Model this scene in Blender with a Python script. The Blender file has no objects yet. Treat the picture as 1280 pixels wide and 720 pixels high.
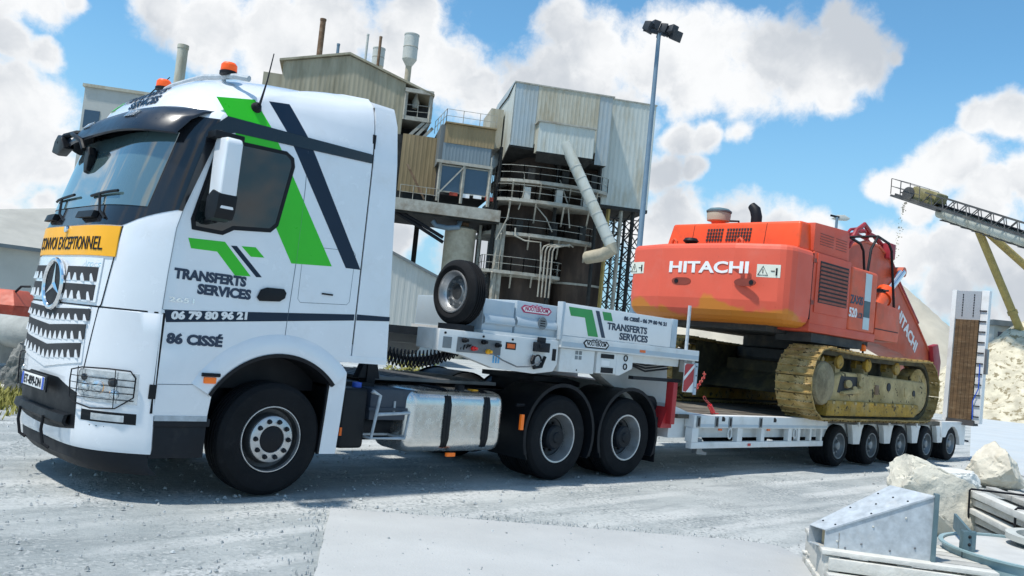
import bpy, bmesh, math, random
from mathutils import Vector as V, Matrix
rnd = random.Random(7)
sc = bpy.context.scene
col = sc.collection
R_ = math.radians
# ---------------------------------------------------------------- camera
# world: x runs along the truck (towards its rear), y away from the camera, z up (metres)
FPX = 1100.0
PITCH, ROLL, PHI = R_(3.5257), R_(5.767), R_(43.978)
CAM = V((-4.1972, -7.2778, 1.6264))
F0 = V((math.sin(PHI), math.cos(PHI), 0)); R0 = V((math.cos(PHI), -math.sin(PHI), 0)); Z = V((0, 0, 1))
CF = F0 * math.cos(PITCH) + Z * math.sin(PITCH)
_u = -F0 * math.sin(PITCH) + Z * math.cos(PITCH)
CR = R0 * math.cos(ROLL) + _u * math.sin(ROLL)
CU = -R0 * math.sin(ROLL) + _u * math.cos(ROLL)
cd = bpy.data.cameras.new('camera'); cam = bpy.data.objects.new('camera', cd); col.objects.link(cam)
cd.sensor_width = 36; cd.lens = FPX / 1280 * 36; cd.clip_start = .05; cd.clip_end = 3000
m = Matrix((CR, CU, -CF)).transposed().to_4x4(); m.translation = CAM
cam.matrix_world = m
sc.camera = cam
def ray(px, py): return CF + CR * ((px - 640) / FPX) + CU * ((360 - py) / FPX)
def AT(px, py, d): return CAM + ray(px, py) * d                    # pixel at a depth in metres
def ONZ(px, py, z): r = ray(px, py); return CAM + r * ((z - CAM.z) / r.z)
def ONX(px, py, x): r = ray(px, py); return CAM + r * ((x - CAM.x) / r.x)
def ONY(px, py, y): r = ray(px, py); return CAM + r * ((y - CAM.y) / r.y)
# ---------------------------------------------------------------- sun, sky, exposure
SUN_EL = R_(66)
_s = V((-1, .16, 0)).normalized()                                   # the sun stands high ahead of the truck, a little beyond it
SUN_DIR = _s * math.cos(SUN_EL) + Z * math.sin(SUN_EL)
sl = bpy.data.lights.new('sun', 'SUN'); so = bpy.data.objects.new('sun', sl); col.objects.link(so)
sl.energy = 3.8; sl.angle = R_(2.2); sl.color = (1, .95, .87)
so.rotation_euler = SUN_DIR.to_track_quat('Z', 'Y').to_euler(); so.location = (0, 0, 40)
SKY_STRENGTH = .105
vs = sc.view_settings
vs.view_transform = 'Standard'; vs.look = 'None'; vs.gamma = 1; vs.use_curve_mapping = False; vs.exposure = .27
w = bpy.data.worlds.new('World'); sc.world = w; w.use_nodes = True
nt = w.node_tree; N = nt.nodes; L = nt.links
for n in list(N): N.remove(n)
def nd(t, **k):
    n = N.new(t)
    for a, b in k.items(): setattr(n, a, b)
    return n
def mth(op, a, b=None, c=None, clamp=False):
    n = nd('ShaderNodeMath', operation=op); n.use_clamp = clamp
    for i, q in enumerate((a, b, c)):
        if q is None: continue
        if isinstance(q, (int, float)): n.inputs[i].default_value = q
        else: L.new(q, n.inputs[i])
    return n.outputs[0]
def vmth(op, a, b=None, out=0):
    n = nd('ShaderNodeVectorMath', operation=op)
    for i, q in enumerate((a, b)):
        if q is None: continue
        if isinstance(q, (tuple, V)): n.inputs[i].default_value = tuple(q)
        else: L.new(q, n.inputs[i])
    return n.outputs[out]
sky = nd('ShaderNodeTexSky', sky_type='NISHITA'); sky.sun_disc = False
sky.sun_elevation = SUN_EL; sky.sun_rotation = math.atan2(SUN_DIR.x, SUN_DIR.y)
sky.altitude = 100; sky.air_density = 1.0; sky.dust_density = .25; sky.ozone_density = 3.0
geo = nd('ShaderNodeNewGeometry')
dirv = vmth('SCALE', geo.outputs['Incoming']); dirv.node.inputs[3].default_value = -1
tc = nd('ShaderNodeTexCoord'); dirv = tc.outputs['Generated']
def noise(vec, scale, detail=8, rough=.55, dist=0):
    n = nd('ShaderNodeTexNoise'); n.inputs['Scale'].default_value = scale; n.inputs['Detail'].default_value = detail
    n.inputs['Roughness'].default_value = rough; n.inputs['Distortion'].default_value = dist
    L.new(vec, n.inputs['Vector']); return n
# cumulus: places of the clouds in the open sky (directions), broken up by noise; elsewhere noise alone
BL = [(15,4,34),(58,4,42),(95,0,20),(12,52,34),(55,62,26),(5,130,60),(40,150,55),(70,180,40),(20,205,70),(75,215,40),(10,265,45),(60,250,30),(130,235,40),
 (205,10,50),(270,30,70),(340,45,80),(420,40,90),(500,60,90),(560,90,70),(600,110,60),(650,110,60),(690,90,60),(700,30,50),(750,60,80),(520,10,50),(730,120,70),
 (820,70,95),(890,70,85),(960,75,80),(1010,85,75),(1060,50,50),(1080,80,48),(1045,20,32),(930,110,65),(860,115,60),(780,140,60),(1040,115,40),(1120,70,16),
 (850,172,32),(885,168,30),(925,163,26),(835,215,35),(870,212,24),(850,265,50),(920,275,52),(970,290,50),(1020,300,45),(810,300,50),
 (1225,145,26),(1255,140,32),(1290,150,30),(1100,235,26),(1130,232,34),(1165,215,42),(1200,205,48),(1240,235,46),(1285,225,40),(1150,262,34),(1220,275,44),
 (1090,315,50),(1140,325,50),(1190,315,42),(1250,325,55),(1100,370,45),(1180,370,50),(1290,380,55),(1215,400,45),(540,250,50),(600,320,60),(500,300,40)]
den = None
warp = noise(dirv, 7.0, 5, .6)
wv = vmth('ADD', dirv, vmth('SCALE', vmth('SUBTRACT', warp.outputs['Color'], (.5, .5, .5))))
wv.node.inputs[1].links[0].from_node.inputs[3].default_value = .055
for bx_, by_, br_ in BL:
    d = ray(bx_, by_).normalized()
    dist = vmth('DISTANCE', wv, d, out=1)
    k = mth('MULTIPLY_ADD', dist, -1.0 / (br_ / FPX * .88), 1.0)
    den = k if den is None else mth('SMOOTH_MAX', den, k, .18)
ns = noise(dirv, 11.0, 10, .58)
fine = noise(wv, 24.0, 10, .68)
# general coverage away from the listed clouds
gen = noise(wv, 2.6, 6, .55)
genm = mth('MULTIPLY_ADD', gen.outputs['Fac'], 5.0, -2.75)
fwd = vmth('DOT_PRODUCT', dirv, tuple(CF), out=1)
offv = mth('SUBTRACT', 1.0, mth('MULTIPLY_ADD', fwd, 12.0, -9.4, clamp=True))      # 0 in the listed part of the sky, 1 elsewhere
genm = mth('SUBTRACT', genm, mth('MULTIPLY', mth('SUBTRACT', 1.0, offv), 3.0))
den = mth('MAXIMUM', den, genm)
dn = mth('ADD', den, mth('MULTIPLY_ADD', ns.outputs['Fac'], 1.3, -.70))
dn = mth('ADD', dn, mth('MULTIPLY_ADD', fine.outputs['Fac'], 1.0, -.52))
ms = nd('ShaderNodeMapRange', interpolation_type='SMOOTHSTEP'); ms.inputs[1].default_value = -.10; ms.inputs[2].default_value = .42
L.new(dn, ms.inputs[0]); mask = ms.outputs[0]
# grey body of the clouds where they are thick, white rims
sh = noise(wv, 6.5, 6, .55)
thick = nd('ShaderNodeMapRange', interpolation_type='SMOOTHSTEP'); thick.inputs[1].default_value = .12; thick.inputs[2].default_value = 1.05
L.new(mth('ADD', mth('MINIMUM', dn, .55), mth('MULTIPLY_ADD', sh.outputs['Fac'], 3.2, -1.6)), thick.inputs[0])
ccol = nd('ShaderNodeMix', data_type='RGBA')
ccol.inputs[6].default_value = (7.7, 7.8, 7.9, 1); ccol.inputs[7].default_value = (4.7, 5.05, 5.5, 1)
L.new(thick.outputs[0], ccol.inputs[0])
skyt = nd('ShaderNodeMix', data_type='RGBA', blend_type='MULTIPLY'); skyt.inputs[0].default_value = 1
skyt.inputs[7].default_value = (.95, 1.42, 1.45, 1); L.new(sky.outputs[0], skyt.inputs[6])
sepz = nd('ShaderNodeSeparateXYZ'); L.new(dirv, sepz.inputs[0])
hz = nd('ShaderNodeMapRange', interpolation_type='SMOOTHSTEP'); hz.inputs[1].default_value = .0; hz.inputs[2].default_value = .34; hz.inputs[3].default_value = .92; hz.inputs[4].default_value = .0
L.new(sepz.outputs[2], hz.inputs[0])
skyh = nd('ShaderNodeMix', data_type='RGBA'); L.new(hz.outputs[0], skyh.inputs[0]); L.new(skyt.outputs[2], skyh.inputs[6]); skyh.inputs[7].default_value = (2.9, 4.9, 6.5, 1)
fin = nd('ShaderNodeMix', data_type='RGBA')
L.new(mask, fin.inputs[0]); L.new(skyh.outputs[2], fin.inputs[6]); L.new(ccol.outputs[2], fin.inputs[7])
bg = nd('ShaderNodeBackground'); bg.inputs[1].default_value = SKY_STRENGTH
L.new(fin.outputs[2], bg.inputs[0]); wo = nd('ShaderNodeOutputWorld'); L.new(bg.outputs[0], wo.inputs[0])

# ---------------------------------------------------------------- materials
M = {}
def lin(r, g, b):
    f = lambda c: (c / 255 / 12.92) if c <= 10 else ((c / 255 + .055) / 1.055) ** 2.4
    return (f(r), f(g), f(b))
def mat(name, c, rough=.5, metal=0, var=.12, vs=3.0, bump=0, bs=60.0, dirt=None, da=.4, ds=2.0, coat=0, spec=.5, detail=6, stretch=None, speck=None):
    """procedural material: base colour broken up by noise, optional dirt layer, specks and relief"""
    mt = bpy.data.materials.new(name); mt.use_nodes = True; t = mt.node_tree; n = t.nodes; l = t.links
    b = n['Principled BSDF']; b.inputs['Roughness'].default_value = rough; b.inputs['Metallic'].default_value = metal
    b.inputs['Coat Weight'].default_value = coat; b.inputs['Specular IOR Level'].default_value = spec
    tc = n.new('ShaderNodeTexCoord'); vec = tc.outputs['Object']
    if stretch:
        mp = n.new('ShaderNodeMapping'); mp.inputs['Scale'].default_value = stretch; l.new(vec, mp.inputs[0]); vec = mp.outputs[0]
    def nz(s, d=detail, r=.6):
        q = n.new('ShaderNodeTexNoise'); q.inputs['Scale'].default_value = s; q.inputs['Detail'].default_value = d; q.inputs['Roughness'].default_value = r
        l.new(vec, q.inputs['Vector']); return q.outputs['Fac']
    def mix(f, a, c2):
        q = n.new('ShaderNodeMix'); q.data_type = 'RGBA'; l.new(f, q.inputs[0])
        for i, x in ((6, a), (7, c2)):
            if isinstance(x, tuple): q.inputs[i].default_value = (*x, 1)
            else: l.new(x, q.inputs[i])
        return q.outputs[2]
    def rng(f, a, c2, o0=0., o1=1.):
        q = n.new('ShaderNodeMapRange'); q.inputs[1].default_value = a; q.inputs[2].default_value = c2; q.inputs[3].default_value = o0; q.inputs[4].default_value = o1
        l.new(f, q.inputs[0]); return q.outputs[0]
    lo = tuple(max(0, x * (1 - var)) for x in c); hi = tuple(min(1, x * (1 + var)) for x in c)
    cc = mix(rng(nz(vs), .3, .7), lo, hi)
    if dirt:
        cc = mix(rng(nz(ds, 9, .68), .62 - .3 * da, .72, 0, min(1, da * 1.6)), cc, dirt)
    if speck:
        cc = mix(rng(nz(speck[1], 3, .7), speck[2], speck[2] + .06, 0, 1), cc, speck[0])
    l.new(cc, b.inputs['Base Color'])
    rr = rng(nz(vs * 2.3), .3, .7, max(0, rough - .08), min(1, rough + .08)); l.new(rr, b.inputs['Roughness'])
    if bump:
        q = n.new('ShaderNodeBump'); q.inputs['Strength'].default_value = bump; q.inputs['Distance'].default_value = .02
        l.new(nz(bs, 5), q.inputs['Height']); l.new(q.outputs[0], b.inputs['Normal'])
    M[name] = mt; return mt
DUST = (.52, .48, .42)
mat('white_paint', (.76, .79, .82), .22, var=.03, coat=.8, dirt=(.62, .61, .58), da=.2, ds=2.2)
mat('white_steel', (.70, .71, .70), .45, var=.06, dirt=(.42, .39, .34), da=.28, ds=2.5)
mat('grey_blue_paint', (.42, .50, .56), .42, var=.06, dirt=(.5, .48, .44), da=.25)
mat('black_plastic', (.008, .010, .013), .5, var=.2, dirt=(.05, .05, .048), da=.08, ds=5, spec=.25)
mat('black_gloss', (.012, .014, .018), .12, var=.1, coat=.3)
mat('chassis', (.009, .012, .017), .55, var=.25, dirt=(.07, .068, .062), da=.13, ds=4, spec=.25)
mat('navy_vinyl', lin(18, 38, 58), .4, var=.05, spec=.3)
mat('green_vinyl', (.03, .52, .012), .35, var=.04)
mat('green_print', (.03, .30, .07), .4, var=.05)
mat('rubber', (.009, .010, .012), .8, var=.25, bump=.25, bs=90, dirt=(.05, .05, .05), da=.12, ds=6, spec=.2)
mat('rim_steel', (.52, .53, .54), .35, .75, var=.12, dirt=(.2, .19, .17), da=.35, ds=7)
mat('rim_dark', (.055, .06, .065), .5, .4, var=.3, dirt=(.2, .19, .17), da=.3, ds=8)
mat('aluminium', (.66, .66, .64), .24, .92, var=.10, vs=6, bump=.03, bs=7)
mat('galvanised', (.42, .46, .49), .6, .1, var=.2, vs=14, bump=.05, bs=30, dirt=(.62, .60, .56), da=.25, ds=5)
mat('chrome', (.85, .86, .87), .12, 1, var=.03)
mat('yellow_board', (.90, .42, .008), .45, var=.05)
mat('plate_white', (.82, .82, .80), .4, var=.02)
mat('blue_print', (.02, .09, .5), .45, var=.05)
mat('ink', (.008, .009, .012), .55, var=.1, spec=.25)
mat('ink_navy', (.018, .035, .07), .45, var=.1)
mat('print_white', (.80, .80, .79), .45, var=.04)
mat('print_red', (.45, .02, .10), .45, var=.05)
mat('orange_paint', (.66, .09, .025), .48, var=.16, vs=1.6, dirt=(.30, .085, .035), da=.4, ds=2.4)
mat('faded_orange', (.62, .082, .036), .55, var=.08, vs=1.2, dirt=(.60, .13, .08), da=.3, ds=1.6, speck=((.32, .06, .02), 22, .70))
mat('ochre_mud_paint', (.48, .17, .020), .6, var=.25, vs=4, dirt=(.35, .2, .05), da=.4)
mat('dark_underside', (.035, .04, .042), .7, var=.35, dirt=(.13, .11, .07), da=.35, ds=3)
mat('track_mud', (.37, .25, .085), .9, var=.45, vs=5, bump=.9, bs=22, dirt=(.50, .41, .27), da=.45, ds=4, speck=((.06, .042, .015), 11, .57))
mat('dry_mud', (.44, .34, .17), .92, var=.35, vs=3, bump=1.0, bs=16, dirt=(.20, .135, .025), da=.5, ds=1.8, speck=((.055, .042, .02), 6, .60))
mat('yellow_mud', (.38, .225, .03), .85, var=.35, vs=4, bump=.8, bs=20, dirt=(.36, .30, .17), da=.45, ds=2.6, speck=((.06, .045, .018), 10, .58))
mat('ramp_wood', (.105, .062, .028), .85, var=.35, vs=3, bump=.5, bs=18, dirt=(.24, .20, .13), da=.3, ds=6, stretch=(1, 1, 5))
mat('deck_wood', (.10, .085, .065), .85, var=.3, vs=3, bump=.4, bs=20, dirt=(.32, .29, .24), da=.4)
mat('red_paint', (.42, .02, .025), .5, var=.15)
mat('red_rust', (.34, .045, .022), .7, var=.25, dirt=(.30, .17, .12), da=.3)
mat('concrete', (.43, .44, .435), .9, var=.08, vs=.9, bump=.3, bs=45, dirt=(.38, .395, .395), da=.42, ds=1.1, speck=((.34, .36, .36), 34, .66))
mat('old_concrete', (.33, .34, .32), .9, var=.2, bump=.4, bs=30, dirt=(.18, .19, .17), da=.35)
mat('limestone', (.60, .57, .48), .9, var=.18, vs=4, bump=1.0, bs=11, dirt=(.50, .43, .30), da=.35, ds=2.2)
mat('limestone_white', (.66, .66, .62), .9, var=.12, vs=3, bump=1.0, bs=10, dirt=(.5, .48, .42), da=.3, ds=3)
mat('heap_gravel', (.54, .49, .37), .95, var=.3, vs=1.6, bump=1.0, bs=4, speck=((.24, .20, .12), 2.6, .54))
mat('heap_pale', (.46, .42, .34), .95, var=.12, vs=.5, bump=.8, bs=4)
mat('clad_light', (.50, .53, .49), .55, var=.08, vs=.4, dirt=(.34, .30, .20), da=.5, ds=.9, stretch=(1, 1, .3))
mat('clad_cream', (.46, .45, .37), .6, var=.12, vs=.4, dirt=(.28, .22, .12), da=.55, ds=.9, stretch=(1, 1, .3))
mat('clad_bluegrey', (.34, .40, .42), .55, var=.08, vs=.4, dirt=(.30, .27, .19), da=.48, ds=.9, stretch=(1, 1, .3))
mat('clad_tan', (.33, .30, .215), .7, var=.16, vs=.8, dirt=(.17, .15, .09), da=.5, ds=.9, stretch=(1.5, 1.5, .25))
mat('clad_rust', (.27, .20, .105), .75, var=.2, vs=.8, dirt=(.17, .13, .06), da=.4, ds=.7, stretch=(1.5, 1.5, .25))
mat('clad_dark', (.14, .16, .165), .6, var=.2, vs=.8, dirt=(.24, .22, .17), da=.3, ds=.5, stretch=(1.5, 1.5, .25))
mat('grey_wall', (.45, .46, .43), .8, var=.08, vs=.5, dirt=(.33, .33, .29), da=.35, ds=.5, stretch=(1, 1, .4))
mat('kiln_steel', (.055, .041, .033), .8, var=.4, vs=.8, dirt=(.13, .09, .065), da=.35, ds=.8, stretch=(1, 1, .3), spec=.2)
mat('plant_steel', (.36, .35, .30), .7, var=.2, dirt=(.17, .12, .07), da=.45, ds=.9)
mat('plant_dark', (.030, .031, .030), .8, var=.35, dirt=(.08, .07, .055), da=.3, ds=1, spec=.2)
mat('plant_yellow', (.36, .27, .085), .7, var=.2, dirt=(.22, .17, .08), da=.45)
mat('rust_pipe', (.17, .10, .055), .8, var=.4, vs=2, dirt=(.3, .26, .2), da=.35)
mat('silo_grey', (.50, .51, .47), .6, var=.1, dirt=(.34, .31, .24), da=.3, ds=.8)
mat('tank_tan', (.40, .36, .27), .75, var=.15, dirt=(.26, .22, .15), da=.4, ds=1)
mat('pole_blue', (.16, .23, .29), .45, .3, var=.12)
mat('lamp_dark', (.02, .024, .03), .5, var=.2)
mat('bleached_wood', (.52, .51, .47), .85, var=.14, vs=5, bump=.35, bs=30, dirt=(.40, .37, .31), da=.35, ds=4)
mat('fresh_wood', (.55, .44, .27), .8, var=.15, vs=5, bump=.3, bs=30)
mat('teal_paint', (.26, .38, .40), .5, var=.12, vs=4, dirt=(.42, .45, .43), da=.35, ds=4, speck=((.05, .055, .055), 18, .68))
mat('lime_dust', (.50, .50, .48), .95, var=.1, bump=.3, bs=30)
mat('foliage', (.075, .11, .022), .7, var=.35, vs=8)
mat('foliage_yellow', (.20, .19, .03), .7, var=.3, vs=8)
mat('bark', (.09, .07, .05), .9, var=.2)
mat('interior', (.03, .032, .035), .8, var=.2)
mat('seat_cloth', (.10, .105, .11), .9, var=.2)
def glass(name, c, rough=.03, trans=.0, alpha=1):
    mt = mat(name, c, rough, var=.05, spec=.8)
    b = mt.node_tree.nodes['Principled BSDF']; b.inputs['Transmission Weight'].default_value = trans; b.inputs['IOR'].default_value = 1.5
    for lk in list(b.inputs['Roughness'].links): mt.node_tree.links.remove(lk)
    b.inputs['Roughness'].default_value = rough
    return mt
glass('side_glass', (.008, .014, .016), .03)
glass('wind_glass', (.55, .68, .70), .0, .93)
glass('lens_clear', (.75, .78, .8), .05, .75)
glass('plant_glass', (.035, .06, .10), .08)
def emis(name, c, s):
    mt = mat(name, c, .35, var=.03); b = mt.node_tree.nodes['Principled BSDF']
    b.inputs['Emission Color'].default_value = (*c, 1); b.inputs['Emission Strength'].default_value = s; return mt
mat('amber_lens', (.75, .13, .01), .25, var=.05)
emis('amber_lit', (.85, .17, .01), .12)
emis('beacon_amber', (.85, .10, .008), .25)
mat('red_lens', (.55, .02, .02), .25, var=.05)
emis('head_lit', (1, .55, .18), 1.5)
# ground: pale quarry dust with darker gravel
def ground_mat():
    mt = bpy.data.materials.new('quarry_ground'); mt.use_nodes = True; t = mt.node_tree; n = t.nodes; l = t.links; b = n['Principled BSDF']
    b.inputs['Roughness'].default_value = .95; b.inputs['Specular IOR Level'].default_value = .2
    tc = n.new('ShaderNodeTexCoord')
    def mp(s, rz=0):
        q = n.new('ShaderNodeMapping'); q.inputs['Scale'].default_value = s; q.inputs['Rotation'].default_value = (0, 0, rz); l.new(tc.outputs['Object'], q.inputs[0]); return q.outputs[0]
    def nz(v, s, d=8, r=.6, dist=0):
        q = n.new('ShaderNodeTexNoise'); q.inputs['Scale'].default_value = s; q.inputs['Detail'].default_value = d; q.inputs['Roughness'].default_value = r; q.inputs['Distortion'].default_value = dist
        l.new(v, q.inputs['Vector']); return q.outputs['Fac']
    def rng(f, a, c, o0=0., o1=1.):
        q = n.new('ShaderNodeMapRange'); q.interpolation_type = 'SMOOTHSTEP'; q.inputs[1].default_value = a; q.inputs[2].default_value = c; q.inputs[3].default_value = o0; q.inputs[4].default_value = o1
        l.new(f, q.inputs[0]); return q.outputs[0]
    def mix(f, a, c):
        q = n.new('ShaderNodeMix'); q.data_type = 'RGBA'; l.new(f, q.inputs[0])
        for i, x in ((6, a), (7, c)):
            if isinstance(x, tuple): q.inputs[i].default_value = (*x, 1)
            else: l.new(x, q.inputs[i])
        return q.outputs[2]
    wv_ = n.new('ShaderNodeTexWave'); wv_.bands_direction = 'Y'; wv_.inputs['Scale'].default_value = .42; wv_.inputs['Distortion'].default_value = 5; wv_.inputs['Detail'].default_value = 5; wv_.inputs['Detail Scale'].default_value = .7; wv_.inputs['Detail Roughness'].default_value = .65
    l.new(mp((.25, 1, 1), R_(-8)), wv_.inputs['Vector'])
    iso = mp((1, 1, 1)); tracks = mp((.16, 1.0, 1), R_(-10))
    base = mix(rng(nz(iso, .55, 8, .65), .32, .68), (.27, .30, .305), (.44, .465, .46))
    base = mix(rng(nz(tracks, 1.15, 7, .62, .5), .47, .66, 0, .8), base, (.55, .57, .56))
    base = mix(rng(nz(tracks, 2.6, 8, .66, .3), .50, .68, 0, .6), base, (.20, .225, .23))
    wm = n.new('ShaderNodeMath'); wm.operation = 'MULTIPLY'; l.new(rng(wv_.outputs['Fac'], .62, .95, 0, .7), wm.inputs[0]); l.new(rng(nz(iso, .35, 3), .42, .6), wm.inputs[1])
    base = mix(wm.outputs[0], base, (.56, .575, .565))
    base = mix(rng(nz(iso, 26, 4, .7), .60, .68, 0, .5), base, (.20, .225, .23))
    base = mix(rng(nz(iso, 60, 3, .7), .62, .70, 0, .6), base, (.58, .59, .58))
    gr_ = n.new('ShaderNodeTexVoronoi'); gr_.inputs['Scale'].default_value = 42; l.new(iso, gr_.inputs['Vector'])
    sx = n.new('ShaderNodeSeparateColor'); l.new(gr_.outputs['Color'], sx.inputs[0])
    pat = rng(nz(iso, .8, 5, .6), .42, .62, .15, .75)
    mu = n.new('ShaderNodeMath'); mu.operation = 'MULTIPLY'; l.new(rng(sx.outputs[0], .55, .95), mu.inputs[0]); l.new(pat, mu.inputs[1])
    base = mix(mu.outputs[0], base, (.17, .195, .20))
    mu2 = n.new('ShaderNodeMath'); mu2.operation = 'MULTIPLY'; l.new(rng(sx.outputs[1], .7, .98), mu2.inputs[0]); l.new(pat, mu2.inputs[1])
    base = mix(mu2.outputs[0], base, (.58, .59, .58))
    l.new(base, b.inputs['Base Color'])
    q = n.new('ShaderNodeBump'); q.inputs['Strength'].default_value = .8; q.inputs['Distance'].default_value = .02
    h = n.new('ShaderNodeMath'); h.operation = 'ADD'; l.new(nz(iso, 45, 8, .75), h.inputs[0]); l.new(nz(iso, 5, 4), h.inputs[1])
    l.new(h.outputs[0], q.inputs['Height']); l.new(q.outputs[0], b.inputs['Normal'])
    M['quarry_ground'] = mt
ground_mat()

# ---------------------------------------------------------------- mesh helpers
class MB:
    """collects shapes; build() links them as ONE mesh object"""
    def __init__(s): s.v = []; s.f = []
    def add(s, vs, fs):
        o = len(s.v); s.v += [V(p) for p in vs]; s.f += [tuple(i + o for i in f) for f in fs]; return s
    def box(s, x0, x1, y0, y1, z0, z1):
        return s.add([(x0,y0,z0),(x1,y0,z0),(x1,y1,z0),(x0,y1,z0),(x0,y0,z1),(x1,y0,z1),(x1,y1,z1),(x0,y1,z1)],
                     [(0,3,2,1),(4,5,6,7),(0,1,5,4),(1,2,6,5),(2,3,7,6),(3,0,4,7)])
    def hexa(s, lo, hi):
        return s.add(list(lo) + list(hi), [(0,3,2,1),(4,5,6,7),(0,1,5,4),(1,2,6,5),(2,3,7,6),(3,0,4,7)])
    def bar(s, p, q, w, h=None, up=Z):
        h = h or w; p = V(p); q = V(q); d = (q - p).normalized()
        if abs(d.dot(up)) > .98: up = V((1, 0, 0))
        a = d.cross(up).normalized() * (w / 2); b = a.cross(d).normalized() * (h / 2)
        return s.hexa([p-a-b, p+a-b, p+a+b, p-a+b], [q-a-b, q+a-b, q+a+b, q-a+b])
    def prism(s, poly, vec):
        poly = [V(p) for p in poly]; vec = V(vec); n = len(poly)
        return s.add(poly + [p + vec for p in poly], [tuple(range(n))[::-1], tuple(range(n, 2*n))] + [(i, (i+1) % n, n + (i+1) % n, n + i) for i in range(n)])
    def tube(s, pts, r, n=8, closed=False):
        pts = [V(p) for p in pts]; rings = []; k = len(pts); pu = None
        for i, p in enumerate(pts):
            a = pts[i-1] if (i or closed) else p; b = pts[(i+1) % k] if (i < k-1 or closed) else p
            d = (b - a).normalized()
            if pu is None: pu = V((0, 0, 1)) if abs(d.z) < .9 else V((1, 0, 0))
            x = d.cross(pu)
            if x.length < 1e-4: x = d.cross(V((0, 1, 0)))
            x.normalize(); y = x.cross(d).normalized(); pu = y
            rr = r[i] if isinstance(r, (list, tuple)) else r
            rings.append([p + (x * math.cos(2*math.pi*j/n) + y * math.sin(2*math.pi*j/n)) * rr for j in range(n)])
        o = [q for g in rings for q in g]; f = []
        for i in range(k if closed else k-1):
            i2 = (i+1) % k
            for j in range(n): f.append((i*n+j, i*n+(j+1) % n, i2*n+(j+1) % n, i2*n+j))
        if not closed: f += [tuple(range(n))[::-1], tuple((k-1)*n + j for j in range(n))]
        return s.add(o, f)
    def lathe(s, prof, org, axis, n=40, cap=False, closed=False):
        """prof: list of (radius, distance along axis)"""
        org = V(org); a = V(axis).normalized(); x = a.orthogonal().normalized(); y = a.cross(x); o = []; f = []; k = len(prof)
        for (r, h) in prof:
            for j in range(n):
                t = 2*math.pi*j/n; o.append(org + a*h + (x*math.cos(t) + y*math.sin(t)) * max(r, 1e-4))
        for i in range(k if closed else k-1):
            i2 = (i+1) % k
            for j in range(n): f.append((i*n+j, i*n+(j+1) % n, i2*n+(j+1) % n, i2*n+j))
        if cap: f += [tuple(range(n))[::-1], tuple((k-1)*n+j for j in range(n))]
        return s.add(o, f)
    def grid(s, rows):
        n = len(rows[0]); o = [p for r in rows for p in r]
        return s.add(o, [(i*n+j, i*n+j+1, (i+1)*n+j+1, (i+1)*n+j) for i in range(len(rows)-1) for j in range(n-1)])
    def slab(s, rows, vec):
        """a bent sheet of points with thickness vec (vector, or function of the point)"""
        n = len(rows[0]); m = len(rows); a = [V(p) for r in rows for p in r]
        fv = vec if callable(vec) else (lambda p: V(vec)); b = [p + fv(p) for p in a]; k = len(a)
        f = []
        for i in range(m-1):
            for j in range(n-1):
                q = (i*n+j, i*n+j+1, (i+1)*n+j+1, (i+1)*n+j); f += [q, tuple(k+t for t in q[::-1])]
        e = [j for j in range(n)] + [i*n+n-1 for i in range(1, m)] + [(m-1)*n+j for j in range(n-2, -1, -1)] + [i*n for i in range(m-2, 0, -1)]
        for i in range(len(e)): p, q = e[i], e[(i+1) % len(e)]; f.append((q, p, k+p, k+q))
        return s.add(a + b, f)
    def build(s, name, mt, parent=None, bevel=0, seg=2, ang=35, kind=None, label=None):
        me = bpy.data.meshes.new(name); bm = bmesh.new()
        off = wloc(parent) if parent else V((0, 0, 0))
        bv = [bm.verts.new(p - off) for p in s.v]
        for f in s.f:
            try: bm.faces.new([bv[i] for i in f])
            except ValueError: pass
        bmesh.ops.recalc_face_normals(bm, faces=bm.faces)
        if bevel:
            es = [e for e in bm.edges if len(e.link_faces) == 2 and e.calc_face_angle(0) > R_(30)]
            bmesh.ops.bevel(bm, geom=es, offset=bevel, segments=seg, profile=.6, affect='EDGES', clamp_overlap=True)
        bm.to_mesh(me); bm.free()
        for p in me.polygons: p.use_smooth = True
        me.set_sharp_from_angle(angle=R_(ang))
        me.materials.append(M[mt]); ob = bpy.data.objects.new(name, me); col.objects.link(ob)
        if parent: ob.parent = parent
        if kind: ob['kind'] = kind
        if label: ob['label'] = label
        return ob
def wloc(o):
    l = V((0, 0, 0))
    while o: l += o.location; o = o.parent
    return l
def thing(name, label, cat, loc=(0, 0, 0), group=None):
    o = bpy.data.objects.new(name, None); col.objects.link(o); o.location = loc; o.empty_display_size = .2
    o['label'] = label; o['category'] = cat
    if group: o['group'] = group
    return o
def tag(o, label, cat, group=None):
    o['label'] = label; o['category'] = cat
    if group: o['group'] = group
    return o
def clone(o, parent, dloc=(0, 0, 0), rot=None):
    """copy of one part and its sub-parts under parent"""
    c = o.copy(); col.objects.link(c); c.parent = parent; c.location = o.location + V(dloc)
    if rot is not None: c.rotation_euler = rot
    for k in list(o.children): clone(k, c)
    return c
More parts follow.
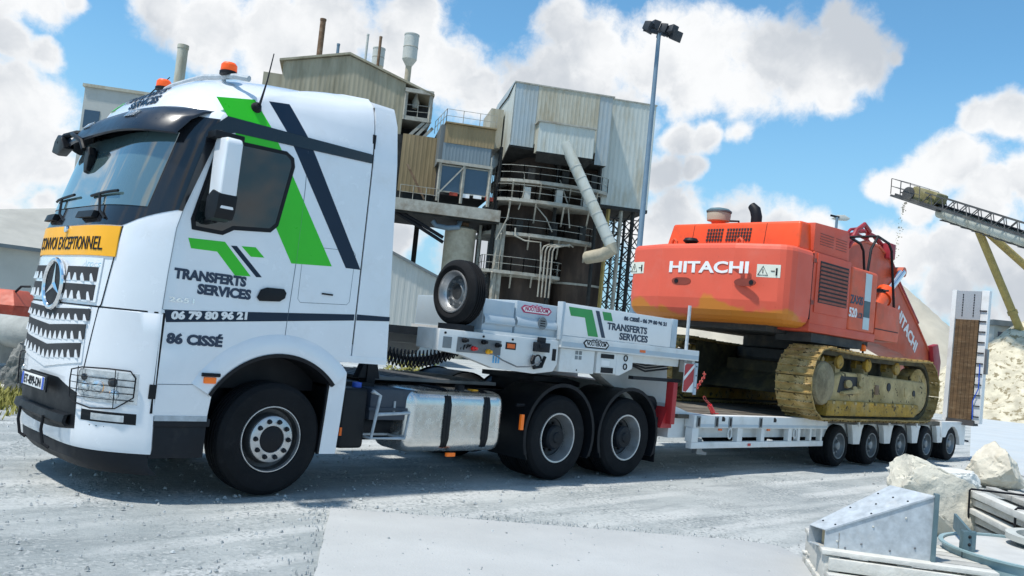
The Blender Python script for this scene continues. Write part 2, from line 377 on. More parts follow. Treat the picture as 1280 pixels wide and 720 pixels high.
def text(body, size, org, ax, ay, mt, parent, name='lettering', bold=0, shear=0, sx=1, align='LEFT', depth=.003, space=1, fit=None):
    """flat lettering: org = lower left, ax = writing direction, ay = up; fit = wanted length"""
    cu = bpy.data.curves.new(name, 'FONT'); cu.body = body; cu.size = size; cu.extrude = depth; cu.offset = bold; cu.shear = shear
    cu.align_x = align; cu.space_character = space; cu.resolution_u = 3
    t = bpy.data.objects.new('tmp', cu); col.objects.link(t); dg = bpy.context.evaluated_depsgraph_get()
    me = bpy.data.meshes.new_from_object(t.evaluated_get(dg)); bpy.data.objects.remove(t); bpy.data.curves.remove(cu)
    me.name = name
    xs = [v.co.x for v in me.vertices]; w_ = max(xs) - min(xs); x0 = min(xs)
    if fit: sx = fit / w_
    ax = V(ax).normalized(); ay = V(ay).normalized(); az = ax.cross(ay); off = wloc(parent) if parent else V((0, 0, 0))
    for v in me.vertices: v.co = V(org) - off + ax * ((v.co.x - (x0 if align == 'LEFT' else 0)) * sx) + ay * v.co.y + az * v.co.z
    me.materials.clear(); me.materials.append(M[mt]); o = bpy.data.objects.new(name, me); col.objects.link(o); o.parent = parent; return o
XA = V((1, 0, 0)); YA = V((0, 1, 0))
def arc(cx, cz, r, a0, a1, n, y): return [V((cx + r*math.cos(R_(a0+(a1-a0)*i/n)), y, cz + r*math.sin(R_(a0+(a1-a0)*i/n)))) for i in range(n+1)]
mat('seam_grey', (.16, .20, .23), .6, var=.05)
mat('visor_tint', (.010, .016, .028), .32, var=.1)
mat('galvanised_dark', (.16, .17, .18), .5, .4, var=.25, dirt=(.3, .29, .27), da=.3, ds=5)
mat('navy_box', (.035, .048, .070), .5, var=.15, dirt=(.14, .14, .13), da=.2)
mat('lamp_chrome', (.62, .66, .68), .12, .6, var=.25, vs=14)
def screen_mat():
    mt = glass('screen_glass', (.07, .12, .13), .012); b = mt.node_tree.nodes['Principled BSDF']; b.inputs['Specular IOR Level'].default_value = 1.0; b.inputs['Coat Weight'].default_value = 1; b.inputs['Coat IOR'].default_value = 1.9
screen_mat()
mat('sticker_blue', (.10, .35, .60), .5, var=.3, vs=30)
mat('neck_grey', (.46, .47, .46), .55, var=.08, dirt=(.32, .31, .28), da=.3)
mat('chain_red', (.35, .03, .03), .5, var=.3, vs=20, dirt=(.3, .22, .12), da=.4, ds=12)
mat('grating', (.40, .43, .45), .5, .3, var=.15, vs=60)
mat('dark_mud_shade', (.06, .055, .035), .85, var=.4, vs=4, dirt=(.20, .16, .05), da=.4, ds=2)  # mud of chain and centre frame, also the tone of the painted undercarriage shadow
mat('hood_orange', (.80, .080, .010), .42, var=.1, vs=1.4, dirt=(.40, .065, .015), da=.4, ds=2.2, speck=((.28, .05, .02), 17, .70))
mat('boom_orange', (.52, .085, .035), .5, var=.15, vs=1.6, dirt=(.30, .10, .05), da=.4, ds=2.5)
mat('pipe_maroon', (.30, .02, .03), .5, var=.2)
mat('slat_rust', (.24, .05, .03), .6, var=.25, vs=9)
mat('slot_dark', (.22, .035, .018), .6, var=.2)
mat('sign_cream', (.72, .73, .62), .5, var=.06)
mat('stripe_pale', (.50, .60, .62), .5, var=.06)
mat('stripe_teal', (.035, .09, .11), .5, var=.1)
def cw_mat():
    """faded orange paint whose lower edge was touched up in ochre"""
    mt = mat('cw_paint', (.72, .105, .055), .55, var=.07, vs=1.2, dirt=(.68, .165, .11), da=.3, ds=1.6, speck=((.36, .06, .025), 20, .70))
    n = mt.node_tree.nodes; l = mt.node_tree.links; b = n['Principled BSDF']; src = b.inputs['Base Color'].links[0].from_socket
    g = n.new('ShaderNodeTexCoord'); s = n.new('ShaderNodeSeparateXYZ'); l.new(g.outputs['Object'], s.inputs[0])
    q = n.new('ShaderNodeTexNoise'); q.inputs['Scale'].default_value = 1.1; q.inputs['Detail'].default_value = 3; l.new(g.outputs['Object'], q.inputs['Vector'])
    a = n.new('ShaderNodeMath'); a.operation = 'MULTIPLY_ADD'; l.new(q.outputs['Fac'], a.inputs[0]); a.inputs[1].default_value = -1.15; l.new(s.outputs[2], a.inputs[2])
    r = n.new('ShaderNodeMapRange'); r.inputs[1].default_value = 1.13; r.inputs[2].default_value = 1.19; r.inputs[3].default_value = 1; r.inputs[4].default_value = 0; l.new(a.outputs[0], r.inputs[0])
    m_ = n.new('ShaderNodeMix'); m_.data_type = 'RGBA'; l.new(r.outputs[0], m_.inputs[0]); l.new(src, m_.inputs[6]); m_.inputs[7].default_value = (.60, .20, .018, 1); l.new(m_.outputs[2], b.inputs['Base Color'])
cw_mat()
def vary(name, amt=.35):
    mt = M[name]; n = mt.node_tree.nodes; l = mt.node_tree.links; b = n['Principled BSDF']; src = b.inputs['Base Color'].links[0].from_socket
    oi = n.new('ShaderNodeObjectInfo'); r = n.new('ShaderNodeMapRange'); r.inputs[3].default_value = 1-amt; r.inputs[4].default_value = 1+amt; l.new(oi.outputs['Random'], r.inputs[0])
    m_ = n.new('ShaderNodeVectorMath'); m_.operation = 'SCALE'; l.new(src, m_.inputs[0]); l.new(r.outputs[0], m_.inputs[3]); l.new(m_.outputs[0], b.inputs['Base Color'])
for nm in ('track_mud', 'bleached_wood', 'ramp_wood', 'deck_wood'): vary(nm, .22)
mat('clad_bluedark', (.17, .215, .24), .5, var=.15, vs=.8, dirt=(.27, .26, .22), da=.25, ds=.5, stretch=(1.5, 1.5, .25))
mat('shed_plinth', (.22, .25, .27), .8, var=.15)
mat('conveyor_dark', (.07, .07, .07), .7, var=.3, dirt=(.25, .23, .18), da=.3, ds=1)
mat('plant_yellow_dark', (.22, .19, .08), .75, var=.3, dirt=(.3, .27, .2), da=.4, ds=1.5)
mat('shed_wall', (.46, .46, .42), .85, var=.08, vs=.5, dirt=(.36, .36, .32), da=.3, ds=.6)
mat('shed_roof', (.36, .355, .32), .9, var=.12, vs=.6, dirt=(.46, .45, .40), da=.4, ds=.5)
mat('hopper_red', (.50, .10, .055), .6, var=.2, dirt=(.4, .2, .14), da=.3)
mat('grey_rock', (.20, .20, .185), .95, var=.3, vs=5, bump=.9, bs=16, dirt=(.36, .35, .32), da=.4, ds=3)
mat('canvas', (.55, .52, .43), .9, var=.15, bump=.4, bs=20)
mat('teal_dark', (.09, .15, .17), .55, var=.2, dirt=(.25, .28, .28), da=.25, ds=6)
mat('hub_mud', (.30, .25, .15), .9, var=.3, vs=3, bump=.9, bs=14, dirt=(.07, .05, .03), da=.55, ds=2.4)
# ================================================================ SETTING
from mathutils import noise as mnoise
def spaced(lo, hi, c, step, grow):
    a = [c]; s = step
    while a[-1] < hi: a.append(a[-1] + s); s *= grow
    b = [c]; s = step
    while b[-1] > lo: b.append(b[-1] - s); s *= grow
    return sorted(set(b[1:] + a))
gx = spaced(-1200, 1500, 1.5, .16, 1.045); gy = spaced(-1200, 1500, -3, .16, 1.045)
rows = []
for y in gy:
    r = []
    for x in gx:
        q = V((x, y, 0)); h = mnoise.fractal(q * .9, 1, 2, 4) * .018 + mnoise.noise(q * .12) * .03
        far = min(1, max(0, (q - V((4, 1, 0))).length / 12 - .2)); near_truck = 1 if (-2.5 < x < 18.5 and -.9 < y < 3.4) else 0
        r.append(V((x, y, (h * (.35 + .65 * far)) - (.012 if near_truck else .0) - (.02 if near_truck else 0) * 0)))
    rows.append(r)
for r in rows:
    for p in r: p.z = min(p.z, .012)
g = MB().grid(rows).build('ground', 'quarry_ground'); g['kind'] = 'structure'
# pale concrete slab let into the yard
sd = V((3.19, -2.48, 0)).normalized(); sn = V((-.57, -.82, 0)).normalized()
s0 = V((.27, -.63, 0))
edge = [s0 + sd * t + sn * (mnoise.noise(V((t * 1.3, 0, 3))) * .008) for t in [i * .25 for i in range(17)]]
right = [V((3.42, -3.22, 0)), V((3.2, -3.6, 0)), V((2.9, -4.3, 0)), V((2.2, -5.6, 0)), V((.5, -8.5, 0))]
left = [V((-3.6, -6.2, 0))] + [V((-.72, -2.03, 0)) + (s0 - V((-.72, -2.03, 0))) * (i / 8) + sd * mnoise.noise(V((i * .7, 5, 1))) * .012 for i in range(-6, 8)]
poly = [p for p in edge if p.x < 3.35] + right + left
MB().prism([(p.x, p.y, -.10) for p in poly], (0, 0, .118)).build('concrete_slab', 'concrete', bevel=.006)['kind'] = 'structure'
mat('yard_stone', (.36, .38, .38), .9, var=.5, vs=9)
# loose stones on the yard
sm = MB()
for i in range(7500):
    d = 2.6 + 20 * rnd.random() ** 1.7; px = rnd.uniform(-60, 1340); h = 428 + .101 * (px - 640)
    p = AT(px, h, d); p.z = 0
    onslab = (p - s0).dot(sn) > 0 and (p - s0).dot(sd) > 0 and (p - s0).dot(sd) < 4.1
    if onslab and rnd.random() < .55: continue
    if d < 3.5 and rnd.random() < .4: continue
    s = rnd.choice((.004, .005, .006, .008, .010, .014)) * (.7 if onslab else 1) * (1 + d * .045) * rnd.uniform(.6, 1.2)
    a = rnd.random() * 6.3; z0 = .017 if onslab else -.004
    c = [p + V((math.cos(a + k * 1.5708 + rnd.uniform(-.4, .4)) * s * rnd.uniform(.7, 1.3), math.sin(a + k * 1.5708) * s * rnd.uniform(.7, 1.3), z0)) for k in range(4)]
    t = [q * .45 + p * .55 + V((0, 0, s * rnd.uniform(.6, 1.1) + z0 * .55)) for q in c]
    for q in t: q.z = z0 + s * rnd.uniform(.6, 1.1)
    sm.hexa(c, t)
for i in range(900):                                  # grit spilling over the slab edge
    t = rnd.random(); e = (s0 + sd*(t*4.0)) if i % 3 else (s0 + (V((-1.8, -3.6, 0))-s0)*t)
    p = e + V((rnd.gauss(0, .12), rnd.gauss(0, .12), 0)); s = rnd.uniform(.003, .009); a = rnd.random()*6.3; z0 = .014
    c = [p + V((math.cos(a+k*1.5708)*s*rnd.uniform(.7, 1.3), math.sin(a+k*1.5708)*s, z0-.012)) for k in range(4)]; q_ = [x*.5+p*.5 for x in c]
    for x in q_: x.z = z0 + s*rnd.uniform(.5, 1)
    sm.hexa(c, q_)
sm.build('loose_gravel', 'yard_stone', ang=20)['kind'] = 'stuff'
# heaps of crushed stone: lumpy cones whose foot is on the ground
def heap(name, cx, cy, rx, ry, h, mt, label, peak=(0, 0), seed=0, nseg=90, nr=34, flat=.0, lump=.5):
    t = MB(); rows = []
    for i in range(nr + 1):
        u = i / nr; r = []
        for j in range(nseg + 1):
            a = 2*math.pi*(j % nseg)/nseg
            q = V((cx + math.cos(a)*rx*u + peak[0]*(1-u), cy + math.sin(a)*ry*u + peak[1]*(1-u), 0))
            z = h * (1 - max(u, flat * .5)) ** 1.0 if u > flat else h * (1 - flat)
            z += (mnoise.fractal(q * .35 + V((seed, 0, 0)), 1, 2, 5) * lump + mnoise.noise(q * 2.2 + V((0, seed, 0))) * .12) * min(1, (1-u) * 6)
            r.append(V((q.x, q.y, z - .15)))
        rows.append(r)
    o = t.grid(rows).build(name, mt, ang=60); tag(o, label, 'gravel heap'); return o
pr = AT(1285, 407, 56); heap('gravel_heap', pr.x, pr.y, 8.4, 8.4, pr.z + .6, 'heap_gravel', 'coarse beige heap of crushed stone beyond the ramps, beside the road', seed=3, lump=.7)
pl = AT(1108, 345, 90); heap('gravel_heap', pl.x, pl.y, 15.0, 14, pl.z + .8, 'heap_pale', 'tall pale stone heap rising behind the excavator boom', seed=9, lump=.4)
pk = AT(930, 450, 120); heap('gravel_heap', pk.x, pk.y, 34, 14, 9.5, 'heap_pale', 'long low white spoil bank seen under the excavator counterweight', seed=14, lump=.5)
mat('road_dust', (.46, .50, .52), .9, var=.08, vs=.6, bump=.2, bs=30, dirt=(.52, .52, .5), da=.4, ds=.8)
# road leaving past the heap, with a pale kerb
rd = []
for (px, py) in ((1212, 575), (1600, 690), (2400, 760), (2400, 640), (1500, 522), (1215, 503)):
    p = ONZ(px, py, .016); rd.append((p.x, p.y, .016))
MB().prism([(p[0], p[1], -.05) for p in rd], (0, 0, .07)).build('road', 'road_dust')['kind'] = 'structure'
k0 = ONZ(1150, 500, 0); k1 = ONZ(1420, 524, 0)
kb = MB(); kb.bar(k0 + Z*.1, k1 + Z*.1, .6, .26); kb.build('kerb', 'limestone_white', bevel=.04)['kind'] = 'structure'
# ================================================================ TRACTOR UNIT
truck = thing('semi_truck', 'white three axle tractor unit with green and navy stripes on its cab', 'truck', (0, 1.25, 0))
ZT = [(.30,-1.60,-1.12,.02),(1.0,-1.635,-1.16,.02),(1.6,-1.635,-1.17,.02),(2.25,-1.60,-1.14,.02),(2.45,-1.53,-1.10,.02),(3.15,-1.33,-.94,.02),(3.35,-1.25,-.84,.03),
      (3.50,-1.18,-.66,.08),(3.62,-1.07,-.48,.12),(3.74,-.88,-.24,.20),(3.83,-.60,.02,.31),(3.89,-.2,.25,.44),(3.93,.3,.5,.62)]
def sec(z):
    if z <= ZT[0][0]: return ZT[0][1:]
    for a, b in zip(ZT, ZT[1:]):
        if z <= b[0]:
            t = (z-a[0])/(b[0]-a[0]); return tuple(a[i]+(b[i]-a[i])*t for i in (1, 2, 3))
    return ZT[-1][1:]
def yside(x, z):                                    # near side surface; boxier towards the rear
    ys = sec(z)[2]; k = 1 - .72*min(1, max(0, (x+.2)/1.0)); return .02 + (ys-.02)*k
def xfront(y, z):
    f, s, ys = sec(z); t = min(1, abs(y-1.25)/(1.25-ys)); return f + (s-f)*t**5
def outline(z, xr, full=True):
    f, s, ys = sec(z); pts = []
    for i in range(13):
        x = xr + (s-xr)*i/12; pts.append(V((x, yside(x, z), z)))
    ts = [math.sin(math.pi/2*(-1 + 2*i/44)) for i in range(45)]
    for t in ts[1:-1]:
        y = 1.25 + t*(1.25-ys); pts.append(V((xfront(y, z), y, z)))
    for i in range(12, -1, -1):
        x = xr + (s-xr)*i/12; pts.append(V((x, 2.5-yside(x, z), z)))
    return pts
zs = [1.335, 1.45, 1.6, 1.8, 2.0, 2.25, 2.35, 2.45, 2.65, 2.9, 3.15, 3.25, 3.35, 3.42, 3.5, 3.56, 3.62, 3.68, 3.74, 3.79, 3.84, 3.87, 3.90, 3.92, 3.935]
XR = lambda z: .745
sh = MB(); rows = [outline(z, XR(z)) for z in zs]; n = len(rows[0])
for r in rows: r.append(r[0].copy())
sh.grid(rows)
k = len(sh.v); sh.add(rows[-1][:-1], [tuple(range(n))]); sh.add(rows[0][:-1], [tuple(range(n))[::-1]])
cab = sh.build('cab_body', 'white_paint', truck, ang=40)
# rear air deflectors + roof tail: boxy shell behind the cab seam
df = MB(); prof = [(1.27, 1.19), (1.6, 1.17), (2.6, 1.10), (3.3, 1.055), (3.70, 1.035), (3.84, 1.02)]
for side in (0, 1):
    rows = []
    for z, xr in prof:
        y0 = yside(.8, z) + .002; y1 = y0 + .03
        yy = (y0, y1) if not side else (2.5-y0, 2.5-y1)
        rows.append([V((.765, yy[0], z)), V((xr, yy[0]+(.03 if not side else -.03)*0, z)), V((xr, yy[1], z)), V((.765, yy[1], z)), V((.765, yy[0], z))])
    MB().grid(rows).build('side_deflector', 'white_paint', truck, ang=30)
rf = MB(); rows = []
for x in (.765, 1.02):
    rows.append([V((x, yside(.8, 3.84), 3.835)), V((x, yside(.8, 3.84)+.03, 3.89)), V((x, .28, 3.935)), V((x, .8, 3.95)), V((x, 1.7, 3.95)), V((x, 2.22, 3.935)), V((x, 2.47-yside(.8, 3.84), 3.89)), V((x, 2.5-yside(.8, 3.84), 3.835))])
rf.slab(rows, (0, 0, -.05)); rf.build('roof_deflector', 'white_paint', truck, ang=40)
MB().box(.735, .772, .035, 2.465, 1.45, 3.55).build('cab_seam', 'ink', truck)
# lower flanks in front of and behind the wheel arch, both sides
def flank(y0, dy):
    a = arc(0, .52, .80, 128, 181, 10, y0)
    q = [V((-1.13, y0, .74)), V((-1.15, y0, 1.34))] + [V((-.6, y0, 1.34))] + [p for p in a if p.z < 1.34][0:]
    q = [p for p in q if True]
    poly = [V((-1.138, y0, .72)), V((-1.142, y0, 1.338)), V((-.02, y0, 1.338))] + arc(0, .52, .80, 91, 142, 10, y0) + [V((-.66, y0, .70))]
    MB().prism(poly, (0, dy, 0)).build('cab_flank', 'white_paint', truck, bevel=.006)
    poly = arc(0, .52, .80, 89, 43, 10, y0) + [V((.60, y0, 1.265)), V((1.185, y0, 1.30)), V((1.18, y0, 1.338)), V((.02, y0, 1.338))]
    MB().prism(poly, (0, dy, 0)).build('cab_flank', 'white_paint', truck, bevel=.004)
    # flared wheel-arch lip
    s = 1 if dy > 0 else -1
    rr = []
    for i in range(25):
        a_ = R_(150 - (150-42)*i/24); c, d = math.cos(a_), math.sin(a_)
        rr.append([V((c*r, y0 - s*o, .52 + d*r)) for r, o in ((.975, -.004), (.95, .008), (.88, .020), (.815, .024), (.785, .016), (.785, -.09))])
    MB().grid(rr).build('wheel_arch', 'white_paint', truck, ang=50)
    MB().grid([[V((math.cos(R_(150-108*i/24))*r, y0 - s*o, .52+math.sin(R_(150-108*i/24))*r)) for r, o in ((.790, .026), (.755, .020), (.755, -.55))] for i in range(25)]).build('arch_trim', 'ink', truck)  # black trim carried deep inwards to darken the arch
flank(.02, .05); flank(2.48, -.05)
MB().box(-.78, .62, .33, 2.17, .95, 1.33).build('arch_dark_box', 'ink', truck)  # black box put in for the darkness inside the wheel arch
# bumper / lower front: same plan curve, wraps round the corners
bz = [.40, .44, .55, .8, 1.0, 1.2, 1.4, 1.565, 1.575]
rows = []
for z in bz:
    f, s, ys = sec(z); o = []
    o.append(V((s+.015, .016+(.012 if z < .43 else 0), z)))
    for i in range(1, 40):
        t = math.sin(math.pi/2*(-1+2*i/40)); y = 1.25 + t*(1.25-ys); o.append(V((xfront(y, z) - .004 + (.015 if z < .43 or z > 1.57 else 0), y, z)))
    o.append(V((s+.015, 2.484-(.012 if z < .43 else 0), z)))
    rows.append(o)
bm_ = MB().slab(rows, lambda p: V((.03, .05*(1 if p.y < .1 else (-1 if p.y > 2.4 else 0)), 0))); 
bump = bm_.build('bumper', 'white_paint', truck, ang=40)
# black lip under the bumper
rows = []
for z, o_ in ((.22, .10), (.30, .02), (.395, .004)):
    rows.append([V((xfront(y, .4)+o_+.02*abs(y-1.25), y, z)) for y in [.06+2.38*i/30 for i in range(31)]])
MB().slab(rows, (.05, 0, 0)).build('bumper_lip', 'chassis', truck)
def fpatch(y0, y1, zlo, zhi, off, name, mt, parent=None, ny=24, nz=8, th=.02, yr=None, **kw):
    """sheet that follows the cab front; zlo/zhi numbers or functions of y; yr(z) gives the y limits per height"""
    rows = []
    for i in range(nz+1):
        r = []
        for j in range(ny+1):
            u = j/ny
            if yr:
                zz = zlo + (zhi-zlo)*i/nz; a, b = yr(zz); y = a + (b-a)*u
            else:
                y = y0 + (y1-y0)*u; a = zlo(y) if callable(zlo) else zlo; b = zhi(y) if callable(zhi) else zhi; zz = a + (b-a)*i/nz
            r.append(V((xfront(y, zz) - (off(y, zz) if callable(off) else off), y, zz)))
        rows.append(r)
    return MB().slab(rows, (th, 0, 0)).build(name, mt, parent or truck, ang=40, **kw)
# windscreen: black surround, clear glass, dark cabin with seats and wheel behind
def blo(y): t = abs(y-1.25)/1.23; return 2.275 + (.19*max(0, (t-.78)/.22)**.8 if t > .78 else 0)
fpatch(.024, 2.476, blo, 3.30, .006, 'windscreen_surround', 'black_gloss', ny=60, nz=10, th=.012)
ws = fpatch(0, 0, 2.455, 3.13, .016, 'windscreen', 'screen_glass', ny=40, nz=10, th=.006, yr=lambda z: (.17+.02*(3.13-z), 2.33-.02*(3.13-z)))
for (yc, yl) in ((.62, .50), (1.62, .62)):
    p0 = V((xfront(yc, 2.40)-.03, yc, 2.40)); pv = p0
    q1 = V((xfront(yc+.10, 2.55)-.045, yc+.10, 2.545))
    wp = MB(); wp.tube([pv + V((.01, -.12, -.07)), pv, q1], .012, 6)
    wp.tube([V((xfront(yc+.10+yl*(u-.55), 2.55+.02*u)-.04, yc+.10+yl*(u-.55), 2.545+.03*(1-u))) for u in [i/8 for i in range(9)]], .013, 6)
    wp.build('wiper', 'black_plastic', truck)
    MB().slab([[V((xfront(y, z)-.012, y, z)) for y in [yc+.02+.36*i/6 for i in range(7)]] for z in (2.335, 2.36, 2.395)], (-.05, 0, 0)).build('wiper_cover', 'black_plastic', truck)
# sun visor
rows = []
for i, (z, o) in enumerate(((3.405, .0), (3.37, .07), (3.29, .13), (3.16, .165), (3.135, .16))):
    rows.append([V((xfront(1.25+(y-1.25)*.985, z) - o, y, z - .02*abs(y-1.25)**2)) for y in [.085+2.33*j/36 for j in range(37)]])
vis = MB().slab(rows, (.02, 0, -.012)).build('sun_visor', 'visor_tint', truck, ang=50)
for y in (.55, 1.60): MB().slab([[V((xfront(yy, z)-o-.004, yy, z-.01)) for yy in (y, y+.06, y+.13, y+.19)] for z, o in ((3.335, .105), (3.275, .130))], (-.02, 0, 0)).build('marker_lamp', 'lens_clear', vis, bevel=.006)
# yellow convoy board and its words
fpatch(.30, 2.14, 2.005, 2.265, .014, 'convoy_board', 'yellow_board', ny=24, nz=3, th=.01)
def ftext(body, size, y, z, fit, mt, name='lettering', off=.019, bold=.004, shear=0, parent=None):
    """writing bent round the cab front"""
    o = text(body, size, (0, 0, 0), XA, YA, mt, None, name, bold=bold, shear=shear, fit=fit, depth=.001)
    for v in o.data.vertices:
        yy = y - v.co.x; zz = z + v.co.y; v.co = V((xfront(yy, zz) - off - v.co.z*2, yy, zz)) - truck.location
    o.parent = parent or truck; return o
ftext('CONVOI EXCEPTIONNEL', .165, 1.93, 2.055, 1.50, 'ink', off=.017, bold=.0005)
ftext('Arocs', .085, .68, 1.905, .27, 'chrome', name='model_badge', off=.01, bold=.001, shear=.3)
MB().lathe([(.001, -.02), (.028, -.018), (.034, 0), (.03, .03)], (xfront(1.2, 2.235)-.02, 1.2, 2.235), (1, 0, 0), 16).build('badge', 'chrome', truck)
# grille: white bars with a saw-tooth edge over dark slots
gr = fpatch(.40, 2.10, 1.61, 1.985, .012, 'upper_grille', 'white_paint', ny=30, nz=4, th=.01)
tooth_me = None
def slot_row(yA, yB, ztop, zbot, par, vee=0, nt=None):
    """dark slot between yA and yB with white teeth rising from its lower edge"""
    f = lambda y, base: base - vee*(1-abs(y-1.25)/.85)
    fpatch(yA, yB, lambda y: f(y, zbot), lambda y: f(y, ztop), .016, 'grille_slot', 'interior', par, ny=16, nz=1, th=.006)
    w_ = .125; cnt = max(1, int((yB-yA)/w_)); st = (yB-yA)/cnt; h = ztop-zbot
    for i in range(cnt):
        y = yA + st*(i+.5); zb = f(y, zbot) - .004; x = xfront(y, zb) - .017
        t = MB().hexa([(x, y-st*.40, zb), (x, y+st*.40, zb), (x+.01, y+st*.40, zb), (x+.01, y-st*.40, zb)],
                      [(x-.001, y-st*.06, zb+h*.56), (x-.001, y+st*.06, zb+h*.56), (x+.004, y+st*.06, zb+h*.56), (x+.004, y-st*.06, zb+h*.56)])
        t.build('grille_tooth', 'white_paint', par)
for (a, b) in ((.43, 1.00), (1.50, 2.07)):
    slot_row(a, b, 1.905, 1.785, gr); slot_row(a, b, 1.755, 1.625, gr)
fpatch(.47, 2.03, lambda y: 1.10-.10*(1-abs(y-1.25)/.78), 1.558, .012, 'lower_grille', 'white_paint', ny=30, nz=4, th=.01)
lg = bpy.data.objects[-1] if False else [o for o in truck.children if o.name.startswith('lower_grille')][-1]
slot_row(.44, 2.06, 1.553, 1.455, lg, .03); slot_row(.47, 2.03, 1.425, 1.30, lg, .05); slot_row(.50, 2.0, 1.270, 1.15, lg, .07)
MB().tube([V((xfront(1.25, 1.74)-.034, y, z)) for y, z in [(1.25+math.cos(a)*.245, 1.74+math.sin(a)*.215) for a in [2*math.pi*i/40 for i in range(40)]]], .022, 8, True).build('star_ring', 'chrome', truck)
dk = MB(); cpt = [V((xfront(1.25, 1.74)-.030, 1.25+math.cos(a)*.235, 1.74+math.sin(a)*.205)) for a in [2*math.pi*i/40 for i in range(40)]]
dk.prism(cpt, (.024, 0, 0)); dk.build('star_disc', 'ink', truck)
st = MB(); c0 = V((xfront(1.25, 1.74)-.046, 1.25, 1.74))
for i in range(3):
    a = R_(90 + 120*i); tip = c0 + V((.012, math.cos(a)*.225, math.sin(a)*.197))
    b0 = c0 + V((.012, math.cos(a+1.047)*.036, math.sin(a+1.047)*.034)); b1 = c0 + V((.012, math.cos(a-1.047)*.036, math.sin(a-1.047)*.034))
    st.add([c0, b0, tip, b1], [(0, 1, 2), (0, 2, 3)])
st.build('star_emblem', 'chrome', truck, ang=5)
# seams beside the bonnet flap and the corner panel
for s in (1, -1):
    MB().tube([V((xfront(1.25-s*yy, z)-.004, 1.25-s*yy, z)) for yy, z in ((.80, 1.00), (.84, 1.3), (.88, 1.57), (.90, 1.6), (.935, 2.0), (.955, 2.27))], .005, 4).build('flap_seam', 'ink', truck)
rows = [[V((xfront(y, 1.578)-.002, y, z)) for y in [.03+2.44*i/40 for i in range(41)]] for z in (1.571, 1.584)]
MB().slab(rows, (.02, 0, 0)).build('bumper_seam', 'ink', truck)
# radiator recess of the bumper, step bar, number plate
rz = lambda y: .94 - .10*max(0, (abs(y-1.25)-.38)/.4)
rc = fpatch(.50, 2.0, lambda y: .50+.05*(abs(y-1.25)/.75)**2, rz, .006, 'bumper_recess', 'black_plastic', ny=24, nz=5, th=.01)
rows = [[V((xfront(y, z)-o, y, z)) for y in [.56+1.38*i/16 for i in range(17)]] for z, o in ((.66, .01), (.65, .06), (.59, .075), (.56, .05))]
MB().slab(rows, (.03, 0, 0)).build('bumper_step', 'black_plastic', truck)
for y in (.95, 1.62):
    MB().tube([V((xfront(y, .6)-.075, y, .60)), V((xfront(y, .5)-.085, y, .48)), V((xfront(y, .4)-.07, y-.02, .36)), V((xfront(y, .4)-.03, y-.06, .33))], .014, 8).build('tow_hook', 'ink', truck)
MB().box(-1.715, -1.700, .90, 1.60, .80, .94).build('plate_holder', 'black_plastic', truck)
MB().box(-1.66, -1.700, 1.1, 1.4, .82, .90).build('plate_bracket', 'black_plastic', truck)
npl = MB().box(-1.724, -1.716, .94, 1.56, .815, .925).build('number_plate', 'plate_white', truck, bevel=.003)
MB().box(-1.7265, -1.724, 1.515, 1.56, .816, .924).build('country_band', 'blue_print', npl)
MB().box(-1.7265, -1.724, .94, .985, .816, .924).build('region_band', 'blue_print', npl)
text('ET-899-DN', .105, (-1.7265, 1.495, .834), (0, -1, 0), Z, 'ink', npl, 'plate_lettering', bold=.003, fit=.48, depth=.001)
# head lamps with wire guards, fog lamps
for s in (1, -1):
    Y = lambda y: 1.25 + s*(y-1.25)
    rows = [[V((xfront(Y(y), z)-.008, Y(y), z)) for y in [.075+(yl-.075)*i/12 for i in range(13)]] for z, yl in ((.80, .40), (.86, .48), (.95, .50), (1.03, .49), (1.055, .47))]
    hl = MB().slab(rows, (.004, 0, 0)).build('headlight', 'lamp_chrome', truck)
    for y, z, r, mt in ((.29, .905, .026, 'head_lit'), (.30, .92, .062, 'lamp_chrome'), (.41, .91, .05, 'lamp_chrome'), (.20, .97, .04, 'rim_dark'), (.19, .87, .045, 'lamp_chrome'), (.42, .99, .03, 'rim_dark')):
        c = V((xfront(Y(y), z)-.006, Y(y), z)); nrm = V((-1, -s*max(0, (1.25-y-.6))*1.2, 0)).normalized()
        MB().lathe([(r, -.004), (r*.92, .012), (r*.5, .022), (.001, .026)], c, nrm, 18).build('lamp_bowl', mt, hl)
    gd = MB()
    P_ = lambda y, z, o=.05: V((xfront(Y(y), z)-o, Y(y), z))
    frame = [P_(y, z) for y, z in ((.07, .86), (.066, 1.02), (.09, 1.075), (.2, 1.08), (.4, 1.07), (.52, 1.04), (.53, .95), (.52, .82), (.46, .775), (.3, .745), (.15, .76))]
    gd.tube(frame, .0065, 6, True)
    for z in (.83, .885, .94, .995): gd.tube([P_(.068+.46*i/8, z) for i in range(9)], .0035, 5)
    for y in (.16, .44): gd.tube([P_(y, .76), P_(y, 1.075)], .004, 5)
    gd.build('lamp_guard', 'ink', truck)
    fg = fpatch(Y(.075) if s > 0 else Y(.43), Y(.43) if s > 0 else Y(.075), .635, .725, .006, 'fog_lamp_bay', 'black_plastic', ny=10, nz=2, th=.01)
    fpatch(Y(.13) if s > 0 else Y(.33), Y(.33) if s > 0 else Y(.13), .65, .705, .012, 'fog_lamp', 'lamp_chrome', fg, ny=8, nz=2, th=.008)
    rows = [[V((xfront(y, z)-.003, y, z)) for y in [(Y(.03)+(Y(.55)-Y(.03))*i/10) for i in range(11)]] for z in (.598, .606)]
    MB().slab(rows, (.01, 0, 0)).build('bumper_groove', 'ink', truck)
    MB().box(-1.19, -1.13, *sorted((Y(.012), Y(.03))), .86, .98).build('side_reflector', 'black_plastic', truck, bevel=.005)
    # gap between bumper corner and flank
    MB().box(-1.16, -1.132, *sorted((Y(.0185), Y(.06))), .74, 1.58).build('corner_gap', 'ink', truck)
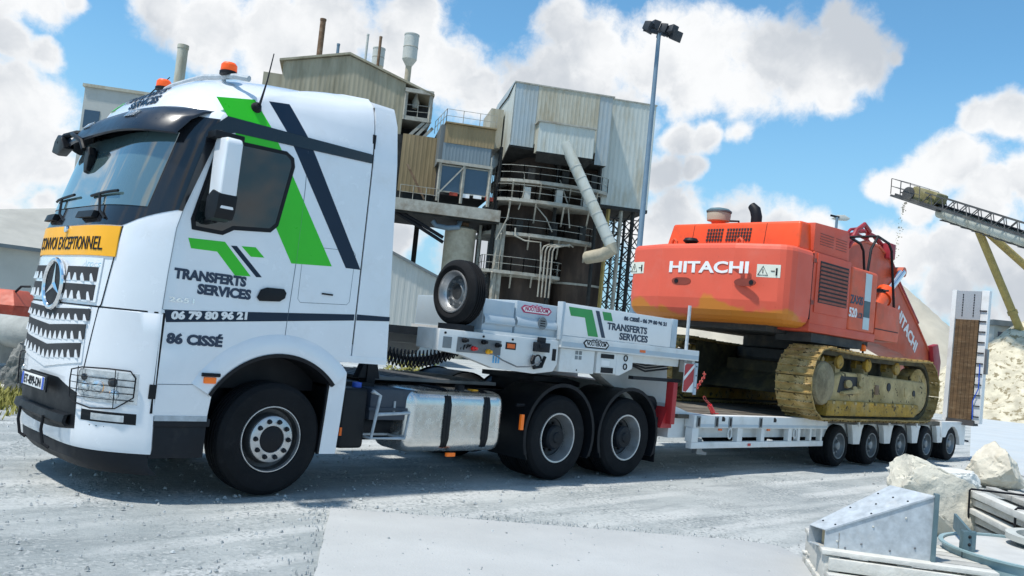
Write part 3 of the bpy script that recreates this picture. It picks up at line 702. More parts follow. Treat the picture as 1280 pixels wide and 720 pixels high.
# entry steps under the door
stp = MB(); stp.box(-1.12, -.64, .05, .45, .36, .70); stp.box(-1.12, -.62, .03, .45, .63, .70)
stp.build('entry_step', 'chassis', truck, bevel=.01); MB().box(-1.12, -.66, .016, .06, .68, .725).build('step_edge', 'galvanised', truck)
MB().box(-1.12, -.62, 2.05, 2.47, .36, .70).build('entry_step', 'chassis', truck, bevel=.01)
MB().box(-.74, -.63, -.02, .02, 1.01, 1.065).build('turn_lamp', 'amber_lit', truck, bevel=.01)
MB().tube([(-.76, .0, 1.085), (-.60, -.01, 1.085)], .018, 6).build('lamp_bezel', 'black_plastic', truck)
# -------- near side: door glass, seams, band, stripes, lettering
def side_poly(pts, name, mt, off, parent=None, th=.004, near=True, bevel=0):
    """flat shape on the cab side given as (x, z); split so that it follows the tumblehome"""
    parent = parent or truck
    m_ = MB(); zb = [0, 3.15, 3.35, 3.42, 3.5, 3.56, 3.62, 3.7, 5]
    def clip(poly, z, keep_above):
        out = []
        for i in range(len(poly)):
            a, b = poly[i], poly[(i+1) % len(poly)]; ina = (a[1] >= z) == keep_above or a[1] == z; inb = (b[1] >= z) == keep_above or b[1] == z
            if ina: out.append(a)
            if (a[1]-z)*(b[1]-z) < 0:
                t = (z-a[1])/(b[1]-a[1]); out.append((a[0]+(b[0]-a[0])*t, z))
        return out
    cells = []
    for lo, hi in zip(zb, zb[1:]):
        q = clip(clip(pts, lo, True), hi, False)
        if lo < 3.1: cells.append(q); continue
        xb = [-2, -.9, -.6, -.4, -.2, -.1, 0, .1, .2, .4, .6, 2]; sw = [(z_, x_) for x_, z_ in q]
        for a, b in zip(xb, xb[1:]): cells.append([(x_, z_) for z_, x_ in clip(clip(sw, a, True), b, False)])
    for q in cells:
        if len(q) < 3 or max(p[1] for p in q)-min(p[1] for p in q) < 1e-4 or max(p[0] for p in q)-min(p[0] for p in q) < 1e-4: continue
        pp = []
        for x, z in q:
            y = yside(x, z) - off; pp.append(V((x, y if near else 2.5-y, z)))
        m_.prism(pp, (0, th if near else -th, 0))
    return m_.build(name, mt, parent, bevel=bevel)
for near in (True, False):
    win = [(-1.02, 2.40), (-1.00, 2.31), (-.72, 2.305), (-.62, 2.365), (-.27, 2.40), (-.20, 2.47), (-.10, 3.04), (-.12, 3.12), (-.20, 3.165), (-.78, 3.15), (-.86, 3.10)]
    wf = side_poly(win, 'side_window_frame', 'ink', .007, near=near)
    gl = [(-.985, 2.42), (-.97, 2.345), (-.73, 2.34), (-.64, 2.40), (-.285, 2.435), (-.235, 2.49), (-.14, 3.04), (-.155, 3.095), (-.205, 3.13), (-.77, 3.115), (-.84, 3.07)]
    side_poly(gl, 'side_window', 'side_glass', .010, near=near)
    side_poly([(-1.135, 2.45), (-.93, 3.22), (-.80, 3.345), (.742, 3.345), (.742, 3.255), (-.72, 3.215), (-.86, 3.16), (-1.10, 2.45)], 'roof_band', 'black_gloss', .0085, near=near)
    if near:
        g_ = side_poly([(-.90, 3.50), (-.53, 3.575), (.415, 2.18), (-.02, 2.15)], 'green_stripe', 'green_vinyl', .003)
        side_poly([(-.385, 3.60), (-.175, 3.63), (.745, 2.19), (.575, 2.185)], 'navy_stripe', 'navy_vinyl', .003)
        side_poly([(-1.145, 1.605), (-1.12, 1.505), (.735, 1.685), (.735, 1.745)], 'waist_stripe', 'navy_vinyl', .003)
        MB().prism([(.767, .0185, 1.748), (1.165, .0185, 1.758), (1.166, .0185, 1.715), (.767, .0185, 1.688)], (0, .004, 0)).build('waist_stripe', 'navy_vinyl', truck)
        lo_ = side_poly([(-1.02, 2.235), (-.69, 2.25), (-.41, 1.98), (-.56, 1.97), (-.75, 2.155), (-.985, 2.15)], 'logo_mark', 'green_vinyl', .003)
        side_poly([(-.63, 2.225), (-.575, 2.23), (-.30, 1.985), (-.355, 1.98)], 'logo_mark', 'navy_vinyl', .003)
        side_poly([(-.53, 2.235), (-.395, 2.245), (-.30, 2.165), (-.43, 2.155)], 'logo_mark', 'green_vinyl', .003)
        tx = lambda b, s, x, z, fit, mt, dz=0, bold=.006: text(b, s, (x, yside(x, z)-.003, z), (1, 0, dz), Z, mt, truck, 'cab_lettering', bold=bold, fit=fit, depth=.002)
        tx('TRANSFERTS', .115, -1.105, 1.885, .66, 'ink_navy'); tx('SERVICES', .115, -.885, 1.775, .50, 'ink_navy')
        tx('06 79 80 96 21', .088, -1.085, 1.537, .69, 'print_white', .085, .005); tx('86 CISS\u00c9', .115, -1.10, 1.335, .50, 'ink_navy', .0)
        tx('2651', .055, -1.12, 1.685, .22, 'chrome', .0, .001)
    sm_ = lambda pts, w=.006: MB().tube([V((x, (yside(x, z)-.0005) if near else 2.5-yside(x, z)+.0005, z)) for x, z in pts], w*.6, 4).build('panel_seam', 'seam_grey', truck)
    sm_([(-1.165, 1.61), (-1.155, 1.9), (-1.13, 2.3), (-1.09, 2.47), (-.95, 3.1), (-.85, 3.2)]); sm_([(.0, 1.33), (.005, 1.60), (.03, 2.2), (.035, 2.87), (.02, 3.22)])
    sm_([(-1.16, 1.608), (-.7, 1.63)], .004); sm_([(-1.135, .985), (-.9, .99), (-.68, 1.0)], .005)
    sm_([(.09, 2.33), (.64, 2.36), (.67, 2.33), (.66, 1.86), (.63, 1.83), (.12, 1.80), (.09, 1.83), (.09, 2.33)], .004)
    hd = MB(); yy = yside(-.3, 1.8)
    pts = [(-.33, 1.80), (-.30, 1.875), (-.24, 1.90), (-.07, 1.905), (-.04, 1.87), (-.05, 1.82), (-.10, 1.785), (-.3, 1.77)]
    hd.prism([(x, (yy-.02) if near else 2.5-yy+.02, z) for x, z in pts], (0, .018 if near else -.018, 0)); hd.build('door_handle', 'black_plastic', truck, bevel=.008)
    MB().box(.34, .46, *(sorted((yy-.012, yy-.001)) if near else (2.5-yy+.001, 2.5-yy+.012)), 1.90, 1.915).build('locker_latch', 'ink', truck)
    # rear-view mirror: white shell, dark glass housing below
    ym = -.02 if near else 2.52; sg = -1 if near else 1
    mp = [(0, 3.06), (.03, 3.11), (.22, 3.10), (.245, 3.06), (.225, 2.50), (.20, 2.44), (.05, 2.42), (-.0, 2.46)]
    mr = MB().prism([(-.94, ym+sg*(.06+u), z) for u, z in mp], (.15, 0, 0)).build('mirror', 'white_paint', truck, bevel=.03, seg=3)
    MB().prism([(-.955, ym+sg*(.06+u), z) for u, z in ((.0, 2.60), (.10, 2.66), (.235, 2.62), (.222, 2.48), (.19, 2.41), (.05, 2.395), (0, 2.43))], (.175, 0, 0)).build('mirror_foot', 'black_plastic', mr, bevel=.02)
    MB().prism([(-.787, ym+sg*(.06+u), z) for u, z in ((.02, 3.04), (.21, 3.04), (.2, 2.52), (.03, 2.50))], (.004, 0, 0)).build('mirror_glass', 'chrome', mr)
    am = MB(); am.tube([(-.88, ym-sg*.05, 3.17), (-.88, ym+sg*.03, 3.16), (-.87, ym+sg*.14, 3.13), (-.87, ym+sg*.15, 3.05)], .035, 8); MB().tube([(-.88, ym-sg*.03, 2.40), (-.87, ym+sg*.1, 2.41)], .03, 8).build('lower_arm', 'black_plastic', mr)
    am.box(-.99, -.72, *sorted((ym+sg*.02, ym+sg*.17)), 3.10, 3.16); am.build('mirror_arm', 'black_plastic', mr, bevel=.012)
# kerb and front mirrors at the far upper corner
km = MB(); km.tube([(-1.28, 1.95, 3.26), (-1.40, 2.02, 3.25), (-1.46, 2.14, 3.22), (-1.46, 2.3, 3.17)], .032, 8); km.tube([(-1.43, 2.06, 3.24), (-1.50, 1.72, 3.17), (-1.50, 1.52, 3.10), (-1.49, 1.46, 3.02)], .024, 8)
km_o = km.build('mirror_bracket', 'black_plastic', truck)
MB().prism([(-1.50, 2.02, 3.08), (-1.52, 2.10, 3.20), (-1.50, 2.28, 3.24), (-1.46, 2.48, 3.21), (-1.44, 2.62, 3.10), (-1.46, 2.34, 3.04)], (.12, .06, .02)).build('kerb_mirror', 'black_plastic', truck, bevel=.025, seg=3)
MB().prism([(-1.49, 1.30, 2.95), (-1.49, 1.34, 3.04), (-1.47, 1.47, 3.05), (-1.46, 1.53, 2.94), (-1.47, 1.46, 2.80), (-1.48, 1.35, 2.82)], (.08, .03, 0)).build('front_mirror', 'black_plastic', truck, bevel=.02, seg=3)
# roof bar with beacons, aerials
rb = MB().tube([(-.60, .12, 3.75), (-.66, .25, 3.775), (-.68, .9, 3.86), (-.68, 1.6, 3.875), (-.66, 2.25, 3.835), (-.60, 2.38, 3.81)], .028, 8).build('roof_bar', 'galvanised', truck)
for y in (.5, 2.0): MB().tube([(-.67, y, 3.80), (-.60, y, 3.60)], .02, 6).build('bar_foot', 'galvanised', rb)
for y, bz_ in ((.40, -.105), (1.88, -.045)):
    MB().lathe([(.001, 0), (.08, 0), (.08, .03), (.07, .035)], (-.67, y, 3.91+bz_), Z, 20).build('beacon_base', 'ink', truck)
    MB().lathe([(.070, 0), (.074, .01), (.072, .06), (.055, .08), (.001, .085)], (-.67, y, 3.943+bz_), Z, 20).build('beacon', 'beacon_amber', truck)
ae = MB(); ae.lathe([(.001, -.02), (.05, -.02), (.055, 0), (.035, .04), (.012, .05)], (-.52, yside(-.55, 3.52)-.005, 3.50), (0, -1, .5), 16); ae.tube([(-.52, .02, 3.52), (-.47, .03, 3.75), (-.43, .04, 4.02)], [.012, .007, .005], 6)
ae.build('aerial', 'ink', truck)
ae = MB(); ae.lathe([(.05, -.02), (.045, .03), (.012, .07)], (-.86, 2.02, 3.60), (-.3, 0, 1), 14); ae.tube([(-.88, 2.02, 3.64), (-.74, 1.93, 3.86), (-.62, 1.87, 4.02)], [.01, .007, .005], 6); ae.build('aerial', 'ink', truck)
for (b_, y0, z0, L_) in (('TRANSFERTS', 1.62, 3.555, .92), ('SERVICES', 1.25, 3.445, .62)):
    ftext(b_, .11, y0, z0, L_, 'navy_vinyl', 'roof_lettering', off=.010)
fpatch(1.70, 1.86, 3.50, 3.60, .010, 'roof_logo', 'green_vinyl', ny=4, nz=2, th=.004)
# dark interior seen through the glass
inn = MB(); inn.slab([[V((xfront(y, z)+.10, y, z)) for y in [.2+2.1*i/10 for i in range(11)]] for z in (2.30, 2.42)], (.35, 0, 0)); 
# -------- chassis, tank, wheels
ch = MB()
for y in (.80, 1.62): ch.box(-1.05, 6.0, y, y+.08, .74, 1.02)
for x in (-.9, .9, 2.2, 3.1, 4.5, 5.8): ch.box(x, x+.1, .88, 1.62, .80, .98)
ch.box(-1.1, -.3, .5, 2.0, .45, .95)
ch.build('chassis', 'chassis', truck)
for x in (0, 3.9, 5.25): MB().tube([(x, .3, .52), (x, 1.0, .52), (x, 1.25, .50), (x, 1.5, .52), (x, 2.2, .52)], [.09, .09, .2, .09, .09], 10).build('axle', 'chassis', truck)
cw = MB().box(1.22, 3.25, .55, 1.95, 1.08, 1.12).build('catwalk', 'galvanised_dark', truck, bevel=.004)
for i in range(10): MB().box(1.3+.2*i, 1.32+.2*i, .56, 1.94, 1.121, 1.128).build('tread_bar', 'galvanised_dark', cw)
fw = MB(); fw.prism([(4.1, .75, 1.16), (4.1, 1.75, 1.16), (4.75, 1.75, 1.16), (5.25, 1.55, 1.10), (5.25, 1.32, 1.10), (4.85, 1.30, 1.16), (4.85, 1.20, 1.16), (5.25, 1.18, 1.10), (5.25, .95, 1.10), (4.75, .75, 1.16)], (0, 0, .06)); fw.box(4.2, 4.9, .85, 1.65, 1.0, 1.165)
fw.build('fifth_wheel', 'chassis', truck)
tk = MB().box(1.53, 2.97, .04, .66, .36, 1.04).build('fuel_tank', 'aluminium', truck, bevel=.17, seg=7)
for x in (2.08, 2.66):
    MB().tube([(x, .66, 1.05), (x, .21, 1.05), (x, .13, 1.03), (x, .06, .97), (x, .03, .87), (x, .03, .53), (x, .06, .43), (x, .13, .37), (x, .21, .35), (x, .66, .35)], .012, 4).build('strap_edge', 'ink', tk)
    s_ = MB(); pth = [(.66, 1.043), (.21, 1.043), (.13, 1.02), (.065, .96), (.036, .87), (.036, .53), (.065, .44), (.13, .38), (.21, .357), (.66, .357)]
    s_.slab([[V((xx, y, z)) for y, z in pth] for xx in (x-.045, x+.045)], lambda p: V((0, -.012, .012 if p.z > .7 else -.012))); s_.build('tank_strap', 'black_plastic', tk)
MB().lathe([(.001, .06), (.05, .06), (.055, .045), (.055, 0)], (2.38, .22, 1.035), Z, 16).build('filler_cap', 'ink', tk)
MB().box(2.52, 2.60, .15, .24, 1.04, 1.052).build('tank_sticker', 'yellow_board', tk)
MB().box(2.12, 2.24, .02, .05, .325, .365).build('side_marker', 'amber_lit', truck)
MB().tube([(2.2, .035, .36), (2.2, .1, .33)], .02, 6).build('marker_bracket', 'ink', truck)
bb = MB().box(1.10, 1.66, .10, .68, .70, 1.02).build('battery_box', 'navy_box', truck, bevel=.02); MB().box(1.08, 1.70, .08, .70, .80, .83).build('box_rim', 'navy_box', bb)
MB().box(1.39, 1.41, .085, .10, .79, .90).build('box_latch', 'galvanised', bb)
MB().tube([(1.1, .45, .62), (1.75, .45, .62)], .17, 16).build('air_tank', 'chassis', truck)
MB().box(.74, 1.04, .06, .60, .42, 1.02).build('fluid_tank', 'black_plastic', truck, bevel=.05, seg=3); MB().lathe([(.05, 0), (.05, .05), (.001, .055)], (.98, .2, 1.02), Z, 12).build('fluid_cap', 'blue_print', truck)
MB().box(.735, .76, .05, .065, .55, .63).build('side_lamp', 'amber_lens', truck)
# front wheel rear guard
rows = []
for x, z in ((.60, 1.17), (.60, 1.02), (.585, .7), (.565, .38)): rows.append([V((x-.06, .03, z)), V((x+.12, .02, z)), V((x+.125, .40, z))])
MB().slab(rows, (.012, .012, 0)).build('wheel_guard', 'white_paint', truck)
MB().slab([[V((x-.075, .025, z)), V((x-.055, .025, z)), V((x-.055, .40, z))] for x, z in ((.60, 1.16), (.60, 1.02), (.585, .7), (.565, .38))], (0, .03, 0)).build('guard_edge', 'black_plastic', truck)
clone([o for o in truck.children if o.name.startswith('wheel_guard')][-1], truck, (0, 2.08, 0))
ms_ = MB().box(.42, .72, .10, .45, 1.15, 1.24).build('guard_bracket', 'ink', truck)
fr = [(1.06, .02, 1.0), (1.15, .01, .96), (1.08, .0, .53), (1.50, .0, .53), (1.53, .0, .79), (1.13, .0, .77)]
MB().tube(fr, .018, 8).build('step_frame', 'galvanised', truck)
MB().tube([(1.5, .0, .53), (1.5, .3, .53), (1.08, .3, .53), (1.08, .0, .53)], .014, 6).build('step_frame', 'galvanised', truck)
MB().tube([(1.10, .0, .98), (1.13, .25, .98)], .014, 6).build('frame_stay', 'galvanised', truck); MB().tube([(1.53, .0, .79), (1.53, .12, .79)], .014, 6).build('frame_stay', 'galvanised', truck)
hp = MB(); hp.box(1.22, 1.33, .38, .52, 1.05, 1.62); hp.prism([(1.12, .40, 1.10), (1.40, .40, 1.10), (1.33, .40, 1.35), (1.22, .40, 1.35)], (0, .1, 0)); hp.build('hose_stand', 'chassis', truck, bevel=.008)
MB().box(.50, 1.30, .35, 2.1, .98, 1.06).build('cab_rear_support', 'chassis', truck)
# wheels -----------------------------------------------------------
def tyre_profile(R, ri, w, grooves=4):
    p = [(ri, .03), (ri+.02, .0+.012), (ri+(R-ri)*.45, -.0), (R-.05, .008), (R-.018, .03), (R-.004, .045)]
    gw = .012; ins = [.045 + (w-.09)*(k+1)/(grooves+1) for k in range(grooves)]
    for g in ins: p += [(R, g-gw), (R-.014, g-gw*.6), (R-.014, g+gw*.6), (R, g+gw)]
    p += [(R-.004, w-.045), (R-.018, w-.03), (R-.05, w-.008), (ri+(R-ri)*.45, w), (ri+.02, w-.012), (ri, w-.03)]
    return p
def wheel(x, y, z, R, ri, w, kind, parent, sgn=1, axis=YA, name='wheel'):
    """outer face towards -axis*sgn; returns the tyre mesh that carries rim and bolts"""
    a = V(axis) * sgn; c = V((x, y, z))
    t = MB().lathe(tyre_profile(R, ri, w), c, a, 56, closed=True).build(name, 'rubber', parent, ang=28)
    # raised side-wall rings
    if kind == 'front':
        MB().lathe([(ri+.008, .03), (ri+.002, .014), (ri-.006, .014), (ri-.012, .035), (ri-.014, .05)], c, a, 48).build('rim_flange', 'rim_steel', t)
        MB().lathe([(ri-.013, .045), (ri-.03, .10), (.235, .11), (.22, .05), (.205, .02)], c, a, 48).build('rim', 'rim_dark', t)
        rg = MB().lathe([(.215, .10), (.212, .012), (.20, .004), (.125, .004), (.12, .016)], c, a, 40).build('wheel_ring', 'rim_steel', t)
        MB().lathe([(.125, .03), (.12, .012), (.105, .006), (.001, .004)], c, a, 32).build('hub', 'ink', t)
        u = a.orthogonal().normalized(); v = a.cross(u); b0 = None
        for i in range(10):
            th = 2*math.pi*(i+.3)/10; q = c + (u*math.cos(th)+v*math.sin(th))*.168
            MB().lathe([(.024, .004), (.024, -.004), (.016, -.010), (.016, -.028), (.001, -.03)], q, a, 8).build('wheel_nut', 'chassis', rg)
    elif kind == 'drive':
        MB().lathe([(ri+.012, .03), (ri+.004, .010), (ri-.014, .012), (ri-.022, .04), (ri-.035, .10), (ri-.06, .15)], c, a, 48).build('rim_flange', 'rim_steel', t)
        rg = MB().lathe([(ri-.05, .13), (ri-.065, .17), (.20, .19), (.13, .17)], c, a, 40).build('rim', 'rim_dark', t)
        MB().lathe([(.15, .19), (.15, .06), (.13, .035), (.07, .03), (.06, .015), (.001, .01)], c, a, 28).build('hub', 'chassis', t)
        u = a.orthogonal().normalized(); v = a.cross(u)
        for i in range(10):
            th = 2*math.pi*(i+.3)/10; q = c + (u*math.cos(th)+v*math.sin(th))*.175
            MB().lathe([(.02, .18), (.018, .14), (.001, .138)], q, a, 7).build('wheel_nut', 'chassis', rg)
    else:                                            # trailer wheels and the spare
        MB().lathe([(ri+.01, .025), (ri+.003, .008), (ri-.012, .01), (ri-.02, .035), (ri-.03, .07), (ri-.045, .09)], c, a, 40).build('rim_flange', 'rim_steel' if kind == 'spare' else 'rim_grey', t)
        rg = MB().lathe([(ri-.03, .07), (ri-.05, .11), (.13, .10), (.10, .075), (.095, .07)], c, a, 36).build('rim', 'rim_grey', t)
        if kind == 'trailer': MB().lathe([(.09, .08), (.085, .04), (.07, .022), (.035, .018), (.001, .016)], c, a, 24).build('hub', 'rim_grey', t)
        else: MB().lathe([(.095, .071), (.08, .085), (.001, .09)], c, a, 24).build('hub', 'rim_dark', t)
        u = a.orthogonal().normalized(); v = a.cross(u)
        for i in range(8):
            th = 2*math.pi*(i+.3)/8; q = c + (u*math.cos(th)+v*math.sin(th))*.135
            MB().lathe([(.016, .105), (.014, .075), (.001, .073)], q, a, 7).build('wheel_nut', 'rim_steel', rg)
    return t
mat('rim_grey', (.20, .22, .235), .45, .5, var=.2, dirt=(.18, .17, .15), da=.4, ds=9)
for sgn, y in ((1, .03), (-1, 2.47)):
    wheel(0, y, .52, .52, .30, .34, 'front', truck, sgn)
    for x in (3.9, 5.25):
        wheel(x, y, .52, .52, .30, .30, 'drive', truck, sgn)
        MB().lathe(tyre_profile(.52, .30, .30), (x, y + sgn*.34, .52), YA*sgn, 48, closed=True).build('inner_tyre', 'rubber', truck, ang=28)
        rr = [[V((x+math.cos(a)*r, yy, .52+math.sin(a)*r)) for yy in (y-sgn*.02, y+sgn*.66)] for a, r in [(R_(205-230*i/24), .60+.03*math.sin(R_(205-230*i/24))) for i in range(25)]]
        MB().slab(rr, lambda p, x=x: (V((p.x-x, 0, p.z-.52)).normalized()*.018)).build('mudguard', 'black_plastic', truck)
        rr = [[V((x+math.cos(a)*(r+o), y-sgn*.025, .52+math.sin(a)*(r+o))) for o in (-.004, .04)] for a, r in [(R_(198-220*i/24), .60+.03*math.sin(R_(198-220*i/24))) for i in range(25)]]
        MB().slab(rr, (0, sgn*.015, 0)).build('mudguard_lip', 'ink', truck)
    MB().box(5.89, 5.905, *sorted((y, y+sgn*.62)), .18, .80).build('mudflap', 'black_plastic', truck)
MB().box(3.19, 3.24, .0, .03, .62, .80).build('side_marker', 'amber_lit', truck)
MB().tube([(3.18, .1, .9), (3.32, .1, .9)], .02, 6).build('guard_stay', 'ink', truck)
MB().tube([(5.93, .18, .9), (5.93, .5, .9)], .05, 8).build('tail_lamp', 'red_lens', truck)
# coiled air lines from the stand to the trailer
for k, (dz, dx, mt) in enumerate(((0, 0, 'ink'), (-.05, .02, 'ink'), (.03, -.03, 'ink'))):
    pts = []; n_ = 26*9
    a0 = V((1.30, .42+.03*k, 1.42+dz)); a1 = V((2.15, -.16+.02*k, 1.56+dz*.3))
    for i in range(n_+1):
        u = i/n_; p = a0.lerp(a1, u); p.z -= .10*math.sin(math.pi*u)*(1 + .4*k); env = min(1, u*12, (1-u)*7)
        th = 2*math.pi*26*u; side = (a1-a0).normalized().cross(Z).normalized(); up = Z
        pts.append(p + (side*math.cos(th) + up*math.sin(th))*.055*env)
    MB().tube(pts, .008, 5).build('air_hose', mt, truck)
# ================================================================ LOW-LOADER TRAILER
tr = thing('low_loader_trailer', 'white five axle low loader trailer carrying the orange excavator', 'trailer', (11.5, 1.25, 0))
YN = -.12                                            # near outer face
# gooseneck: white lower frame, grey upper box set back, long rail and printed board
gp = [(1.72, 1.70), (1.72, 1.47), (2.05, 1.44), (2.55, 1.32), (3.20, 1.29), (3.52, 1.33), (3.58, 1.42), (3.58, 1.70)]
MB().prism([(x, YN, z) for x, z in gp], (0, .10, 0)).build('gooseneck_side', 'white_steel', tr, bevel=.01)
MB().prism([(x, 2.52, z) for x, z in gp], (0, .10, 0)).build('gooseneck_side', 'white_steel', tr, bevel=.01)
MB().box(3.45, 6.2, YN+.101, 2.519, 1.52, 1.698).build('gooseneck_frame', 'white_steel', tr)
for ya, yb in ((YN+.101, .28), (2.22, 2.519)): MB().box(1.74, 3.449, ya, yb, 1.48, 1.698).build('neck_arm', 'white_steel', tr, bevel=.008)
MB().box(2.3, 3.449, .281, 2.219, 1.60, 1.697).build('neck_crossmember', 'chassis', tr)
gu = MB().box(2.37, 2.855, -.05, 1.15, 1.699, 2.085).build('gooseneck_box', 'grey_blue_paint', tr, bevel=.015)
gu2 = MB().box(2.875, 4.7, -.06, 1.15, 1.699, 2.115).build('gooseneck_box', 'grey_blue_paint', tr, bevel=.015)
rows = [[V((x, -.051, z)), V((x, -.082, z-.05)), V((x, -.082, z-.10)), V((x, -.051, z-.12))] for x, z in ((2.38, 1.92), (2.85, 1.92))]
MB().grid(rows).build('pressed_rib', 'grey_blue_paint', gu); MB().grid([[p + V((.50 if p.x < 2.5 else .70, -.01, .01)) for p in r] for r in rows]).build('pressed_rib', 'grey_blue_paint', gu2)
MB().box(2.36, 4.72, -.09, 1.2, 1.70, 1.735).build('box_foot', 'white_steel', gu)
def winged(x0, x1, y, z0, z1, mt1, mt2, parent, body):
    zm = (z0+z1)/2; xm = (x0+x1)/2; w = x1-x0
    pts = [(x0, zm), (x0+w*.10, z1-.01), (x0+w*.30, z1-.015), (x0+w*.36, z1), (xm-.03*w, z1-.01), (xm, z1+.012), (xm+.03*w, z1-.01), (x1-w*.36, z1), (x1-w*.30, z1-.015), (x1-w*.10, z1-.01), (x1, zm), (x1-w*.10, z0), (x0+w*.10, z0)]
    b = MB().prism([(x, y, z) for x, z in pts], (0, .004, 0)).build('maker_badge', mt1, parent)
    c = MB().prism([(xm+(x-xm)*.90, y-.002, zm+(z-zm)*.72) for x, z in pts], (0, .002, 0)).build('badge_field', 'print_white', b)
    text(body, (z1-z0)*.72, (x0+w*.13, y-.003, z0+(z1-z0)*.28), XA, Z, mt1, b, 'badge_lettering', bold=.002, fit=w*.74, depth=.001)
winged(2.94, 3.46, -.066, 1.985, 2.085, 'print_red', 'print_white', tr, 'NOOTEBOOM')
MB().prism([(3.29+.075*math.cos(a)*(1+.06*math.cos(4*a)), -.0985, 1.885+.075*math.sin(a)) for a in [2*math.pi*i/16 for i in range(16)]], (0, .004, 0)).build('weight_plate', 'rim_grey', tr)
for i in range(3): MB().box(3.25, 3.33, -.102, -.0985, 1.85+.028*i, 1.862+.028*i).build('plate_print', 'ink', [o for o in tr.children if o.name.startswith('weight_plate')][0])
# printed board with end posts
bd = MB().box(3.60, 5.80, -.14, -.10, 1.775, 2.165).build('advert_board', 'print_white', tr, bevel=.004)
MB().box(5.80, 5.92, -.15, -.05, 1.775, 2.17).build('board_post', 'grey_blue_paint', tr, bevel=.01); MB().box(3.555, 3.60, -.15, -.06, 1.72, 2.175).build('board_post', 'grey_blue_paint', tr, bevel=.006)
Yb = -.1435
def bpoly(pts, mt): MB().prism([(x, Yb, z) for x, z in pts], (0, .003, 0)).build('logo_mark', mt, bd)
bpoly([(3.67, 2.125), (4.10, 2.125), (4.26, 1.80), (4.07, 1.80), (3.98, 2.02), (3.72, 2.02)], 'green_print')
bpoly([(4.17, 2.125), (4.24, 2.125), (4.40, 1.80), (4.33, 1.80)], 'ink_navy')
bpoly([(4.30, 2.125), (4.47, 2.125), (4.52, 2.02), (4.35, 2.02)], 'green_print')
bt = lambda b, s, x, z, fit: text(b, s, (x, Yb, z), XA, Z, 'ink_navy', bd, 'board_lettering', bold=.004, fit=fit, depth=.001)
bt('TRANSFERTS', .12, 4.42, 1.915, .83); bt('SERVICES', .12, 4.68, 1.805, .60); bt('86 CISS\u00c9 - 06 79 80 96 21', .066, 4.74, 2.06, .93)
# rail under the board
rl = MB().box(3.585, 6.50, -.15, .10, 1.625, 1.772).build('side_rail', 'white_steel', tr, bevel=.006)
MB().box(3.60, 6.49, -.1525, -.1505, 1.645, 1.70).build('reflective_tape', 'grey_blue_paint', rl); winged(3.98, 4.48, -.1555, 1.655, 1.765, 'ink', 'print_white', rl, 'NOOTEBOOM')
MB().box(5.12, 5.24, -.156, -.15, 1.665, 1.70).build('marker_lamp', 'amber_lens', rl)
MB().box(3.60, 6.49, .101, 2.4, 1.64, 1.765).build('gooseneck_deck', 'white_steel', tr)
# connector plate, valves and cables on the near face of the neck
cp = MB().box(1.98, 2.62, YN-.012, YN, 1.47, 1.63).build('connector_plate', 'galvanised_dark', tr)
for i, (x, z, mt) in enumerate(((2.06, 1.60, 'ink'), (2.20, 1.52, 'red_lens'), (2.34, 1.60, 'ink'), (2.42, 1.50, 'yellow_board'), (2.55, 1.58, 'ink'))):
    MB().lathe([(.028, 0), (.028, .03), (.018, .04), (.018, .07), (.001, .075)], (x, YN-.012, z), (0, -1, 0), 12).build('coupling', mt, cp)
MB().tube([(2.42, YN-.06, 1.50), (2.60, YN-.08, 1.42), (2.85, YN-.06, 1.36), (3.05, YN-.05, 1.37), (3.24, YN-.06, 1.44)], .009, 6).build('cable', 'galvanised_dark', tr)
vb = MB(); vb.box(3.14, 3.36, YN-.07, YN, 1.55, 1.66); vb.box(3.18, 3.32, YN-.09, YN, 1.59, 1.64); vb.box(3.20, 3.30, YN-.05, YN, 1.66, 1.72); vb.build('valve_block', 'chassis', tr, bevel=.006)
MB().tube([(3.2+.06*math.cos(a), YN-.04, 1.44+.07*math.sin(a)) for a in [2*math.pi*i/20 for i in range(20)]], .01, 6, True).build('hose_loop', 'ink', tr)
MB().tube([(3.14, YN-.03, 1.50), (3.10, YN-.04, 1.44), (3.16, YN-.03, 1.36), (3.28, YN-.03, 1.38), (3.33, YN-.03, 1.5)], .02, 8).build('hose_loop', 'ink', tr)
MB().box(3.48, 3.54, YN-.006, YN, 1.46, 1.60).build('gauge_panel', 'ink', tr)
MB().box(2.72, 2.84, YN-.01, YN-.001, 1.56, 1.61).build('marker_lamp', 'amber_lens', tr); MB().box(2.70, 2.86, YN-.006, YN-.001, 1.545, 1.625).build('marker_bezel', 'ink', tr)
for i in range(3): MB().box(2.52+.04*i, 2.545+.04*i, YN-.003, YN, 1.36+.02, 1.47).build('sticker', 'sticker_blue', tr)
MB().box(1.78, 1.90, YN-.003, YN, 1.50, 1.62).build('sticker', 'rim_grey', tr)
for x in (1.80, 2.35, 2.8): MB().lathe([(.014, 0), (.012, .012), (.001, .014)], (x, YN, 1.66), (0, -1, 0), 8).build('bolt', 'ink', tr)
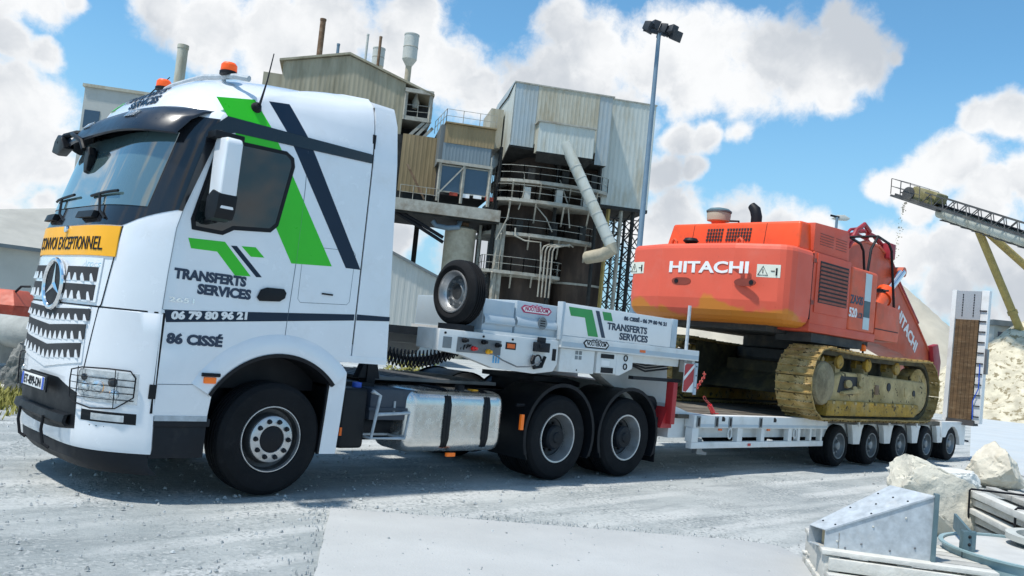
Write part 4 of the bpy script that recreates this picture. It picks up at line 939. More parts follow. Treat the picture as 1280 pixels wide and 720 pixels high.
# boxes under the rail
MB().box(3.63, 4.27, -.11, .5, 1.335, 1.622).build('tool_box', 'white_steel', tr, bevel=.01); MB().box(4.33, 4.72, -.10, .5, 1.35, 1.622).build('control_box', 'white_steel', tr, bevel=.01)
MB().prism([(4.722, -.10, 1.62), (5.06, -.10, 1.62), (5.06, -.10, 1.44), (4.80, -.10, 1.34), (4.722, -.10, 1.34)], (0, .4, 0)).build('control_box', 'white_steel', tr, bevel=.008)
bx_ = [o for o in tr.children if o.name.startswith('control_box')]
MB().box(4.40, 4.66, -.106, -.099, 1.545, 1.60).build('panel_slot', 'ink', bx_[0]); MB().box(4.42, 4.66, -.106, -.099, 1.36, 1.43).build('panel_slot', 'ink', bx_[0]); MB().box(4.42, 4.58, -.104, -.099, 1.45, 1.52).build('sticker', 'print_white', bx_[0])
for z in (1.57, 1.46): MB().tube([(4.90+.035*math.cos(a), -.105, z+.035*math.sin(a)) for a in [2*math.pi*i/16 for i in range(16)]], .008, 6, True).build('gauge', 'ink', bx_[1])
tb = [o for o in tr.children if o.name.startswith('tool_box')][0]
for x, z in ((3.90, 1.56), (3.97, 1.56), (3.90, 1.50), (3.97, 1.50)): MB().box(x, x+.05, -.114, -.109, z, z+.045).build('sticker', 'rim_grey', tb)
MB().lathe([(.012, 0), (.001, .01)], (3.95, -.11, 1.37), (0, -1, 0), 8).build('lock', 'ink', tb)
# bent neck down to the low bed
nk = [(4.9, 1.62), (6.35, 1.62), (6.42, 1.10), (6.45, .50), (5.95, .48), (5.72, .62), (5.45, 1.05), (4.9, 1.30)]
for y in (.28, 2.0): MB().prism([(x, y, z) for x, z in nk], (0, .22, 0)).build('neck_beam', 'neck_grey', tr, bevel=.02)
MB().box(5.75, 6.42, .501, 1.999, .52, 1.2).build('neck_web', 'neck_grey', tr)
MB().tube([(5.9, .16, .95), (5.9, .28, .95)], .13, 20).build('neck_pivot', 'chassis', tr)
for i in range(3): MB().tube([(4.95+.1*i, .05, 1.56-.03*i), (5.5, .02, 1.5-.04*i), (6.1, .08, 1.56-.04*i)], .014, 6).build('hydraulic_hose', 'ink', tr)
MB().box(5.2, 6.3, -.02, .06, 1.30, 1.345).build('hose_tray', 'chassis', tr)
MB().box(6.02, 6.12, -.10, .02, .72, 1.30).build('red_bracket', 'red_paint', tr, bevel=.01); MB().prism([(5.90, -.02, .66), (6.16, -.02, .66), (6.16, -.02, .84), (6.04, -.02, .95)], (0, .22, 0)).build('red_shoe', 'red_paint', tr)
mk = MB().box(6.20, 6.50, -.135, -.12, 1.18, 1.58).build('marker_board', 'print_white', tr)
for pts in (((6.202, 1.40), (6.202, 1.55), (6.235, 1.578), (6.42, 1.578)), ((6.202, 1.19), (6.27, 1.185), (6.43, 1.33), (6.43, 1.53), (6.202, 1.335))):
    MB().prism([(x, -.138, z) for x, z in pts], (0, .002, 0)).build('hazard_stripe', 'red_paint', mk)
MB().box(6.44, 6.50, -.15, -.13, 1.15, 1.60).build('board_rail', 'grey_blue_paint', mk); MB().box(6.40, 6.46, -.118, .1, 1.45, 1.62).build('board_bracket', 'white_steel', mk)
for z in (1.25, 1.42, 1.55): MB().lathe([(.014, 0), (.001, .01)], (6.47, -.15, z), (0, -1, 0), 8).build('bolt', 'ink', mk)
stake = tag(MB().tube([(6.30, -.06, 1.60), (6.30, -.06, 2.40)], .024, 8).build('stake_pole', 'galvanised'), 'slim grey steel stake standing on the trailer beside the printed board', 'pole')
# low bed
bdz = .86
dk = MB().box(6.15, 17.35, .02, 2.48, .52, .80).build('bed_frame', 'white_steel', tr)
for i in range(18):
    y0 = -.06 + 2.62*i/18; MB().box(6.25, 16.8, y0+.004, y0+2.62/18-.004, .802, bdz-.006+.004*rnd.random()).build('deck_plank', 'deck_wood', tr)
MB().prism([(6.1, .0, .80), (6.1, .0, 1.00), (6.6, .0, .88), (7.0, .0, .86), (7.0, .0, .80)], (0, 2.5, 0)).build('deck_nose', 'white_steel', tr, bevel=.006)
for s, y in ((1, -.15), (-1, 2.65)):
    yy = lambda a, b: sorted((y + s*a, y + s*b))
    sf = MB().box(6.52, 10.62, *yy(0, .16), .68, .862).build('side_beam', 'white_steel', tr, bevel=.006)
    MB().box(6.505, 10.50, *yy(.004, .10), .385, .475).build('lower_beam', 'white_steel', tr, bevel=.006)
    MB().box(6.50, 6.66, *yy(.002, .12), .477, .678).build('beam_post', 'white_steel', tr, bevel=.004)
    for x0, x1 in ((7.72, 7.86), (8.42, 8.52), (9.28, 9.40), (9.60, 9.68), (10.02, 10.08), (10.40, 10.47)):
        MB().box(x0, x1, *yy(.012, .09), .477, .678).build('beam_post', 'white_steel', tr)
    for x in (7.05, 7.42, 8.30, 6.58): MB().box(x, x+.10, *yy(-.008, .002), .69, .85).build('stake_pocket', 'rim_grey', sf, bevel=.004); MB().box(x+.03, x+.07, *yy(-.012, -.006), .71, .83).build('pocket_slot', 'ink', sf)
    MB().box(6.68, 10.60, *yy(-.004, .002), .695, .735).build('reflective_tape', 'grey_blue_paint', sf)
    for x in (7.24, 8.75): MB().prism([(x, y-s*.003, .78), (x+.08, y-s*.003, .78), (x+.09, y-s*.003, .82), (x+.05, y-s*.003, .85), (x, y-s*.003, .85)], (0, s*.004, 0)).build('lash_hole', 'ink', sf)
    for x in (7.50, 9.50): MB().tube([(x+.05*math.cos(a), y+s*.01, .60+.075*math.sin(a)) for a in [2*math.pi*i/16 for i in range(16)]], .012, 6, True).build('lash_ring', 'white_steel', tr)
    for x in (7.22, 8.62): MB().box(x, x+.08, *yy(.02, .04), .64, .67).build('marker_lamp', 'amber_lens', sf)
    MB().box(8.02, 8.10, *yy(-.006, .0), .41, .45).build('marker_lamp', 'red_lens', sf)
    # over the axles
    MB().box(10.63, 15.95, *yy(.05, .22), .775, .855).build('axle_deck_edge', 'deck_wood', tr)
    for i in range(5): MB().box(10.52+1.36*i+.02, 10.52+1.36*i+.07, *yy(.02, .07), .72, .87).build('stanchion', 'white_steel', tr, bevel=.004)
    for i in range(4):
        xc = 11.2 + 1.36*(i+.5)
        MB().prism([(xc-.26, y+s*.03, .76), (xc+.26, y+s*.03, .76), (xc+.20, y+s*.03, .66), (xc+.13, y+s*.03, .40), (xc-.13, y+s*.03, .40), (xc-.20, y+s*.03, .66)], (0, s*.10, 0)).build('wheel_bracket', 'white_steel', tr, bevel=.01)
    re = [(15.95, .86), (17.42, .86), (17.42, .34), (17.12, .34), (17.06, .55)] + [(16.64+.44*math.cos(R_(a)), .355+.40*math.sin(R_(a))) for a in (25, 50, 75, 90, 105, 130, 155)] + [(16.2, .52), (16.0, .52)]
    MB().prism([(x, y+s*.01, z) for x, z in re], (0, s*.14, 0)).build('rear_panel', 'white_steel', tr, bevel=.006)
    for i in range(5):
        x = 11.2+1.36*i; wheel(x, y+s*.03, .375, .375, .225, .44, 'trailer', tr, s)
    MB().box(17.425, 17.46, *yy(.05, .40), .50, .66).build('tail_light', 'red_lens', tr, bevel=.006)
    MB().tube([(17.42, y+s*.1, .45), (17.75, y+s*.05, .42)], .025, 6).build('rear_bracket', 'chassis', tr)
for i in range(5): MB().tube([(11.2+1.36*i, .35, .36), (11.2+1.36*i, 2.15, .36)], .07, 8).build('axle', 'chassis', tr)
MB().prism([(6.72, -.1, .30), (6.98, -.1, .28), (6.98, -.1, .32), (6.86, -.1, .34), (6.84, -.1, .52), (6.74, -.1, .52)], (0, .08, 0)).build('support_foot', 'rim_grey', tr)
# loading ramps folded up at the rear
for s, y0 in ((1, -.48), ):
    y1 = y0 + .80
    rp = MB(); tl = .10
    f = lambda z: 17.25 + (z-.9)*.035
    rp.hexa([(f(.86), y0, .86), (f(.86), y0+.16, .86), (f(.86)+.20, y0+.16, .86), (f(.86)+.20, y0, .86)], [(f(3.9), y0, 3.88), (f(3.9), y0+.16, 3.88), (f(3.9)+.16, y0+.16, 3.88), (f(3.9)+.16, y0, 3.88)])
    rail1 = rp.build('ramp_rail', 'white_steel', tr, bevel=.006)
    MB().hexa([(f(.86), y1-.10, .86), (f(.86), y1, .86), (f(.86)+.20, y1, .86), (f(.86)+.20, y1-.10, .86)], [(f(3.9), y1-.10, 3.88), (f(3.9), y1, 3.88), (f(3.9)+.16, y1, 3.88), (f(3.9)+.16, y1-.10, 3.88)]).build('ramp_rail', 'white_steel', tr, bevel=.006)
    for i in range(6):
        a = y0+.18+(y1-.12-y0-.18)*i/6; b = y0+.18+(y1-.12-y0-.18)*(i+1)/6-.006
        MB().hexa([(f(.9)-.015, a, .90), (f(.9)-.015, b, .90), (f(.9)+.06, b, .90), (f(.9)+.06, a, .90)], [(f(3.2)-.015, a, 3.2), (f(3.2)-.015, b, 3.2), (f(3.2)+.06, b, 3.2), (f(3.2)+.06, a, 3.2)]).build('ramp_plank', 'ramp_wood', tr)
    gm = MB().hexa([(f(3.2), y0+.165, 3.21), (f(3.2), y1-.105, 3.21), (f(3.2)+.04, y1-.105, 3.21), (f(3.2)+.04, y0+.165, 3.21)], [(f(3.86), y0+.165, 3.86), (f(3.86), y1-.105, 3.86), (f(3.86)+.04, y1-.105, 3.86), (f(3.86)+.04, y0+.165, 3.86)]).build('ramp_grating', 'grating', tr)
    for yy_ in (y0+.30, y0+.54):
        for i in range(9): MB().box(f(3.3)-.012+i*.002, f(3.3)+.02, yy_, yy_+.018, 3.27+.06*i, 3.31+.06*i).build('grating_slot', 'ink', gm)
    for i in range(11): z = 1.0+.24*i; MB().box(f(z)-.03, f(z)+.01, y0+.02, y0+.17, z, z+.022).build('ramp_rung', 'chassis', rail1)
    MB().tube([(f(.95)-.04, y0+.14, .95), (f(1.3)-.05, y0+.16, 1.35), (f(1.6)-.05, y0+.06, 1.65), (f(2.2)-.03, y0+.08, 2.2)], .012, 6).build('ramp_hose', 'blue_print', tr)
    MB().box(f(2)+.0, f(2)+.12, y0-.06, y0-.001, 1.98, 2.55).build('ramp_strut', 'rim_grey', tr, bevel=.006)
    MB().hexa([(17.15, y0+.1, .80), (17.15, y1-.1, .80), (17.5, y1-.1, .80), (17.5, y0+.1, .80)], [(17.22, y0+.1, .92), (17.22, y1-.1, .92), (17.44, y1-.1, .92), (17.44, y0+.1, .92)]).build('ramp_hinge', 'chassis', tr)
# red lashing chains on the bed
def chain(pts, label):
    t = thing('lashing_chain', label, 'chain', pts[0]); p = [V(q) for q in pts]
    for a, b in zip(p, p[1:]):
        n_ = max(2, int((b-a).length/.07)); d = (b-a)/n_
        for i in range(n_):
            c = a + d*(i+.5); u = d.normalized(); v = u.cross(Z).normalized() if i % 2 else u.cross(Z).normalized().cross(u)
            MB().tube([c + u*math.cos(k*.785)*.045 + v*math.sin(k*.785)*.022 for k in range(8)], .008, 5, True).build('chain_link', 'chain_red', t)
    return t
chain([(6.62, -.02, 1.15), (7.3, .25, 1.42), (7.5, .4, 1.46)], 'red lashing chain stretched up from the trailer neck')
ch2 = chain([(6.9, -.02, 1.12), (7.12, -.02, .98), (7.2, .0, .87), (7.35, .0, .88)], 'short red chain lying slack on the trailer deck edge')
MB().tube([(7.08, -.02, 1.0), (7.16, -.04, .90)], .035, 8).build('tensioner', 'red_lens', ch2)
# spare wheel standing on the ledge of the gooseneck
sp = thing('spare_wheel', 'spare tyre with bare steel rim standing on the trailer gooseneck', 'spare wheel', (2.03, .09, 1.755))
wheel(2.0, .09, 2.115, .36, .228, .24, 'spare', sp, 1, XA, 'tyre')
MB().box(2.02, 2.22, -.10, .28, 1.70, 1.765).build('wheel_cradle', 'chassis', tr)
# ================================================================ EXCAVATOR
ex = thing('crawler_excavator', 'faded orange crawler excavator with muddy tracks loaded on the trailer', 'excavator', (11.8, 1.25, .86))
# --- undercarriage
TX0, TX1, TR, TZ = 9.93, 14.22, .60, 1.475
def track_path(n):
    """closed loop of (x, z, angle) round sprocket and idler, a little sag on top"""
    L1 = TX1-TX0; pts = []; segs = [L1, math.pi*TR, L1, math.pi*TR]; T = sum(segs)
    for i in range(n):
        s = T*i/n
        if s < L1: pts.append((TX0+s, TZ-TR, 0.))
        elif s < L1+segs[1]:
            a = -math.pi/2+(s-L1)/TR; pts.append((TX1+TR*math.cos(a), TZ+TR*math.sin(a), a+math.pi/2))
        elif s < 2*L1+segs[1]:
            u = (s-L1-segs[1])/L1; pts.append((TX1-L1*u, TZ+TR+.0-.05*math.sin(math.pi*u)-.10*(1-u)*0, math.pi))
        else:
            a = math.pi/2+(s-2*L1-segs[1])/TR; pts.append((TX0+TR*math.cos(a), TZ+TR*math.sin(a), a+math.pi/2))
    return pts
NSH = 42
shoe_me = None
for near, y0 in ((True, -.45), (False, 2.30)):
    y1 = y0+.65; ym = (y0+y1)/2
    lk = MB(); pp = track_path(NSH)
    ring_o = [V((x-math.sin(a)*-.0, 0, z)) for x, z, a in pp]
    rows = []
    for x, z, a in pp + pp[:1]:
        nx, nz = math.sin(a), -math.cos(a)            # outward normal
        rows.append([V((x-nx*.10, ym-.14, z-nz*.10)), V((x-nx*.015, ym-.14, z-nz*.015)), V((x-nx*.015, ym+.14, z-nz*.015)), V((x-nx*.10, ym+.14, z-nz*.10)), V((x-nx*.10, ym-.14, z-nz*.10))])
    tk_ = lk.grid(rows).build('track_chain', 'dark_mud_shade', ex)
    for i, (x, z, a) in enumerate(pp):
        if shoe_me is None:
            s_ = MB(); s_.box(-.140, .140, -.325, .325, -.022, .002)
            for gx_ in (-.115, .02): s_.hexa([(gx_-.014, -.32, .0), (gx_+.014, -.32, .0), (gx_+.014, .32, .0), (gx_-.014, .32, .0)], [(gx_-.008, -.32, .032), (gx_+.008, -.32, .032), (gx_+.008, .32, .032), (gx_-.008, .32, .032)])
            o = s_.build('track_shoe', 'track_mud', None); shoe_me = o.data
            o.parent = tk_
        else:
            o = bpy.data.objects.new('track_shoe', shoe_me); col.objects.link(o); o.parent = tk_
        nrm = V((math.sin(a), 0, -math.cos(a))); o.location = V((x, ym, z)) - ex.location
        o.rotation_euler = (0, math.pi - a + 0, 0)
        o.rotation_euler.rotate_axis('X', rnd.uniform(-.015, .015))
    # sprocket, idler, rollers, side frame
    dirn = -1 if near else 1; yo = y0 if near else y1; yf = lambda a, b: sorted((yo - dirn*a, yo - dirn*b))
    fr = [(10.05, 1.02), (14.05, 1.02), (14.35, 1.16), (14.45, 1.45), (14.30, 1.66), (10.75, 1.70), (10.35, 1.62), (10.15, 1.36)]
    f0 = MB().prism([(x, yo-dirn*.10, z) for x, z in fr], (0, -dirn*.42, 0)).build('track_frame', 'dry_mud', ex, bevel=.05, seg=3)
    MB().prism([(x, yo-dirn*.05, z) for x, z in ((10.02, .93), (13.75, .95), (14.0, 1.06), (13.95, 1.20), (10.05, 1.20))], (0, -dirn*.48, 0)).build('roller_guard', 'yellow_mud', ex, bevel=.03)
    for i in range(9): x = 10.2+.42*i; MB().box(x, x+.07, *yf(.03, .06), 1.14, 1.19).build('guard_rib', 'dry_mud', f0, bevel=.01)
    for x, z, w_ in ((12.55, 1.50, .08), (13.75, 1.42, .06)): MB().tube([(x, yo-dirn*.085, z), (x, yo-dirn*.11, z)], w_, 12).build('frame_hole', 'interior', f0)
    for x in (11.95, 13.3): MB().box(x, x+.16, *yf(.085, .11), 1.34, 1.52).build('frame_plate', 'rust_pipe' if x < 12 else 'dry_mud', f0, bevel=.01)
    MB().lathe([(.001, -.03), (.20, -.03), (.27, .0), (.34, .02), (.37, .06), (.37, .34), (.3, .36), (.001, .36)], (TX0, yo-dirn*.05, TZ), (0, -dirn, 0), 36).build('sprocket_hub', 'hub_mud', ex, ang=30)
    u = MB()
    for k in range(20):
        a = 2*math.pi*k/20; d = V((math.cos(a), 0, math.sin(a))); u.bar(V((TX0, yo-dirn*.33, TZ))+d*.40, V((TX0, yo-dirn*.33, TZ))+d*.54, .09, .10, YA)
    u.build('sprocket_teeth', 'track_mud', ex)['kind'] = 'stuff'
    MB().lathe([(.06, .08), (.40, .10), (.46, .14), (.46, .40), (.40, .44), (.06, .46)], (TX1-.05, yo-dirn*.05, TZ-.02), (0, -dirn, 0), 36).build('idler', 'track_mud', ex)
    for x in (10.62, 11.75, 13.05): MB().lathe([(.001, .0), (.09, .0), (.12, .02), (.12, .08), (.085, .09), (.085, .20), (.12, .21), (.12, .3), (.001, .32)], (x, yo-dirn*.14, 1.86), (0, -dirn, 0), 20).build('carrier_roller', 'yellow_mud', ex); MB().box(x-.09, x+.09, *yf(.20, .42), 1.62, 1.86).build('roller_bracket', 'dry_mud', ex)
    for k in range(8): MB().lathe([(.001, .0), (.10, .0), (.13, .04), (.13, .3), (.001, .34)], (10.5+.47*k, yo-dirn*.12, 1.08), (0, -dirn, 0), 16).build('track_roller', 'track_mud', ex)
    MB().box(10.2, 14.1, *yf(.54, .60), 1.15, 2.02).build('shade_plate', 'dark_mud_shade', ex)  # dark plate added for the shadow behind the rollers
    MB().prism([(x, yo-dirn*.095, z) for x, z in ((10.45, 1.34), (10.55, 1.62), (11.25, 1.63), (11.45, 1.50), (11.40, 1.36), (10.9, 1.30))], (0, -dirn*.02, 0)).build('frame_cavity', 'interior', f0)
    for k, (xx, zz, rr) in enumerate(((10.72, 1.50, .07), (10.98, 1.42, .05), (11.22, 1.52, .06))): MB().tube([(xx, yo-dirn*.02, zz), (xx+.05, yo-dirn*.12, zz-.02)], rr, 10).build('hose_fitting', 'dry_mud', f0)
    st_ = MB(); st_.prism([(10.55, yo-dirn*.02, 1.30), (11.40, yo-dirn*.02, 1.36), (11.40, yo-dirn*.02, 1.42), (11.30, yo-dirn*.02, 1.70), (11.18, yo-dirn*.02, 1.70), (11.22, yo-dirn*.02, 1.44), (10.55, yo-dirn*.02, 1.36)], (0, -dirn*.12, 0)); st_.build('entry_step', 'dry_mud', ex, bevel=.03)
xf_ = MB(); xf_.box(11.0, 12.9, .30, 2.2, 1.25, 1.78); xf_.prism([(10.5, .1, 1.2), (13.4, .1, 1.2), (12.7, .1, 1.70), (11.2, .1, 1.70)], (0, 2.3, 0)); xf_.build('centre_frame', 'dark_mud_shade', ex, bevel=.03)
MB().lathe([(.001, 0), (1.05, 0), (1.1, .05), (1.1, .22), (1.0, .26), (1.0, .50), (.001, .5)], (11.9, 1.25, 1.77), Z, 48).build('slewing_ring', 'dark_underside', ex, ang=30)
# --- upper structure
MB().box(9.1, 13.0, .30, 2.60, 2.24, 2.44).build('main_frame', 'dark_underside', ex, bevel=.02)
MB().box(9.75, 11.7, -.16, .5, 2.14, 2.295).build('frame_rail', 'dark_underside', ex)
def cwplan(o=0, dx=0):
    h = [(8.50+dx+o, .55), (8.58+dx+o, 0.15), (8.80+dx+o, -.16+o), (9.00+dx, -.26+o), (9.30, -.27+o)]
    return [(x, y) for x, y in h] 
def cw_ring(z, o, xadd=0):
    near_ = [(8.42+o+xadd, 1.25), (8.42+o+xadd, .62), (8.62+o+xadd, -.10+o*.5), (8.67+o+xadd, -.18+o*.6), (8.76+o*.6+xadd, -.24+o), (8.88+xadd, -.27+o), (9.40, -.27+o)]
    far_ = [(x, 2.70-y) for x, y in near_[:0:-1]]
    return [V((x, y, z)) for x, y in far_ + near_]
rows = [cw_ring(z, o, xa) for z, o, xa in ((2.34, .20, .12), (2.37, .11, .08), (2.43, .045, .045), (2.52, .01, .02), (2.70, 0, 0), (3.10, 0, 0), (3.55, 0, 0), (3.60, .015, 0), (3.635, .045, 0), (3.645, .09, 0))]
cwm = MB(); n_ = len(rows[0]); cwm.grid(rows)
for r in (rows[0], rows[-1]): cwm.add(r, [tuple(range(n_))])
cwm.add(rows[0][:1] + [r[0] for r in rows] , [])
cwo = cwm.build('counterweight', 'cw_paint', ex, ang=9)
MB().box(9.38, 9.41, -.2, 2.7, 2.42, 3.60).build('counterweight_back', 'orange_paint', ex)
text('HITACHI', .262, (8.413, 1.89, 3.135), (0, -1, 0), Z, 'print_white', cwo, 'maker_lettering', bold=.008, fit=1.56, depth=.004)
for y in (1.62, .38):
    pts = [(y+.19*math.cos(a)+(.10 if math.cos(a) > 0 else -.10)-.0, 2.98+.062*math.sin(a)) for a in [2*math.pi*(i+.5)/16 for i in range(16)]]
    q = MB().prism([(8.412, yy*1.0, zz) for yy, zz in [(y+(p_[0]-y)*.68, p_[1]) for p_ in pts]], (.02, 0, 0)).build('lifting_slot', 'slot_dark', cwo); 
    MB().tube([(8.405, y+(.1 if y > 1 else -.12), 2.98), (8.43, y+(.1 if y > 1 else -.12), 2.98)], .04, 12).build('lifting_bolt', 'ink', cwo)
def warn(c, ax, nrm, parent):
    ax = V(ax).normalized(); c = V(c); nv = V(nrm).normalized(); o = c + nv*.004
    p = [o-ax*.19-Z*.105, o+ax*.19-Z*.105, o+ax*.19+Z*.105, o-ax*.19+Z*.105]
    wl = MB().prism(p, -nv*.03).build('warning_sign', 'sign_cream', parent)
    t_ = [o-ax*.17-Z*.07, o-ax*.01-Z*.07, o-ax*.09+Z*.075]
    MB().tube([q+nv*.002 for q in t_], .008, 4, True).build('sign_print', 'ink', wl); MB().tube([o-ax*.09-Z*.04+nv*.002, o-ax*.09+Z*.025+nv*.002], .008, 4).build('sign_print', 'ink', wl)
    MB().tube([o+ax*.13-Z*.07+nv*.002, o+ax*.13+Z*.05+nv*.002], .016, 5).build('sign_print', 'ink', wl); MB().tube([o+ax*.04+nv*.002, o+ax*.10+nv*.002], .008, 4).build('sign_print', 'ink', wl)
warn((8.578, .06, 3.19), (.268, -.963, 0), (-.963, -.268, 0), cwo); warn((8.60, 2.73, 3.22), (-.268, -.963, 0), (-.963, .268, 0), cwo)
for y in (.72, 2.05): MB().tube([(8.72, y-.05, 3.63), (8.72, y-.045, 3.72), (8.72, y, 3.76), (8.72, y+.045, 3.72), (8.72, y+.05, 3.63)], .028, 8).build('lifting_eye', 'orange_paint', ex)
MB().lathe([(.001, -.05), (.09, -.04), (.14, 0), (.10, .05), (.001, .06)], (8.60, 1.62, 3.70), Z, 16).build('rear_camera', 'ink', ex)
# engine hood
hd_ = MB().hexa([(9.02, -.20, 3.63), (9.02, 2.46, 3.63), (10.72, 2.46, 3.63), (10.72, -.20, 3.63)], [(9.10, -.16, 4.10), (9.10, 2.38, 4.10), (10.70, 2.38, 4.14), (10.70, -.16, 4.16)]).build('engine_hood', 'hood_orange', ex, bevel=.05, seg=3)
for y0_, y1_ in ((1.28, 1.62), (.72, 1.22)):
    nc = int((y1_-y0_)/.055); nr_ = 4
    for r in range(nr_): 
        for c in range(nc): y = y0_+(c+.1)*(y1_-y0_)/nc; z = 3.76+.062*r; MB().box(9.025+.013*r-.006+.008, 9.06+.013*r, y, y+.036, z, z+.042).build('hood_vent', 'interior', hd_)
for y in (.45, 1.9): MB().hexa([(9.018, y, 3.65), (9.018, y+.008, 3.65), (9.03, y+.008, 3.65), (9.03, y, 3.65)], [(9.093, y, 4.07), (9.093, y+.008, 4.07), (9.1, y+.008, 4.07), (9.1, y, 4.07)]).build('hood_seam', 'ink', hd_)
cl = MB().lathe([(.12, -.12), (.12, .10), (.14, .14)], (9.75, 1.85, 4.10), Z, 24).build('intake_neck', 'orange_paint', ex)
MB().lathe([(.12, .0), (.21, .02), (.22, .15), (.21, .18)], (9.75, 1.85, 4.235), Z, 28).build('intake_bowl', 'tank_tan', ex); MB().lathe([(.23, 0), (.235, .03), (.18, .07), (.06, .095), (.001, .1)], (9.75, 1.85, 4.41), Z, 28).build('intake_lid', 'teal_dark', ex)
MB().tube([(9.75, 1.6, 4.25), (9.75, 1.42, 4.24), (9.75, 1.40, 4.12)], .02, 6).build('intake_pipe', 'ink', ex)
MB().tube([(9.95, 1.18, 4.08), (9.95, 1.18, 4.35), (9.95, 1.22, 4.48), (9.95, 1.30, 4.56)], [.10, .10, .10, .075], 14).build('exhaust', 'ink', ex)
# near side covers
YS = -.27
sc_ = MB().box(9.43, 10.80, YS, .5, 2.44, 3.64).build('side_cover', 'faded_orange', ex, bevel=.02)
MB().prism([(9.42, YS+.02, 3.641), (10.74, YS+.02, 3.641), (10.70, YS+.02, 4.10), (10.62, YS+.02, 4.165), (9.42, YS+.02, 4.12)], (0, .3, 0)).build('upper_cover', 'faded_orange', ex, bevel=.02)
gp_ = MB().box(9.52, 10.76, YS-.02, YS-.001, 2.63, 3.62).build('grille_door', 'faded_orange', ex, bevel=.015)
MB().box(9.62, 10.68, YS-.024, YS-.021, 2.80, 3.50).build('grille_opening', 'interior', gp_)
for i in range(10): MB().hexa([(9.63, YS-.03, 2.815+.068*i), (10.67, YS-.03, 2.815+.068*i), (10.67, YS-.022, 2.815+.068*i), (9.63, YS-.022, 2.815+.068*i)], [(9.63, YS-.044, 2.85+.068*i), (10.67, YS-.044, 2.85+.068*i), (10.67, YS-.036, 2.85+.068*i), (9.63, YS-.036, 2.85+.068*i)]).build('grille_slat', 'slat_rust', gp_)
for r in range(5):
    for (a, b) in ((9.62, 10.1), (10.2, 10.6)): MB().box(a, b, YS+.012, YS+.021, 3.78+.045*r, 3.79+.045*r).build('cover_vent', 'slat_rust', sc_)
MB().box(9.415, 9.435, YS+.005, YS+.2, 2.5, 3.6).build('cover_gap', 'ink', ex)
for z in (2.75, 3.45): MB().box(9.40, 9.50, YS-.015, YS+.01, z, z+.07).build('hinge', 'slat_rust', ex)
tkx = MB().box(10.83, 11.95, YS, .7, 2.44, 3.58).build('fuel_tank', 'orange_paint', ex, bevel=.07, seg=4)
for x0, x1, z0, z1, mt in ((11.42, 11.68, 3.02, 3.52, 'stripe_pale'), (11.42, 11.68, 2.72, 3.02, 'stripe_teal'), (11.42, 11.68, 2.50, 2.72, 'stripe_pale')):
    MB().box(x0, x1, YS-.004, YS-.001, z0, z1).build('livery_stripe', mt, tkx)
text('ZAXIS', .20, (10.86, YS-.003, 2.93), XA, Z, 'ink_navy', tkx, 'model_lettering', bold=.008, fit=.52, depth=.002)
text('520', .22, (10.84, YS-.003, 2.69), XA, Z, 'print_white', tkx, 'model_lettering', bold=.008, fit=.32, depth=.002); text('LCR', .13, (11.18, YS-.003, 2.69), XA, Z, 'ink_navy', tkx, 'model_lettering', bold=.003, fit=.22, depth=.002)
MB().box(9.43, 12.0, YS+.004, .4, 2.30, 2.455).build('skirt', 'faded_orange', ex, bevel=.03)
MB().prism([(11.97, YS+.01, 2.36), (13.05, YS+.01, 2.36), (13.10, YS+.01, 2.62), (13.05, YS+.01, 3.02), (12.0, YS+.01, 3.06)], (0, .75, 0)).build('front_box', 'orange_paint', ex, bevel=.03)
MB().box(11.97, 13.0, YS-.002, YS+.012, 2.55, 2.565).build('box_seam', 'ink', ex)
hr = MB().tube([(11.62, -.2, 3.56), (11.70, -.2, 4.0), (11.95, -.2, 4.28), (12.45, -.2, 4.22), (12.60, -.2, 4.10), (12.90, -.2, 3.0)], .026, 8).build('handrail', 'ink', ex)
MB().tube([(11.95, .35, 4.28), (12.45, .35, 4.22), (12.60, .35, 4.10), (12.90, .35, 3.0)], .026, 8).build('handrail', 'ink', ex); MB().tube([(11.95, -.2, 4.28), (11.95, .35, 4.28)], .022, 8).build('handrail', 'ink', ex)
MB().box(12.55, 12.72, -.1, .3, 3.30, 3.36).build('step_plate', 'ink', ex); MB().tube([(12.6, -.2, 3.33), (12.6, .1, 3.33)], .02, 6).build('step_stay', 'ink', ex)
MB().lathe([(.05, 0), (.06, .03), (.05, .10), (.001, .13)], (11.9, -.10, 1.98+.14), Z, 14).build('beacon', 'amber_lit', ex); MB().tube([(11.9, -.10, 2.02), (11.9, -.10, 2.26)], .02, 6).build('beacon_stem', 'ink', ex)
# boom: arched box beam going down behind the ramps, with cylinders and pipes
bpts = [(12.6, 3.1), (12.75, 3.9), (13.25, 4.30), (13.9, 4.50), (14.6, 4.50), (15.2, 4.28), (15.75, 3.80), (16.9, 3.05), (17.75, 2.45), (18.15, 2.0), (18.05, 1.82), (17.3, 2.05), (16.0, 2.28), (14.6, 2.42), (13.2, 2.50)]
bo = MB().prism([(x, .92, z) for x, z in bpts], (0, .70, 0)).build('boom', 'boom_orange', ex, bevel=.03)
MB().tube([(x, .92, z) for x, z in bpts[1:10]], .03, 6).build('boom_edge', 'boom_orange', bo)
tdir = V((17.0-15.75, 0, 2.62-3.42)).normalized()
text('HITACHI', .36, (15.72, .915, 3.12), tdir, tdir.cross(YA)*-1 if False else V((-tdir.z, 0, tdir.x)), 'print_white', bo, 'maker_lettering', bold=.012, fit=1.45, depth=.004)
cy = MB().tube([(13.6, .70, 2.75), (14.55, .70, 3.45)], .17, 16).build('boom_cylinder', 'orange_paint', ex); MB().tube([(14.40, .70, 3.34), (14.6, .70, 3.49)], .21, 16).build('cylinder_collar', 'hood_orange', cy)
